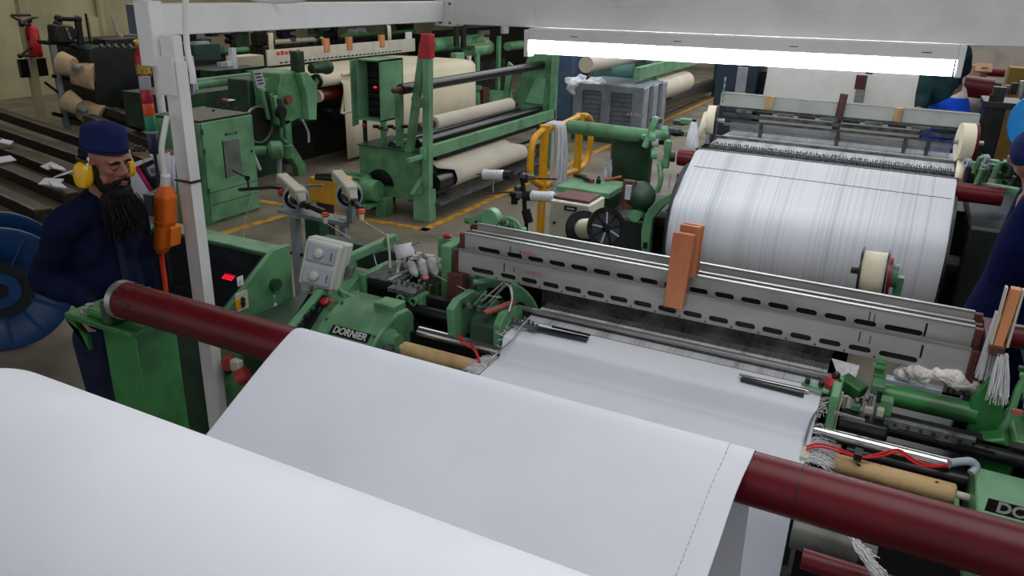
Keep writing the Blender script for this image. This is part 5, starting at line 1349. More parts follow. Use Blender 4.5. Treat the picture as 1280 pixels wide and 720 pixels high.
c = at(360, 180, X=X3 + .1); P3(MB().lathe((c.x, c.y, c.z - .17), (0, 0, 1), [(0, .06), (.15, .065), (.17, .03), (.2, .03)], 18), 'filter_jar', GREEN)
px3([(352, 50), (356, 48), (362, 66), (358, 70)], X3, .04, 'steel_lever', STEEL) if False else None
p_ = [at(385, 92, X=X3), at(372, 66, X=X3)]
fx(MB(), 372, 64, 381, 92, X3 + .05, .12).build('upright_arm', GREEND, L3, bevel=.01)
c = at(389, 86, X=X3 + .1); P3(MB().lathe(c, (0, 1, 0), [(0, .06), (.25, .075), (.27, .09), (.33, .09)], 20), 'small_motor', GREEND)
px3([(316, 88), (326, 87), (332, 104), (330, 110), (322, 110)], X3 + .1, .02, 'slotted_plate', GREYLT)
for k in range(4): px3([(319 + 1.5 * k, 92 + 4 * k), (326 + 1.2 * k, 91 + 4 * k), (326 + 1.2 * k, 92.5 + 4 * k), (319 + 1.5 * k, 93.5 + 4 * k)], X3 + .105, .006, 'plate_slot', BLACK)
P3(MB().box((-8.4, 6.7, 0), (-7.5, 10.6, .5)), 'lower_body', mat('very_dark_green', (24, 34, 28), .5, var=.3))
P3(MB().box((-9.2, 7.0, .5), (-8.3, 10.8, .95)), 'upper_body', GREEND)
# slotted white heald frame
XH = -8.8
ya, yb = at(335, 78, X=XH).y, at(519, 55, X=XH).y
za, zb = at(335, 64, X=XH).z, at(335, 88, X=XH).z
zc, zd = at(519, 47, X=XH).z, at(519, 60, X=XH).z
zt3, zb3 = (za + zc) / 2, (zb + zd) / 2
hf = P3(MB().box((XH - .03, ya, zb3), (XH, yb, zt3)), 'heald_frame', mat('off_white_frame', (214, 210, 196), .5, var=.06), bevel=.004)
m = MB(); n_ = 30
for k in range(n_):
    yy = ya + .25 + (yb - ya - .8) * k / (n_ - 1); m.box((XH, yy, zb3 + .025), (XH + .004, yy + (yb - ya) / n_ * .5, zb3 + .045))
m.build('slots', BLACK, hf)
P3(MB().box((XH, ya + .3, zb3 - .10), (XH + .02, yb - .3, zb3 - .005)), 'dark_rail', DARKM)
P3(MB().box((XH + .03, ya + .3, zb3 - .24), (XH + .05, yb - .2, zb3 - .11)), 'grey_rail', IRON)
for px_ in (405, 434, 475):
    yy = at(px_, 60, X=XH).y; P3(MB().box((XH - .04, yy, zt3 - .1), (XH + .02, yy + .13, zt3 + .11)), 'frame_spacer', WOOD, bevel=.004)
fx(MB(), 508, 40, 515, 52, XH - .05, .03).build('white_tab', PAPER, L3)
c = at(366, 66, X=XH + .01)
m = MB()
for q_ in range(6): m.box((XH, c.y - .35 + .09 * q_, c.z - .02), (XH + .004, c.y - .28 + .09 * q_, c.z + .03 + .01 * (q_ % 2)))
m.build('red_mark', mat('red_print', (214, 60, 60), .6), hf)
# cream cloth sheet falling towards the aisle
XC_ = -6.85
rows = []
for (xx, zz) in ((-8.6, 1.12), (-8.0, 1.14), (-7.1, 1.15), (-6.93, 1.13), (-6.87, 1.07), (-6.86, .6), (-6.85, .06)):
    rows.append([(xx, at(432, 140, X=XC_).y + (12.2 - at(432, 140, X=XC_).y) * j / 16, zz) for j in range(17)])
tag(MB().sheet(rows).build('cream_cloth', CREAMC, None, solid=.004, smooth=60), 'cream cloth hanging down from the far-left loom behind the open control box', 'cloth')
ycl = at(433, 140, X=XC_).y
P3(MB().cyl((-6.95, 8.9, 1.07), (-6.95, 12.2, 1.07), .04, n=20), 'cloth_guide', STEEL)
# small cloth roll and maroon roller in front of the housing
rr = thing('wrapped_roller', 'cream wrapped roller over a dark red roller at the end of the far-left loom', 'roller', (-7.1, 8.6, .9))
a_, b_ = at(397, 101, X=-7.0), at(436, 98, X=-7.0)
MB().cyl(a_, V((a_.x, b_.y, a_.z)), .085, n=24).build('cream_wrap', CREAMC, rr)
MB().hollow(a_ - V((0, .03, 0)), a_, .09, .05, 24).build('end_ring', BLACK, rr)
a2 = at(399, 120, X=-7.05); MB().cyl(a2, V((a2.x, b_.y, a2.z)), .075, n=24).build('maroon_roller', MAROON, rr)
MB().cyl(a2 - V((0, .05, 0)), a2, .08, n=24).build('white_flange', CREAMC, rr)
MB().tube([V((a_.x + .09, b_.y - .25, a_.z + .05)), V((a_.x + .1, b_.y, a_.z + .06)), at(434, 104, X=-6.9), at(427, 142, X=-6.9)], .022).build('white_strap', CREAMC, rr)
for k in range(6):
    p = at(402 + 6 * k, 140 + (k % 3) * 4, X=-7.1); MB().box(p, p + V((.1, .12, .04))).build('dark_bracket', DARKM, rr)
# the round disc spools on that loom
for (px_, py_, r_, lb) in ((335, 56, .22, 'black flanged disc spool at the left end of the far-left loom'), (482, 42, .2, 'black flanged disc spool at the right end of the far-left loom')):
    c = at(px_, py_ + 2, X=-9.3)
    t = thing('disc_spool', lb, 'spool', c, 'disc spools on the far-left loom')
    dd = V((.75, .66, 0)).normalized()
    MB().lathe(c, dd, [(0, r_), (.02, r_)], 32).build('flange', BLACK, t); MB().cyl(c + dd * .02, c + dd * .09, r_ * .93, n=32).build('yarn', YARN, t)
    MB().cyl(c + dd * .09, c + dd * .11, r_ * .6, n=32).build('far_flange', BLACK, t)
    MB().box((c.x - .05, c.y - .06, c.z - .75), (c.x + .05, c.y + .06, c.z)).build('holder', GREEND, t)
# clutter at the left end: teal box, white blocks, machine tops
bgm = thing('dark_machine', 'dark green machine with flat top behind the white post, left of the far-left loom', 'machine', at(280, 80, X=-11))
fx(MB(), 243, 55, 276, 76, -10.5, .6).build('teal_box', mat('teal_paint', (36, 70, 66), .5), bgm, bevel=.01)
fx(MB(), 236, 84, 330, 96, -9.9, .5).build('black_body', DARKM, bgm)
fx(MB(), 268, 86, 325, 98, -9.5, .3).build('green_beam', GREEND, bgm)
for (a, b, c_, d_) in ((276, 78, 284, 83), (284, 77, 291, 83), (291, 60, 296, 86), (245, 52, 262, 55)):
    fx(MB(), a, b, c_, d_, -9.3, .08).build('pale_block', (PAPER, PAPER, BEIGE, GREYLT)[(a // 7) % 4], bgm)
fx(MB(), 300, 70, 330, 84, -9.8, .3).build('cream_part', CREAMC, bgm)
MB().box((-10.9, 9.0, 0), (-9.5, 10.6, .7)).build('lower_frame', mat('very_dark_green', (24, 34, 28), .5), bgm)
# row of looms further back (frames, dark masses, pale strips)
for q_, (X_, xa_, xb_, yt_) in enumerate(((-12.5, 236, 330, 36), (-13.5, 330, 420, 32), (-14.0, 420, 530, 30))):
    lb = ('distant loom seen under the beam nearest the white post', 'distant loom seen under the middle of the white side beam', 'distant loom seen under the beam near its corner')[q_]
    t = thing('weaving_loom', lb, 'loom', (X_, at(xa_, 60, X=X_).y, 0), 'distant looms along the left wall')
    ya_, yb__ = at(xa_, 60, X=X_).y + .1, at(xb_, 50, X=X_).y - .1
    MB().box((X_ - .8, ya_, 0), (X_, yb__, .85)).build('loom_body', DARKM, t)
    MB().box((X_ - .5, ya_, .85), (X_ - .3, ya_ + .4, 1.6)).build('end_casting', DARKM, t, bevel=.03)
    MB().box((X_ - .5, yb__ - .4, .85), (X_ - .3, yb__, 1.6)).build('end_casting', GREEND, t, bevel=.03)
    for k in range(2):
        MB().box((X_ - .45 - .1 * k, ya_ + .5, 1.2 + .2 * k), (X_ - .42 - .1 * k, yb__ - .5, 1.32 + .2 * k)).build('heald_frame', (GREYLT, BEIGE)[k], t)
    for k in range(14):
        yy = ya_ + (yb__ - ya_) * random.random(); zz = random.uniform(.85, 1.6); s_ = random.uniform(.04, .14)
        mt = (DARKM, BLACK, GREEND, IRON, GREYLT, NAVYT)[random.randrange(6)]
        if k % 2: MB().box((X_ - .2, yy, zz), (X_ + .0, yy + s_ * 2, zz + s_)).build('fitting', mt, t, bevel=.01)
        else: MB().cyl((X_ - .3, yy, zz), (X_ - .1, yy, zz), s_, n=14).build('wheel', mt, t)
    MB().cyl((X_ - .1, ya_ + .3, .95), (X_ - .1, yb__ - .3, .95), .06, n=16).build('roller', (GREEN, BEIGE, GREEN)[q_], t)
# distant loom behind the inspection machine (540-690, 40-130)
t = thing('weaving_loom', 'green loom in the background behind the black upper roller of the inspection machine', 'loom', (-9.5, 14.5, 0))
X_ = -8.6
def P4(m, n_, mt, **k): return m.build(n_, mt, t, **k)
def fx4(a, b, c_, d_, X, dp, n_, mt, **k): return P4(fx(MB(), a, b, c_, d_, X, dp), n_, mt, **k)
fx4(560, 35, 690, 92, -11.5, .5, 'dark_mass', DARKM)
for (pa, pb, r_, mt) in (((538, 57), (600, 52), .14, GREEN), ((586, 62), (610, 58), .16, PALEGREEN), ((634, 58), (652, 56), .10, GREEN)):
    a_, b_ = at(*pa, X=X_), at(*pb, X=X_); P4(MB().cyl(a_, V((X_, b_.y, a_.z)), r_, n=18), 'green_tube', mt)
m = MB(); m.sheet([[at(584, 47, X=X_ - .1), at(600, 48, X=X_ - .1), at(611, 46, X=X_ - .1)], [at(586, 57, X=X_ + .15), at(600, 56, X=X_ + .15), at(612, 54, X=X_ + .15)]])
tag(m.build('draped_cloth', mat('khaki_cloth', (170, 166, 120), .9), None, solid=.02), 'khaki cloth draped over a green tube in the background', 'cloth')
a_ = at(555, 82, X=X_ + .6); b_ = at(569, 80, X=X_ + .6)
P4(MB().cyl(a_ - V((0, 1.5, 0)), V((a_.x, b_.y, a_.z)), .11, n=20), 'tan_roll', YARNT)
fx4(571, 66, 581, 95, X_ + .5, .15, 'casting', PALEGREEN, bevel=.02)
fx4(568, 95, 582, 138, X_ + .4, .2, 'dark_casting', GREEND, bevel=.02)
for (a, b, c_, d_, mt) in ((596, 67, 600, 90, PALEGREEN), (586, 70, 589, 125, WHITEP), (623, 45, 626, 112, GREEN), (579, 30, 583, 60, BLACK), (570, 33, 574, 58, BLACK), (629, 30, 636, 42, GREYLT), (600, 38, 612, 44, IRON)):
    fx4(a, b, c_, d_, X_ + .3, .06, 'upright', mt)
c = at(592, 122, X=X_ + .9); P4(MB().lathe((c.x, c.y, c.z - .4), (0, 0, 1), [(0, .15), (.55, .12), (.56, .16), (.62, .16)], 20), 'green_drum', GREEN)
P4(MB().tube([at(558, 108, X=X_ + .9), at(570, 115, X=X_ + .9), at(583, 122, X=X_ + .9)], .05), 'cream_lever', BEIGE)
for k in range(3): P4(MB().tube([at(560 + 9 * k, 140, X=X_ + .9), at(563 + 8 * k, 125, X=X_ + .9), at(566 + 3 * k, 110, X=X_ + .9)], .03), 'pipe', GREEN)
fx4(608, 118, 640, 126, X_ + .8, .5, 'green_shelf', GREEN)
fx4(604, 110, 612, 132, X_ + .9, .3, 'maroon_block', MAROOND)
P4(MB().box((X_ - .8, 12.5, 0), (X_ + .1, 16.5, .8)), 'lower_body', DARKM)

# --- inspection / winding machine in the middle
IM = thing('inspection_machine', 'green cloth inspection machine with black rollers, A-shaped end frames and open control box', 'machine', (-4.6, 8.5, 0))
def PI_(m, name, mt, **k): return m.build(name, mt, IM, **k)
XI = -4.42; Y0, Y1 = 6.80, 10.05
def pxI(pts, X, d, name, mt, **k):
    vv = [at(a, b, X=X) for a, b in pts]
    return PI_(MB().prism([(v.y, v.z) for v in vv], 'x', X - d, X), name, mt, **k)
# gear box near end (faces seen: -Y side and +X side)
gx0_, gx1_ = -5.28, -4.50
zt_ = .72; zbm = .20
PI_(MB().box((gx0_, Y0 + .02, zbm), (gx1_, Y0 + .62, zt_)), 'gear_box', GREEN, bevel=.008)
PI_(MB().box((gx0_ - .01, Y0 + .0, zt_), (gx1_ + .02, Y0 + .64, zt_ + .012)), 'top_plate', GREEND)
m = MB()
c = V((-5.0, Y0 + .015, .30)); m.prism([(c.x + .17 * math.cos(math.radians(a)), c.z + .02 + .17 * math.sin(math.radians(a))) for a in range(0, 181, 12)], 'y', Y0 + .012, Y0 + .02)
PI_(m, 'motor_opening', BLACK)
mo = PI_(MB().lathe((-5.35, Y0 - .17, .30), V((1, .0, 0)), [(0, .07), (.02, .13), (.05, .145), (.30, .145), (.32, .12), (.45, .11)], 28), 'motor', GREEN)
for k in range(14):
    a = 2 * PI * k / 14; MB().box((-5.28, Y0 - .17 + .145 * math.cos(a) - .006, .30 + .145 * math.sin(a) - .006), (-5.06, Y0 - .17 + .155 * math.cos(a) + .006, .30 + .155 * math.sin(a) + .006)).build('cooling_fin', GREEN, mo)
MB().lathe((-5.36, Y0 - .17, .30), (-1, 0, 0), [(0, .12), (.06, .12), (.07, .05)], 24).build('fan_cover', GREEND, mo)
MB().box((-5.25, Y0 - .3, .12), (-4.95, Y0 - .04, .16)).build('motor_foot', GREEN, mo)
PI_(MB().box((-4.98, Y0 - .12, .0), (-4.86, Y0 + .05, .2)), 'motor_bracket', GREEN, bevel=.006)
PI_(MB().box((-5.3, Y0 + .1, 0), (-5.15, Y0 + .5, .2)), 'leg', GREEND)
PI_(MB().box((-4.56, Y0 - .02, 0), (-4.36, Y0 + .12, .34)), 'leg', PALEGREEN, bevel=.006)
PI_(MB().box((-4.62, Y1 - .1, 0), (-4.40, Y1 + .06, .62)), 'leg', GREEN, bevel=.006)
pxI([(517, 243), (534, 215), (534, 243)], XI - .02, .05, 'gusset', GREEN)
# tall post with red cap and diagonal brace, near end
pz = at(528, 46, Y=Y0).z
PI_(MB().prism([(-4.44, .3), (-4.42, pz - .02), (-4.34, pz), (-4.36, .3)], 'y', Y0 - .02, Y0 + .06), 'post', PALEGREEN, bevel=.004)
PI_(MB().prism([(-4.66, .72), (-4.58, .72), (-4.38, pz - .05), (-4.46, pz - .05)], 'y', Y0 - .01, Y0 + .05), 'diagonal_brace', GREEN, bevel=.004)
zk = at(528, 128, Y=Y0).z
PI_(MB().box((-4.55, Y0 - .035, zk - .05), (-4.36, Y0 - .015, zk + .05)), 'cross_plate', GREEN, bevel=.003)
for k in range(3): PI_(MB().cyl((-4.45, Y0 - .045, zk - .03 + .03 * k), (-4.45, Y0 - .03, zk - .03 + .03 * k), .009, n=8), 'bolt', STEEL)
PI_(MB().prism([(-4.47, pz - .20), (-4.33, pz - .20), (-4.33, pz + .03), (-4.43, pz + .03)], 'y', Y0 - .03, Y0 + .07), 'red_cap', RED, bevel=.006)
# far end frame
pz2 = 1.75
PI_(MB().box((-4.46, Y1 - .05, .6), (-4.38, Y1 + .03, pz2)), 'post', PALEGREEN, bevel=.004)
PI_(MB().prism([(-5.1, .75), (-4.40, .75), (-4.40, pz2), (-4.75, pz2)], 'y', Y1 + .02, Y1 + .06), 'end_plate', GREEN, bevel=.004)
PI_(MB().prism([(-5.12, .8), (-5.04, .8), (-4.96, 1.35), (-5.04, 1.4)], 'y', Y1 - .2, Y1 - .15), 'strut', GREEN)
PI_(MB().prism([(-4.86, .85), (-4.58, .85), (-4.55, 1.2), (-4.70, 1.2)], 'y', Y1 - .0, Y1 + .02), 'inner_plate', PALEGREEN)
# rails and rollers
PI_(MB().box((XI - .02, Y0 - .06, .675), (XI + .04, Y1, .80)), 'front_rail', PALEGREEN, bevel=.004)
PI_(MB().box((XI - .02, Y0 - .30, .69), (XI + .02, Y0 - .06, .73)), 'rail_tongue', PALEGREEN, bevel=.003)
PI_(MB().box((-5.1, Y0 + .6, .70), (-5.04, Y1, .78)), 'rear_rail', GREEN)
bl = mat('black_rubber_roller', (26, 27, 30), .28, var=.1)
zr = at(540, 105, X=-4.62).z
PI_(MB().cyl((-4.62, Y0 - .12, zr), (-4.62, Y1, zr + .0), .055, n=28), 'black_upper_roller', bl)
PI_(MB().lathe((-4.62, Y0 - .02, zr), (0, -1, 0), [(0, .03), (.22, .03), (.24, .02)], 16), 'brown_shaft_end', MAROOND)
PI_(MB().box((-4.85, Y0 + .1, .74), (-4.78, Y0 + .16, 1.36)), 'bearing_post', GREEN, bevel=.004)
cr_ = thing('beige_roll', 'long beige cloth roll lying on the inspection machine bed', 'cloth roll', (-4.8, 8.2, .75))
zz = at(560, 150, X=-4.75).z
MB().lathe((-4.75, at(541, 158, X=-4.75).y, zz), (0, 1, 0), [(0, .085), (at(637, 130, X=-4.75).y - at(541, 158, X=-4.75).y, .085)], 32).build('wound_cloth', BEIGEC, cr_)
MB().cyl((-4.75, at(541, 158, X=-4.75).y - .3, zz), (-4.75, at(645, 130, X=-4.75).y, zz), .045, n=18).build('core', MAROOND, cr_)
PI_(MB().cyl((-4.58, Y0 + .1, .80), (-4.58, Y1 - .1, .80), .05, n=24), 'black_roller', bl)
PI_(MB().cyl((-4.90, Y0 + .1, .74), (-4.90, Y1 - .1, .74), .05, n=24), 'black_roller', bl)
PI_(MB().box((-5.04, Y0 + .3, .60), (-4.46, Y1 - .05, .66)), 'bed_tray', DARKM)
# cloth web hanging under and lower black roller
xl_ = -4.30; zl = .30
PI_(MB().lathe((-4.42, Y0 + .16, .385), (0, 1, 0), [(0, .095), (2.7, .095)], 32), 'lower_roller', bl)
ya_, yb_2 = at(572, 214, X=-4.30).y, at(660, 178, X=-4.30).y
rows = []
for (x_, z_) in ((-4.62, .66), (-4.50, .60), (-4.40, .54), (-4.34, .485)) :
    rows.append([(x_, ya_ - (.25 if z_ > .5 else .0) + (yb_2 - ya_ - .05) * j / 10, z_) for j in range(11)])
for a in range(30, -120, -15):
    rows.append([(-4.40 + .10 * math.cos(math.radians(a)), ya_ + (yb_2 - ya_) * j / 10, .385 + .10 * math.sin(math.radians(a))) for j in range(11)])
tag(MB().sheet(rows).build('beige_cloth', BEIGEC, None, solid=.004, smooth=60), 'beige cloth passing round the lower black roller of the inspection machine', 'cloth')
PI_(MB().box((-4.7, Y0 + .1, .16), (-4.3, Y1 - .3, .19)), 'lower_tray', IRON)
# open control box on top
cb = thing('control_box', 'green control box, door open, red lamp inside, mounted on the inspection machine', 'control box', at(470, 150, X=-5.1))
ybx = Y0 + .15; xb0, xb1 = at(458, 115, Y=ybx).x, at(480, 115, Y=ybx).x
zb0, zb1 = at(478, 153, Y=ybx).z, at(478, 76, Y=ybx).z
xb0 = at(447, 115, Y=ybx).x; xb1 = at(476, 115, Y=ybx).x; dpt = .42
m = MB()
m.box((xb0, ybx, zb0), (xb0 + .015, ybx + dpt, zb1)); m.box((xb1 - .015, ybx, zb0), (xb1, ybx + dpt, zb1)); m.box((xb0, ybx, zb0), (xb1, ybx + dpt, zb0 + .015)); m.box((xb0, ybx, zb1 - .015), (xb1, ybx + dpt, zb1)); m.box((xb0, ybx + dpt - .015, zb0), (xb1, ybx + dpt, zb1))
m.build('case', PALEGREEN, cb)
MB().box((xb0 + .02, ybx + .16, zb0 + .03), (xb1 - .02, ybx + dpt - .02, zb1 - .03)).build('dark_interior', DARKM, cb)
for k in range(6):
    z_ = zb0 + .08 + k * .075; MB().box((xb0 + .05 + .02 * (k % 2), ybx + .12, z_), (xb1 - .06, ybx + .16, z_ + .05)).build('relay', (BLACK, DARKM)[k % 2], cb)
c = at(469, 109, Y=ybx + .10); MB().sph(c, .012, (2, 1, 1), 10).build('red_lamp', LEDR, cb)
MB().box((xb0 - .012, ybx - .17, zb0 - .05), (xb0 + .002, ybx, zb1 - .0), rz=.3, piv=(xb0, ybx, zb0)).build('door', GREEN, cb, bevel=.003)
MB().bar((xb0, ybx - .005, zb0), (xb0, ybx - .005, zb1), .012, .01, up=(0, 1, 0)).build('door_seal', GREYLT, cb)
MB().box((xb1 - .02, ybx, zt_ if False else .73), (xb1 + .02, ybx + .06, zb0)).build('stand_leg', GREEN, cb)
MB().box((xb0 + .05, ybx, .73), (xb0 + .08, ybx + .04, zb0)).build('stand_leg', DARKM, cb)
c = at(455, 157, Y=ybx - .05); MB().sph(c, .022, (1, 1, 1.2), 10).build('red_knob', mat('brick_red', (150, 50, 44), .5), cb)
for k in range(7):
    p = at(466 + 6 * k, 160 + (k % 3) * 2, Y=Y0 + .1); PI_(MB().box(p, p + V((.05, .05, .03)), rz=k), 'loose_fitting', (DARKM, GREEND, IRON)[k % 3])
tag(MB().tube([at(428, 142, Y=7.0), at(440, 139, Y=7.0), at(448, 136, Y=7.0)], .012).build('air_hose', WHITEP), 'white hose end beside the open control box door', 'hose')

# --- grey crate with plastic wrap behind the machine
gc = thing('plastic_crate', 'large grey slatted plastic crate standing in the aisle under the tube light', 'crate', (-4.9, 12.4, 0))
Yk = 12.2; xk0, xk1 = at(716, 130, Y=Yk).x, at(802, 130, Y=Yk).x
zk1 = at(760, 107, Y=Yk).z; zk0 = .12; dk = 1.3
MB().box((xk0 + .04, Yk + .04, zk0), (xk1 - .04, Yk + dk, zk1 - .03)).build('inner_wall', GREYPL, gc)
m = MB()
for x_ in (xk0, xk0 + (xk1 - xk0) * .42, xk1 - .16): m.box((x_, Yk, zk0), (x_ + .16, Yk + .06, zk1))
m.box((xk0, Yk, zk1 - .10), (xk1, Yk + .07, zk1)); m.box((xk0, Yk, zk0), (xk1, Yk + .07, zk0 + .08)); m.build('front_rib', mat('grey_crate_rib', (126, 134, 144), .5), gc, bevel=.004)
m = MB()
for k in range(8): m.box((xk0, Yk + .025, zk0 + .1 + k * (zk1 - zk0 - .2) / 8), (xk1, Yk + .045, zk0 + .12 + k * (zk1 - zk0 - .2) / 8))
m.build('slat', mat('dark_grey_slat', (88, 96, 106), .5), gc)
for k in range(3): MB().box((xk1 - .04, Yk + .03 + k * (dk - .3) / 2, zk0), (xk1 + .03, Yk + .26 + k * (dk - .3) / 2, zk1)).build('side_rib', GREYLT, gc, bevel=.004)
MB().box((xk0, Yk, zk1 - .02), (xk1, Yk + dk, zk1)).build('lid', GREYPL, gc, bevel=.01)
MB().box((xk0, Yk, 0), (xk1, Yk + dk, zk0)).build('pallet_base', GREEND, gc)
m = MB()
for k in range(6): m.box((xk0 + .95 + .05 * k, Yk - .002, zk0 + .36), (xk0 + .98 + .05 * k, Yk + .001, zk0 + .40 + .02 * (k % 2)))
m.build('moulded_mark', GREYLT, gc)
m = MB(); c = at(722, 103, Y=Yk)
for k in range(16): m.sph(c + V((random.uniform(-.2, .32), random.uniform(0, .4), random.uniform(-.05, .05))), random.uniform(.06, .12), (1.4, 1, .5), 8)
m.box(c + V((-.16, -.04, -.2)), c + V((-.02, .04, .0)))
o = m.build('plastic_wrap', mat('crumpled_film', (222, 226, 236), .3, var=.1)); remesh(o, .03, 1, .3)
tx = bpy.data.textures.new('wrap_noise', 'VORONOI'); tx.noise_scale = .12
md = o.modifiers.new('d', 'DISPLACE'); md.texture = tx; md.strength = .10
tag(o, 'crumpled clear plastic film lying on the left of the grey crate', 'plastic film')

# --- machine behind crate with white rolls, hazy under the tube
wm = thing('winding_machine', 'green winding machine with white cloth rolls seen behind the grey crate', 'machine', (-4.5, 16, 0))
def PW(m, n_, mt, **k): return m.build(n_, mt, wm, **k)
Xw = -4.2
a_ = at(775, 100, X=Xw); ya_, yb_2 = at(795, 118, X=Xw).y, at(856, 102, X=Xw).y
zz = (at(795, 118, X=Xw).z + at(856, 104, X=Xw).z) / 2
tag(MB().cyl((Xw, 14.1, zz), (Xw, yb_2, zz), .19, n=28).build('white_cloth_roll', BEIGEC), 'white cloth roll behind the grey crate, below the green beam', 'cloth roll')
zz2 = (at(805, 100, X=Xw + .05).z + at(900, 78, X=Xw + .05).z) / 2
PW(MB().box((Xw, ya_ - .2, zz + .30), (Xw + .1, 20, zz + .5)), 'green_beam', PALEGREEN)
PW(MB().cyl((Xw - .3, ya_ - 1.6, zz + .62), (Xw - .3, 20, zz + .62), .12, n=20), 'white_roller', BEIGEC)
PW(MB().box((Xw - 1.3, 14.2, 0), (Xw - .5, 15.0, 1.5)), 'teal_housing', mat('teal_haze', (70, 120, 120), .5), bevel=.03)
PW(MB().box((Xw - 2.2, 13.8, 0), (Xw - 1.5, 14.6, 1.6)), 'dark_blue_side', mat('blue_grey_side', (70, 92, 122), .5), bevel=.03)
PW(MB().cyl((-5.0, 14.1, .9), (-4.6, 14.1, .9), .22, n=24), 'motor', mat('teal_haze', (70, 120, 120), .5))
PW(MB().box((Xw - .05, 13.9, .3), (Xw + .05, 14.0, 1.9)), 'green_post', PALEGREEN)
PW(MB().box((Xw - .2, 19.4, 0), (Xw + .4, 20, 1.2)), 'end_frame', GREEND)
PW(MB().cyl((Xw - .25, 13.9, .25), (Xw - .25, 19.5, .25), .15, n=20), 'floor_roller', bl)

# --- green drum, tool table and left end of the far loom
dk_ = thing('oil_drum', 'open dark green oil drum behind the tool table', 'drum', at(790, 225, Z=0.2))
c = at(790, 190, Y=7.5)
MB().hollow((c.x, 7.5, .0), (c.x, 7.5, at(790, 170, Y=7.5).z), .21, .19, 32).build('drum_wall', GREEND, dk_)
MB().hollow((c.x, 7.5, at(790, 172, Y=7.5).z), (c.x, 7.5, at(790, 169, Y=7.5).z), .222, .19, 32).build('drum_rim', GREEN, dk_)
MB().cyl((c.x, 7.5, .0), (c.x, 7.5, at(790, 180, Y=7.5).z), .195, n=32).build('drum_content', BLACK, dk_)
tt_ = thing('tool_table', 'green steel table with tools between the beige box and the far loom', 'table', at(740, 260, Z=.0))
ztp = .78
ta, tb_, tc_, td_ = at(706, 231, Z=ztp), at(722, 219, Z=ztp), at(778, 226, Z=ztp), at(762, 242, Z=ztp)
xa_, xb_, ya_, yb_ = ta.x - .05, td_.x, td_.y, tb_.y
MB().box((xa_, ya_, ztp - .05), (xb_, yb_, ztp)).build('table_top', GREEN, tt_, bevel=.006)
MB().box((xa_ + .05, ya_ + .05, .0), (xb_ - .05, yb_ - .05, ztp - .05)).build('cabinet_body', GREEND, tt_, bevel=.01)
MB().box((xa_ + .25, ya_ + .035, .2), (xb_ - .12, ya_ + .05, .62)).build('door', GREENB, tt_, bevel=.003)
def tl(px_, py_): return at(px_, py_, Z=ztp)
tag(MB().cyl(tl(718, 221) + V((0, 0, .02)), tl(731, 224) + V((0, 0, .02)), .018, n=10).build('screwdriver', BLACK), 'black handled screwdriver at the back of the tool table', 'screwdriver')
o = thing('red_screwdriver', 'red and black handled screwdriver in the middle of the tool table', 'screwdriver', tl(735, 227))
MB().cyl(tl(730, 225) + V((0, 0, .02)), tl(737, 228) + V((0, 0, .02)), .018, n=10).build('black_handle', BLACK, o)
MB().cyl(tl(737, 228) + V((0, 0, .02)), tl(742, 229) + V((0, 0, .02)), .017, n=10).build('red_tip', RED, o)
tag(MB().cyl(tl(757, 227) + V((0, 0, .015)), tl(776, 223) + V((0, 0, .015)), .012, n=8).build('orange_rod', mat('dull_orange', (196, 90, 50), .5)), 'dull orange rod lying at the right of the tool table', 'rod')
for (px_, py_, r_, h_, lb) in ((748, 229, .022, .06, 'small dark lidded jar on the tool table'), (756, 226, .020, .14, 'clear glass bottle standing on the tool table, front one'), (762, 222, .018, .16, 'clear glass bottle standing on the tool table, rear one')):
    p = tl(px_, py_); t = thing('glass_bottle' if h_ > .1 else 'small_jar', lb, 'bottle' if h_ > .1 else 'jar', p)
    MB().lathe(p, (0, 0, 1), [(0, r_), (h_ * .6, r_), (h_ * .75, r_ * .5), (h_, r_ * .5)], 14).build('glass', GREYLT if h_ > .1 else BLACK, t)
    MB().cyl(p + V((0, 0, h_)), p + V((0, 0, h_ + .012)), r_ * .6, n=12).build('cap', STEEL, t)

L2 = thing('weaving_loom', 'far green loom seen from behind, with white warp sheet, dark dropper bars and slotted frame', 'loom', (-.5, 6.8, 0))
def P2(m, name, mt, **k): return m.build(name, mt, L2, **k)
# warp sheet: from top roller down to the beam
SX0, SX1 = -1.50, .375
ztop, ytop = 1.165, 6.30
prof2 = [(6.55, 1.15), (6.42, 1.178), (6.33, 1.182), (6.27, 1.17), (6.22, 1.14), (6.0, 1.04), (5.86, .94)]
bc_y, bc_z, bR = 6.14, .62, .46
prof2 += [(bc_y - bR * math.cos(math.radians(a)), bc_z + bR * math.sin(math.radians(a))) for a in (38, 26, 13, 0, -13, -26, -40, -55, -70)]
rows = [[(SX0 + (SX1 - SX0) * j / 60, y, z) for j in range(61)] for y, z in prof2]
P2(MB().sheet(rows), 'warp_sheet', WARP, smooth=80)
P2(MB().cyl((SX0 - .14, 6.33, 1.11), (SX1 + .3, 6.33, 1.11), .066, n=32), 'maroon_back_rest', MAROON)
for x_ in (SX0 - .02, SX1 + .0):
    P2(MB().cyl((x_, bc_y, bc_z), (x_ + .018, bc_y, bc_z), bR + .025, n=48), 'beam_flange', DARKM)
P2(MB().cyl((SX0 + .05, bc_y, bc_z), (SX1 - .05, bc_y, bc_z), bR - .09, n=40), 'beam_core', WARPG)
P2(MB().cyl((SX0 - .35, bc_y, bc_z), (SX1 + .3, bc_y, bc_z), .07, n=20), 'beam_shaft', DARKM)
# zigzag pencil line across sheet
m = MB(); pp_ = []
for k in range(70):
    pp_.append((SX0 + .04 + (SX1 - SX0 - .06) * k / 69, 6.115 + .006 * (k % 2), 1.0965 + .003 * (k % 2)))
m.tube(pp_, .0018, n=4, smooth=False); P2(m, 'zigzag_line', DARKM)
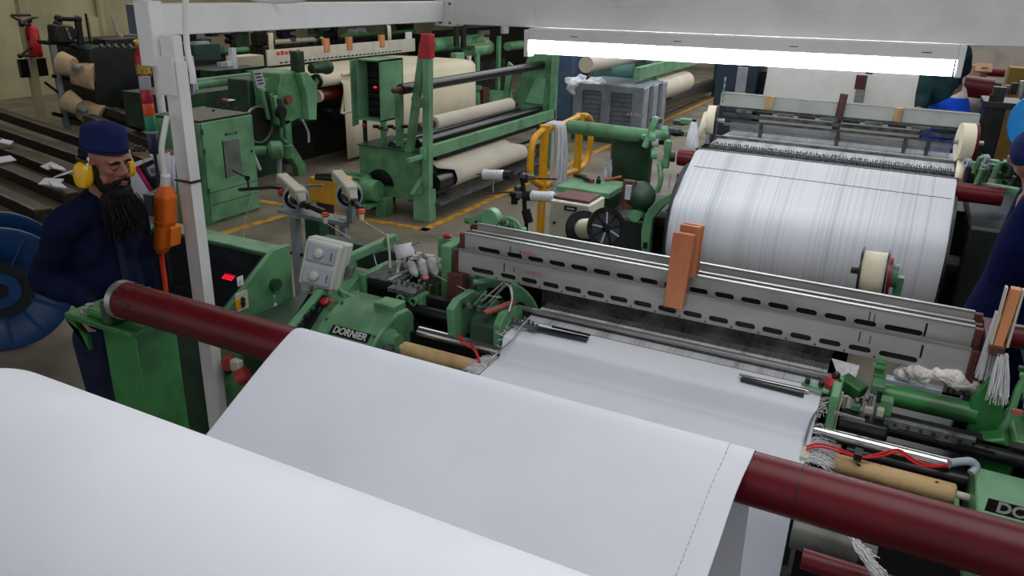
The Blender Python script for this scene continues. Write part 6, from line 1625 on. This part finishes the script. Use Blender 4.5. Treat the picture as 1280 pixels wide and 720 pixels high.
# droppers and rails behind
P2(MB().box((SX0 - .05, 6.52, 1.13), (SX1 + .02, 6.56, 1.165)), 'separator_rail', IRON)
for r_, (y, z) in enumerate(((6.64, 1.155), (6.70, 1.16), (6.77, 1.162), (6.84, 1.15))):
    m = MB()
    for k in range(110):
        x_ = SX0 + .03 + (SX1 - SX0 - .06) * k / 109 + random.uniform(-.004, .004); dz = random.uniform(-.008, .012)
        m.box((x_ - .0035, y - .002, z - .08 + dz), (x_ + .0035, y + .002, z + .022 + dz))
    P2(m, 'dropper_row', mat('dropper_steel', (120, 122, 124), .4, .4, var=.3, scale=30), kind='stuff')
    P2(MB().box((SX0 - .05, y + .01, z - .03), (SX1 + .02, y + .02, z - .0)), 'dropper_rail', DARKM)
rows = [[(SX0 + (SX1 - SX0) * j / 40, y, z) for j in range(41)] for y, z in ((6.55, 1.12), (6.72, 1.145), (6.90, 1.168), (7.2, 1.17), (7.7, 1.15))]
P2(MB().sheet(rows), 'warp_threads', WARPG, smooth=80)
P2(MB().box((SX0 - .05, 7.08, 1.14), (SX1 + .02, 7.12, 1.19)), 'dark_rail', IRON)
# heald area
m = MB()
for k in range(200):
    x_ = SX0 + .04 + (SX1 - SX0 - .08) * k / 199; m.box((x_ - .0026, 7.36, 1.16), (x_ + .0026, 7.364, 1.30))
P2(m, 'heald_wires', mat('pale_heald_steel', (160, 162, 162), .5, .3), kind='stuff')
DG_ = mat('worn_dark_grey', (78, 80, 80), .6, .2, var=.4, scale=16)
for (y, z0_, z1_, mt) in ((7.34, 1.29, 1.305, DG_), (7.30, 1.335, 1.365, DG_), (7.38, 1.24, 1.262, STEEL), (7.40, 1.38, 1.41, DG_)):
    P2(MB().box((SX0 - .03, y, z0_), (SX1 + .06, y + .02, z1_)), 'frame_rail', mt)
for k in range(10):
    x_ = SX0 + .08 + .18 * k; P2(MB().box((x_, 7.32, 1.375), (x_ + .14, 7.345, 1.40)), 'hook_plate', (IRON, DARKM)[k % 2])
for x_ in (-.02, .15, -.55, -1.2):
    P2(MB().box((x_, 7.33, 1.17), (x_ + .03, 7.35, 1.30)), 'dark_clip', DG_)
YH = 7.55
for k in range(4):
    zt_ = 1.51 - (.0 if k == 0 else .01)
    P2(MB().box((SX0 - .12, YH + .06 * k, 1.39), (SX1 + .13, YH + .06 * k + .012, zt_)), 'heald_frame', mat('grey_green_frame', (184, 188, 180), .5, var=.08) if k == 0 else ALU, bevel=.002)
P2(MB().box((SX0 - .12, YH - .003, 1.505), (SX1 + .13, YH + .014, 1.512)), 'top_lip', STEEL)
for px_, py_, mt in ((961, 130, WOODP), (1050, 137, MAROOND), (1122, 145, WOODP)):
    a_, b_ = at(px_ - 5, py_, Y=YH - .03).x, at(px_ + 5, py_, Y=YH - .03).x
    zt_ = at(px_, py_ - 16 - (4 if mt is MAROOND else -6), Y=YH - .03).z; zb = at(px_, py_ + 13 + (22 if mt is MAROOND else 0), Y=YH - .03).z
    P2(MB().box((a_, YH - .035, zb), (b_, YH - .003, zt_), ry=math.radians(4)), 'frame_spacer', mt, bevel=.003)
# selvedge spools at both ends
def disc(px_, py_, Y, r_, w_, label, tilt, mag):
    c = at(px_, py_, Y=Y); d = V((1, tilt, 0)).normalized()
    t = thing('selvedge_spool', label, 'spool', c)
    MB().cyl(c - d * w_, c + d * w_, r_, n=36).build('yarn', YARN, t)
    MB().cyl(c + d * w_ * 1.02, c + d * (w_ + .02), r_ * 1.03, n=36).build('flange', MAROON if mag else BLACK, t)
    MB().cyl(c - d * (w_ + .03), c + d * (w_ + .08), .02, n=12).build('axle', STEEL, t)
    MB().box((c.x - .02, Y - .03, 1.0), (c.x + .01, Y + .03, c.z)).build('holder', GREYLT, t)
    return t
disc(889, 150, 7.0, .125, .035, 'cream selvedge spool at the left end of the far loom', .15, False)
disc(1206, 178, 6.9, .145, .045, 'cream selvedge spool with dark red flange at the right end of the far loom', .15, True)
m = MB(); m.sheet([[at(880, 140, Y=6.9), at(890, 138, Y=6.95)], [at(871, 168, Y=6.8), at(876, 172, Y=6.8)]])
tag(m.build('yarn_ribbon', YARN, None, solid=.003), 'cream yarn ribbon running down from the left selvedge spool', 'yarn')
m = MB(); m.sheet([[at(1197, 200, Y=6.8), at(1208, 202, Y=6.8)], [at(1193, 222, Y=6.6), at(1202, 223, Y=6.6)]])
tag(m.build('yarn_ribbon', YARN, None, solid=.003), 'cream yarn ribbon running down from the right selvedge spool', 'yarn')
cn_ = at(866, 168, Y=6.5)
cc_ = thing('yarn_cone', 'white yarn cone standing at the left end of the far loom', 'cone', at(866, 184, Y=6.5))
z0_, z1_ = at(866, 184, Y=6.5).z, at(866, 152, Y=6.5).z
MB().lathe((cn_.x, 6.5, z0_), (0, 0, 1), [(0, .052), (.02, .056), (z1_ - z0_ - .02, .030), (z1_ - z0_, .02)], 24).build('yarn', WYARN, cc_)
MB().cyl((cn_.x, 6.5, z1_), (cn_.x, 6.5, z1_ + .02), .016, n=12).build('cone_tip', DARKM, cc_)
# left end machinery
def cst(px_, py_, Y, r_, mt, n_='gear_wheel', w_=.05):
    c = at(px_, py_, Y=Y); return P2(MB().hollow(c, c + V((w_, w_ * .3, 0)), r_, r_ * .45, 20), n_, mt)
zt1 = at(770, 162, Y=7.0).z
P2(MB().cyl((at(712, 160, Y=7.1).x, 7.1, at(712, 158, Y=7.1).z), (at(836, 172, Y=7.1).x, 7.1, at(712, 158, Y=7.1).z - .01), .065, n=24), 'cross_tube', GREEN)
P2(MB().lathe((at(712, 160, Y=7.1).x - .03, 7.1, at(712, 158, Y=7.1).z), (1, 0, 0), [(0, .04), (.03, .066)], 24), 'tube_end', GREEN)
for (a, b, r_, mt) in ((812, 170, .055, PALEGREEN), (826, 166, .06, GREEN), (830, 182, .05, PALEGREEN), (814, 192, .045, PALEGREEN), (822, 205, .045, GREEN), (836, 196, .04, GREEND), (815, 178, .035, GREYLT)):
    cst(a, b, 6.45, r_, mt)
P2(MB().bar(at(806, 184, Y=6.45), at(821, 146, Y=6.45), .06, .05), 'inclined_arm', PALEGREEN, bevel=.01)
P2(MB().bar(at(832, 210, Y=6.4), at(836, 176, Y=6.4), .05, .05), 'inclined_arm', GREEN, bevel=.01)
for k in range(12):
    p = at(random.uniform(795, 862), random.uniform(148, 182), Y=random.uniform(6.7, 7.1))
    P2(MB().box(p, p + V((.10, .08, .04)), rz=random.uniform(0, 1)), 'fitting', (DARKM, GREEND, GREEN, IRON)[k % 4], bevel=.006)
P2(MB().tube([at(824, 205, Y=6.35), at(826, 225, Y=6.3), at(821, 240, Y=6.3)], .022), 'pipe', GREEN)
P2(MB().tube([at(838, 215, Y=6.3), at(836, 235, Y=6.3)], .006), 'pipe', GREYLT)
# curved leg casting left
vv = [at(a, b, Y=5.9) for a, b in ((846, 238), (850, 244), (830, 258), (816, 274), (812, 300), (811, 335), (802, 335), (801, 290), (806, 268), (822, 250))]
P2(MB().prism([(v.x, v.z) for v in vv], 'y', 5.9, 5.98), 'leg_casting', GREEN, bevel=.008)
fb(MB(), 804, 303, 809, 311, 5.89, .01).build('leg_slot', BLACK, L2)
c = at(800, 245, Y=6.1); P2(MB().sph(c, .13, (1, 1, .95), 20), 'gear_cover', GREEND)
c = at(793, 270, Y=6.0); P2(MB().lathe(c, (0, 1, 0), [(0, .05), (.1, .06)], 20), 'boss', GREEN)
P2(fb(MB(), 777, 226, 792, 262, 6.0, .06), 'maroon_bracket', MAROOND, bevel=.006)
P2(fb(MB(), 781, 232, 788, 250, 5.97, .04), 'clamp', GREYLT, bevel=.004)
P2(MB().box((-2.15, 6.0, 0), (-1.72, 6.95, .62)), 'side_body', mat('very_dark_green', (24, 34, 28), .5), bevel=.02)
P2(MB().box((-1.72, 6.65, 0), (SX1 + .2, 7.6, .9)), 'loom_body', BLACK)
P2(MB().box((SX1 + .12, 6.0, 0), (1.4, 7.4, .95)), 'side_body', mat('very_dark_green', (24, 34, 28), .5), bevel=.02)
# right end machinery
for k in range(26):
    p = at(random.uniform(1206, 1268), random.uniform(198, 240), Y=random.uniform(6.3, 6.8)); s_ = random.uniform(.02, .05)
    mt = (GREEN, GREEND, DARKM, IRON, GREYLT, PALEGREEN)[k % 6]
    if k % 3 == 0: P2(MB().cyl(p, p + V((.02, 0, .12)), s_ * .5, n=10), 'pin', mt)
    elif k % 3 == 1: P2(MB().hollow(p, p + V((.03, .02, 0)), s_, s_ * .5, 14), 'ring', mt)
    else: P2(MB().box(p, p + V((.12, .05, s_))), 'fitting', mt, bevel=.005)
P2(MB().bar(at(1215, 206, Y=6.8), at(1262, 212, Y=6.8), .05, .05), 'green_bar', PALEGREEN)
P2(MB().bar(at(1225, 232, Y=6.4), at(1272, 240, Y=6.4), .08, .05), 'green_bar', GREEN)
P2(MB().cyl(at(1200, 240, Y=6.33) , at(1250, 245, Y=6.33), .05, n=20), 'maroon_end', MAROON)

# --- far loom beyond: white sheet with dark upright, posts
WS = thing('far_cloth_sheet', 'large white cloth sheet stretched on a loom at the back under the tube light', 'cloth', (-1.0, 13.5, .5))
Yw = 13.2
xa_, xb_ = at(957, 110, Y=Yw).x, at(1162, 110, Y=Yw).x
za_, zb_ = at(960, 160, Y=Yw).z, at(960, 70, Y=Yw).z
rows = [[(xa_ + (xb_ - xa_) * j / 10, y, z) for j in range(11)] for y, z in ((Yw - .2, .35), (Yw - .15, .8), (Yw - .05, 1.25), (Yw, 1.45), (Yw + .06, 1.52), (Yw + .4, 1.56), (Yw + 1.2, 1.6))]
MB().sheet(rows).build('cloth_sheet', mat('pale_grey_sheet', (222, 222, 220), .85, var=.03), WS, solid=.004, smooth=60)
pl = MB(); xx = at(1073, 110, Y=Yw - .25).x
fb(MB(), 1069, 94, 1083, 112, Yw - .25, .05).build('maroon_clip', MAROOND, WS, bevel=.004)
fb(MB(), 1067, 112, 1079, 142, Yw - .25, .05).build('steel_upright', STEEL, WS, bevel=.004)
fb(MB(), 1082, 89, 1091, 93, Yw - .25, .05).build('small_tab', IRON, WS)
fl_ = thing('weaving_loom', 'loom frame at the back carrying the large white sheet', 'loom', (-1, 13.8, 0))
MB().box((xa_ - .3, Yw + .25, 0), (xb_ + .2, Yw + 1.2, 1.2)).build('loom_body', DARKM, fl_)
MB().cyl((xa_ - .4, Yw + .10, 1.43), (xb_ + .9, Yw + .10, 1.43), .06, n=20).build('top_roller', MAROON, fl_)
MB().box((xa_ - .8, Yw + .0, 0), (xa_ - .15, Yw + .8, 1.55)).build('end_housing', mat('blue_grey_dark', (44, 58, 78), .5), fl_, bevel=.02)
fb(MB(), 919, 84, 931, 136, Yw - .4, .06).build('pale_post', GREYLT, fl_)
tp_ = thing('striped_pole', 'thin teal stick standing at the left end of the far loom frame', 'stick', at(905, 128, Y=7.5))
MB().bar(at(903, 128, Y=7.5), at(907, 96, Y=7.5), .012, .012).build('stick', mat('teal_stick', (60, 150, 140), .5), tp_)
for k in range(4): MB().bar(at(903.3 + k, 125 - 8 * k, Y=7.495), at(903.8 + k, 121 - 8 * k, Y=7.495), .014, .014).build('pale_band', GREYLT, tp_)
# right background: maroon roller, boxes, black stand, blue drum
rb = thing('guide_roller', 'short dark red roller end with bearing behind the bending person', 'roller', at(1222, 112, Y=10.8))
a_, b_ = at(1204, 107, Y=10.8), at(1240, 112, Y=10.8)
MB().cyl(a_, b_, .12, n=28).build('barrel', MAROON, rb); MB().cyl(b_, b_ + (b_ - a_) * .25, .10, n=24).build('bearing', DARKM, rb)
for k in range(6): MB().box(b_ + V((.12 + .07 * k, 0, -.08 + .04 * (k % 2))), b_ + V((.18 + .07 * k, .1, .06 + .03 * (k % 3)))).build('coupling', (IRON, DARKM, STEEL)[k % 3], rb, bevel=.01)
MB().box((a_.x - .1, 10.9, 0), (a_.x + .05, 11.1, a_.z)).build('support', GREEND, rb)
bs_ = thing('black_stand', 'tall black box-shaped column behind the right end of the far loom', 'stand', at(1235, 200, Y=8.6))
xs0, xs1 = at(1224, 160, Y=8.5).x, at(1252, 160, Y=8.5).x
MB().box((xs0, 8.5, 0), (xs1, 8.9, at(1235, 128, Y=8.5).z)).build('column', BLACK, bs_, bevel=.01)
MB().box((xs0 + .02, 8.48, .4), (xs0 + .10, 8.5, at(1235, 118, Y=8.5).z)).build('front_rail', DARKM, bs_)
MB().box((xs0 - .02, 8.45, at(1235, 134, Y=8.5).z), (xs1 + .12, 8.95, at(1235, 126, Y=8.5).z)).build('top_shelf', BLACK, bs_, bevel=.005)
MB().box((xs0 + .04, 8.5, at(1235, 128, Y=8.5).z), (xs0 + .14, 8.6, at(1235, 108, Y=8.5).z)).build('upper_post', BLACK, bs_)
bd_ = thing('blue_disc', 'large bright blue round plastic reel with dark hub at the right picture edge', 'reel', at(1285, 200, Y=8.2))
c = at(1300, 156, Y=8.0)
MB().lathe(c, (.5, .86, 0), [(0, .26), (.02, .275), (.06, .275)], 40).build('disc', BLUEL, bd_); MB().cyl(c - V((.025, .05, 0)), c, .05, n=20).build('hub', BLACK, bd_)
MB().cyl(c + V((0.05, .08, 0)), c + V((.15, .3, 0)), .2, n=28).build('white_drum', PAPER, bd_)
MB().box((c.x - .1, 8.05, 0), (c.x + .1, 8.3, c.z - .25)).build('support', DARKM, bd_)
cbx = thing('cardboard_box', 'open brown cardboard box behind the red roller at top right', 'box', at(1225, 95, Y=13))
p = at(1214, 108, Y=12.6); q_ = at(1228, 84, Y=12.6)
MB().box((p.x, 12.6, p.z - .3), (q_.x, 13.1, q_.z)).build('carton', BROWN, cbx, rz=0) if False else MB().box((p.x, 12.6, .0), (q_.x, 13.1, q_.z), rz=.3).build('carton', BROWN, cbx)
MB().box((p.x, 12.55, q_.z - .02), (q_.x + .12, 12.75, q_.z + .0), rx=.5).build('flap', BROWN, cbx)
p = at(1222, 140, Y=11.5)
tag(MB().sph(p, .28, (1, .8, .8), 16).build('grey_sack', mat('grey_sack', (128, 122, 120), .9, var=.2, bump=.5, bscale=10)), 'grey sack behind the black column', 'sack')
p = at(1212, 148, Y=11.2)
tag(MB().box((p.x - .25, 11.3, 0), (p.x + .25, 11.7, p.z + .1)).build('wooden_crate', WOODP), 'light wooden crate below the grey sack', 'crate')
p = at(1275, 96, Y=14)
tag(MB().box((p.x - .15, 14, 0), (p.x + .5, 14.4, p.z + .12)).build('ochre_machine_part', mat('ochre', (120, 96, 30), .6)), 'ochre machine part at the top right edge', 'machine part')

# --- left background: wall, extinguishers, cone creel, dark machine
fe = thing('fire_extinguisher', 'dark red fire extinguisher on the post at far left', 'fire extinguisher', at(42, 70, X=-13.3))
Xe = -13.3
def ext(par, c, r_, h_, lab):
    MB().lathe((c.x, c.y, c.z - h_ / 2), (0, 0, 1), [(0, r_ * .9), (.02, r_), (h_ * .78, r_), (h_ * .9, r_ * .6), (h_, r_ * .3)], 20).build('cylinder', RED, par)
    MB().cyl((c.x, c.y, c.z + h_ / 2), (c.x, c.y, c.z + h_ / 2 + .05), r_ * .3, n=12).build('neck', BLACK, par)
    MB().bar((c.x, c.y - .02, c.z + h_ / 2 + .05), (c.x, c.y + .14, c.z + h_ / 2 + .08), .03, .02).build('handle', BLACK if not lab else RED, par)
    MB().tube([(c.x, c.y - .02, c.z + h_ / 2 + .04), (c.x + .05, c.y - r_ - .03, c.z + h_ * .3), (c.x + .03, c.y - r_, c.z)], .012).build('hose', BLACK, par)
c = at(42, 50, X=Xe)
ext(fe, c, .10, .55, False)
cp_ = thing('wall_post', 'cream post holding the dark red fire extinguisher and a black bracket at far left', 'post', at(55, 148, X=Xe - .1))
a_ = at(55, 148, X=Xe - .12)
MB().box((Xe - .24, c.y - .06, 0), (Xe - .12, c.y + .06, ZC)).build('post', WALLM, cp_)
MB().box((Xe - .24, c.y - .2, at(40, 98, X=Xe).z), (Xe - .16, c.y - .06, at(40, 75, X=Xe).z)).build('black_panel', BLACK, cp_)
MB().box((Xe - .24, c.y + .08, at(40, 98, X=Xe).z), (Xe - .16, c.y + .26, at(40, 75, X=Xe).z)).build('black_panel', BLACK, cp_)
for pts in ([(14, 20), (28, 28), (42, 22)], [(14, 19), (38, 19)], [(26, 31), (38, 30)], [(26, 70), (48, 69)], [(28, 68), (40, 58)]):
    MB().tube([at(a, b, X=Xe + .05) for a, b in pts], .02, smooth=False).build('bracket_rod', BLACK, cp_)
MB().sph(at(27, 30, X=Xe + .05), .05, n=10).build('joint', BLACK, cp_); MB().sph(at(25, 70, X=Xe + .05), .04, n=10).build('joint', BLACK, cp_)
cr2 = thing('cone_creel', 'dark yarn creel stand with a black motor on its arm at upper left', 'creel', at(75, 150, X=-11.6))
Xc = -11.4
def pc(a, b, X=Xc): return at(a, b, X=X)
for pts, r_, mt in (([(66, 56), (72, 90), (80, 140), (88, 178)], .05, GREYP), ([(48, 52), (103, 59)], .03, BLACK), ([(97, 24), (103, 72)], .05, BLACK), ([(72, 23), (98, 24)], .035, BLACK), ([(75, 25), (75, 34)], .03, BLACK), ([(107, 17), (113, 55)], .018, BLACK), ([(66, 95), (96, 100)], .03, DARKM), ([(66, 142), (100, 150)], .03, DARKM), ([(56, 103), (76, 118)], .02, BLACK)):
    MB().tube([pc(a, b) for a, b in pts], r_, n=10, smooth=False).build('creel_rod', mt, cr2)
m = MB(); a_, b_ = pc(64, 42), pc(88, 43); m.bar(a_, b_, .2, .26); m.build('motor_body', BLACK, cr2, bevel=.03)
MB().bar(pc(84, 42), pc(94, 42), .15, .15).build('motor_front', DARKM, cr2, bevel=.02)
for q_ in ((97, 24), (73, 23), (72, 30), (103, 60)): MB().sph(pc(*q_), .06, n=10).build('joint', BLACK, cr2)
for k in range(3): MB().cyl(pc(82 + 2 * k, 38 + 5 * k, Xc + .1), pc(84 + 2 * k, 38 + 5 * k, Xc + .1), .03, n=10).build('lens', STEEL, cr2)
MB().cyl((pc(88, 178).x, pc(88, 178).y, 0), (pc(88, 178).x, pc(88, 178).y, pc(88, 178).z), .05).build('foot_post', GREYP, cr2)
def cone(px_, py_, r_, L_, d, lb, shade):
    c = pc(px_, py_, Xc + .25); d = V(d).normalized(); t = thing('yarn_cone', lb, 'yarn cone', c, 'yarn cones on the creel')
    MB().lathe(c - d * L_ / 2, d, [(0, r_ * .72), (L_ * .05, r_ * .78), (L_ * .95, r_), (L_, r_ * .96)], 32).build('yarn', YARNT, t)
    MB().cyl(c + d * L_ / 2, c + d * (L_ / 2 + .01), r_ * .3, n=20).build('cone_end', BROWN, t)
    MB().cyl(c - d * (L_ / 2 + .12), c - d * L_ / 2, .05, n=14).build('spindle', GREYP, t)
cone(105, 94, .20, .30, (.80, .56, -.14), 'largest tan yarn cone, upper front of the creel', 0)
cone(84, 81, .17, .20, (-.8, -.3, .2), 'tan yarn cone behind the upper front cone', 0)
cone(114, 142, .20, .30, (.74, .46, -.42), 'tan yarn cone just above the blue cap', 0)
cone(90, 129, .16, .22, (-.7, -.35, .5), 'tan yarn cone, lower rear of the creel', 0)
dm_ = thing('dark_machine', 'very dark machine block between the creel and the white post', 'machine', at(140, 100, X=-11.2))
Xm = -11.0
vv = [at(a, b, X=Xm) for a, b in ((112, 62), (118, 58), (172, 58), (182, 66), (182, 170), (150, 186), (128, 160), (120, 110))]
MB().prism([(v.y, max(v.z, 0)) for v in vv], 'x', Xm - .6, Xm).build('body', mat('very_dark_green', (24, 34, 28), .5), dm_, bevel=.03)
fx(MB(), 132, 48, 172, 57, Xm - .2, .3).build('upper_block', BLACK, dm_, bevel=.02)
for k in range(5): fx(MB(), 126 + 9 * k, 55, 129 + 9 * k, 58, Xm + .01, .05).build('steel_knob', STEEL, dm_)
MB().tube([at(141, 20, X=Xm), at(145, 38, X=Xm), at(152, 46, X=Xm)], .03).build('hose', BEIGE, dm_)
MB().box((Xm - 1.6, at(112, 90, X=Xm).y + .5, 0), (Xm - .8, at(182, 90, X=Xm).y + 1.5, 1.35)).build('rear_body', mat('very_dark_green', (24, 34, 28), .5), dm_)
fe2 = thing('fire_extinguisher', 'bright red fire extinguisher with yellow and black label above the stack light', 'fire extinguisher', at(178, 76, X=-6.9))
c = at(178, 76, X=-6.9)
zb_0 = at(180, 97, X=-6.9).z; z0_, z1_ = at(179, 92, X=-6.9).z, at(179, 80, X=-6.9).z; z2_ = at(179, 50, X=-6.9).z
hh = z2_ - zb_0
MB().lathe((c.x, c.y, zb_0), (0, 0, 1), [(0, .058), (.02, .070), (hh * .55, .070), (hh * .70, .052), (hh * .78, .022), (hh * .84, .022)], 20).build('cylinder', RED, fe2)
MB().cyl((c.x, c.y, z0_), (c.x, c.y, z1_), .0715, n=20).build('label', YG, fe2)
MB().box((c.x - .03, c.y - .045, zb_0 + hh * .80), (c.x + .03, c.y + .03, zb_0 + hh * .92), rz=.2).build('valve', RED, fe2, bevel=.005)
MB().cyl((c.x, c.y - .03, zb_0 + hh * .90), (c.x, c.y - .05, zb_0 + hh), .022, n=10).build('yellow_pin', YELM, fe2)
MB().bar((c.x, c.y + .02, zb_0 + hh * .9), (c.x, c.y + .17, zb_0 + hh * .98), .025, .012).build('lever', RED, fe2)
MB().bar((c.x, c.y + .02, zb_0 + hh * .82), (c.x, c.y + .17, zb_0 + hh * .80), .025, .012).build('lever', RED, fe2)
MB().bar((c.x - .02, c.y, zb_0 + hh * .5), (-6.98, pc0.y + .04, zb_0 + hh * .5), .04, .03).build('wall_bracket', DARKM, fe2)

# --- stack of long dark beams on the floor at left
gl = 'long dark beams lying on the floor at left'
for k in range(9):
    y_ = 3.95 + .40 * k; z_ = .10 + .03 * (k % 3)
    lb_ = ('nearest', 'second', 'third', 'fourth', 'fifth', 'sixth', 'seventh', 'eighth', 'farthest')[k] + ' of the long dark steel beams lying on the floor at left'
    t = thing('steel_beam', lb_, 'beam', (-8.5, y_, 0), gl)
    x0_ = -12.6 if k < 6 else -10.6; x1_ = -6.9 - .15 * (k % 3)
    y_off = (.10 * k)
    MB().bar((x0_, y_ + 1.1, z_ + .18 + .02 * k), (x1_, y_ + .0, z_ + .10 + .02 * k), .15, .12).build('beam', mat('dark_brown_steel', (58, 52, 46), .4, .3, var=.3, stretch=(.4, 4, 4)), t, bevel=.01)
    MB().bar((x0_, y_ + 1.1 - .085, z_ + .25 + .02 * k), (x1_, y_ - .085, z_ + .17 + .02 * k), .02, .012).build('worn_edge', mat('worn_steel_edge', (138, 126, 110), .4, .5, var=.4, scale=3), t)
for (px_, py_) in ((8, 178), (62, 208), (72, 210), (80, 218), (64, 228), (5, 200), (72, 232)):
    p = at(px_, py_, Z=.42)
    tag(MB().box(p - V((.10, .06, 0)), p + V((.10, .06, .012)), rz=px_ * .3, rx=.3).build('paper_scrap', PAPER), 'white paper scrap lying on the dark steel beams', 'paper scrap', 'paper scraps on the dark beams')
c = at(0, 361, Z=.43)
bb = thing('blue_reel', 'blue plastic ribbed reel standing on the floor behind the man in navy', 'reel', (c.x, c.y, 0))
dr_ = V((.85, -.52, 0)).normalized()
for s_, nm in ((0, 'front_flange'), (-.42, 'rear_flange')):
    cc = c + dr_ * s_
    fl_o = MB().lathe(cc, dr_, [(0, .40), (.01, .42), (.04, .42), (.045, .40), (.03, .36), (.03, .20)], 44, caps=False).build(nm, BLUEP, bb, solid=.006)
    a0 = V((0, 0, 1)); b0 = dr_.cross(a0)
    for k in range(12):
        an = 2 * PI * k / 12; u = a0 * math.cos(an) + b0 * math.sin(an)
        MB().bar(cc + dr_ * .034 + u * .18, cc + dr_ * .034 + u * .40, .014, .02, up=dr_).build('rib', BLUEP, fl_o)
MB().cyl(c - dr_ * .42, c + dr_ * .03, .20, n=32).build('dark_yarn', mat('dark_waste_yarn', (30, 34, 38), .9, bump=.8, bscale=20), bb)
MB().hollow(c + dr_ * .03, c + dr_ * .05, .12, .05, 28).build('hub_ring', BLUEP, bb)

# ================================================================== LIGHT
tl_ = thing('tube_light', 'long glowing fluorescent tube light under the white cross beam', 'tube light', (-1.2, 5.12, 2.08))
YT = 5.12
xa_, xb_ = at(664, 50, Y=YT).x, at(1195, 80, Y=YT).x
def tb(m): return m
MB().box((xa_, YT - .05, 2.058), (xb_, YT + .05, 2.135), ry=TILT, piv=PV).build('fixture_body', WHITEP, tl_, bevel=.005)
MB().box((xa_ - .035, YT - .05, 1.945), (xa_, YT + .05, 2.125), ry=TILT, piv=PV).build('end_cap', WHITEP, tl_, bevel=.006)
MB().box((xb_, YT - .05, 1.965), (xb_ + .035, YT + .05, 2.135), ry=TILT, piv=PV).build('end_cap', WHITEP, tl_, bevel=.006)
TUBE = mat('glowing_tube', (235, 244, 255), .3, var=0, emit=14)
dzt = math.sin(-TILT) * (xb_ - xa_)
for dy in (-.012, .03):
    z_l = 2.012 - .006; MB().cyl((xa_ + .01, YT + dy, z_l - .012), (xb_ - .01, YT + dy, z_l - .012 + dzt), .042, n=20).build('glass_tube', TUBE, tl_)
for k in range(4):
    x_ = xa_ + (xb_ - xa_) * (.12 + .27 * k); MB().box((x_, YT - .054, 2.09), (x_ + .05, YT - .05, 2.095), ry=TILT, piv=PV).build('slot', IRON, tl_)

def area(name, loc, sx, sy, power, rot=(0, 0, 0), col=(1, 1, 1)):
    l = bpy.data.lights.new(name, 'AREA'); l.shape = 'RECTANGLE'; l.size = sx; l.size_y = sy; l.energy = power; l.color = col
    o = bpy.data.objects.new(name, l); C.objects.link(o); o.location = loc; o.rotation_euler = rot; return o
area('overhead_fill_near', (0.2, 1.6, 4.4), 3.0, 2.6, 80, col=(.98, .98, 1))  # this and the following area lamps are unseen fills, added for brightness
area('overhead_fill_mid', (-.5, 7.0, 4.4), 5, 3, 105, col=(.95, .98, 1))
area('overhead_fill_left', (-5.5, 6.8, 4.4), 3.5, 5, 70, col=(1, .96, .90))
area('overhead_fill_far', (-2.0, 14.5, 4.4), 9, 7, 430, col=(.95, .98, 1))
area('overhead_fill_back', (0, 22.5, 4.3), 12, 6, 420, col=(1, .98, .94))  # unseen fill added to brighten the back wall
area('overhead_fill_far_left', (-12.2, 11, 4.4), 4, 9, 170, col=(1, .96, .86))
w_ = bpy.data.worlds.new('hall_daylight'); bpy.context.scene.world = w_; w_.use_nodes = True
w_.node_tree.nodes['Background'].inputs['Color'].default_value = (.9, .93, 1, 1); w_.node_tree.nodes['Background'].inputs['Strength'].default_value = .65
vs = bpy.context.scene.view_settings
vs.view_transform = 'Standard'; vs.look = 'None'; vs.exposure = 0.0; vs.gamma = 1.0; vs.use_curve_mapping = False
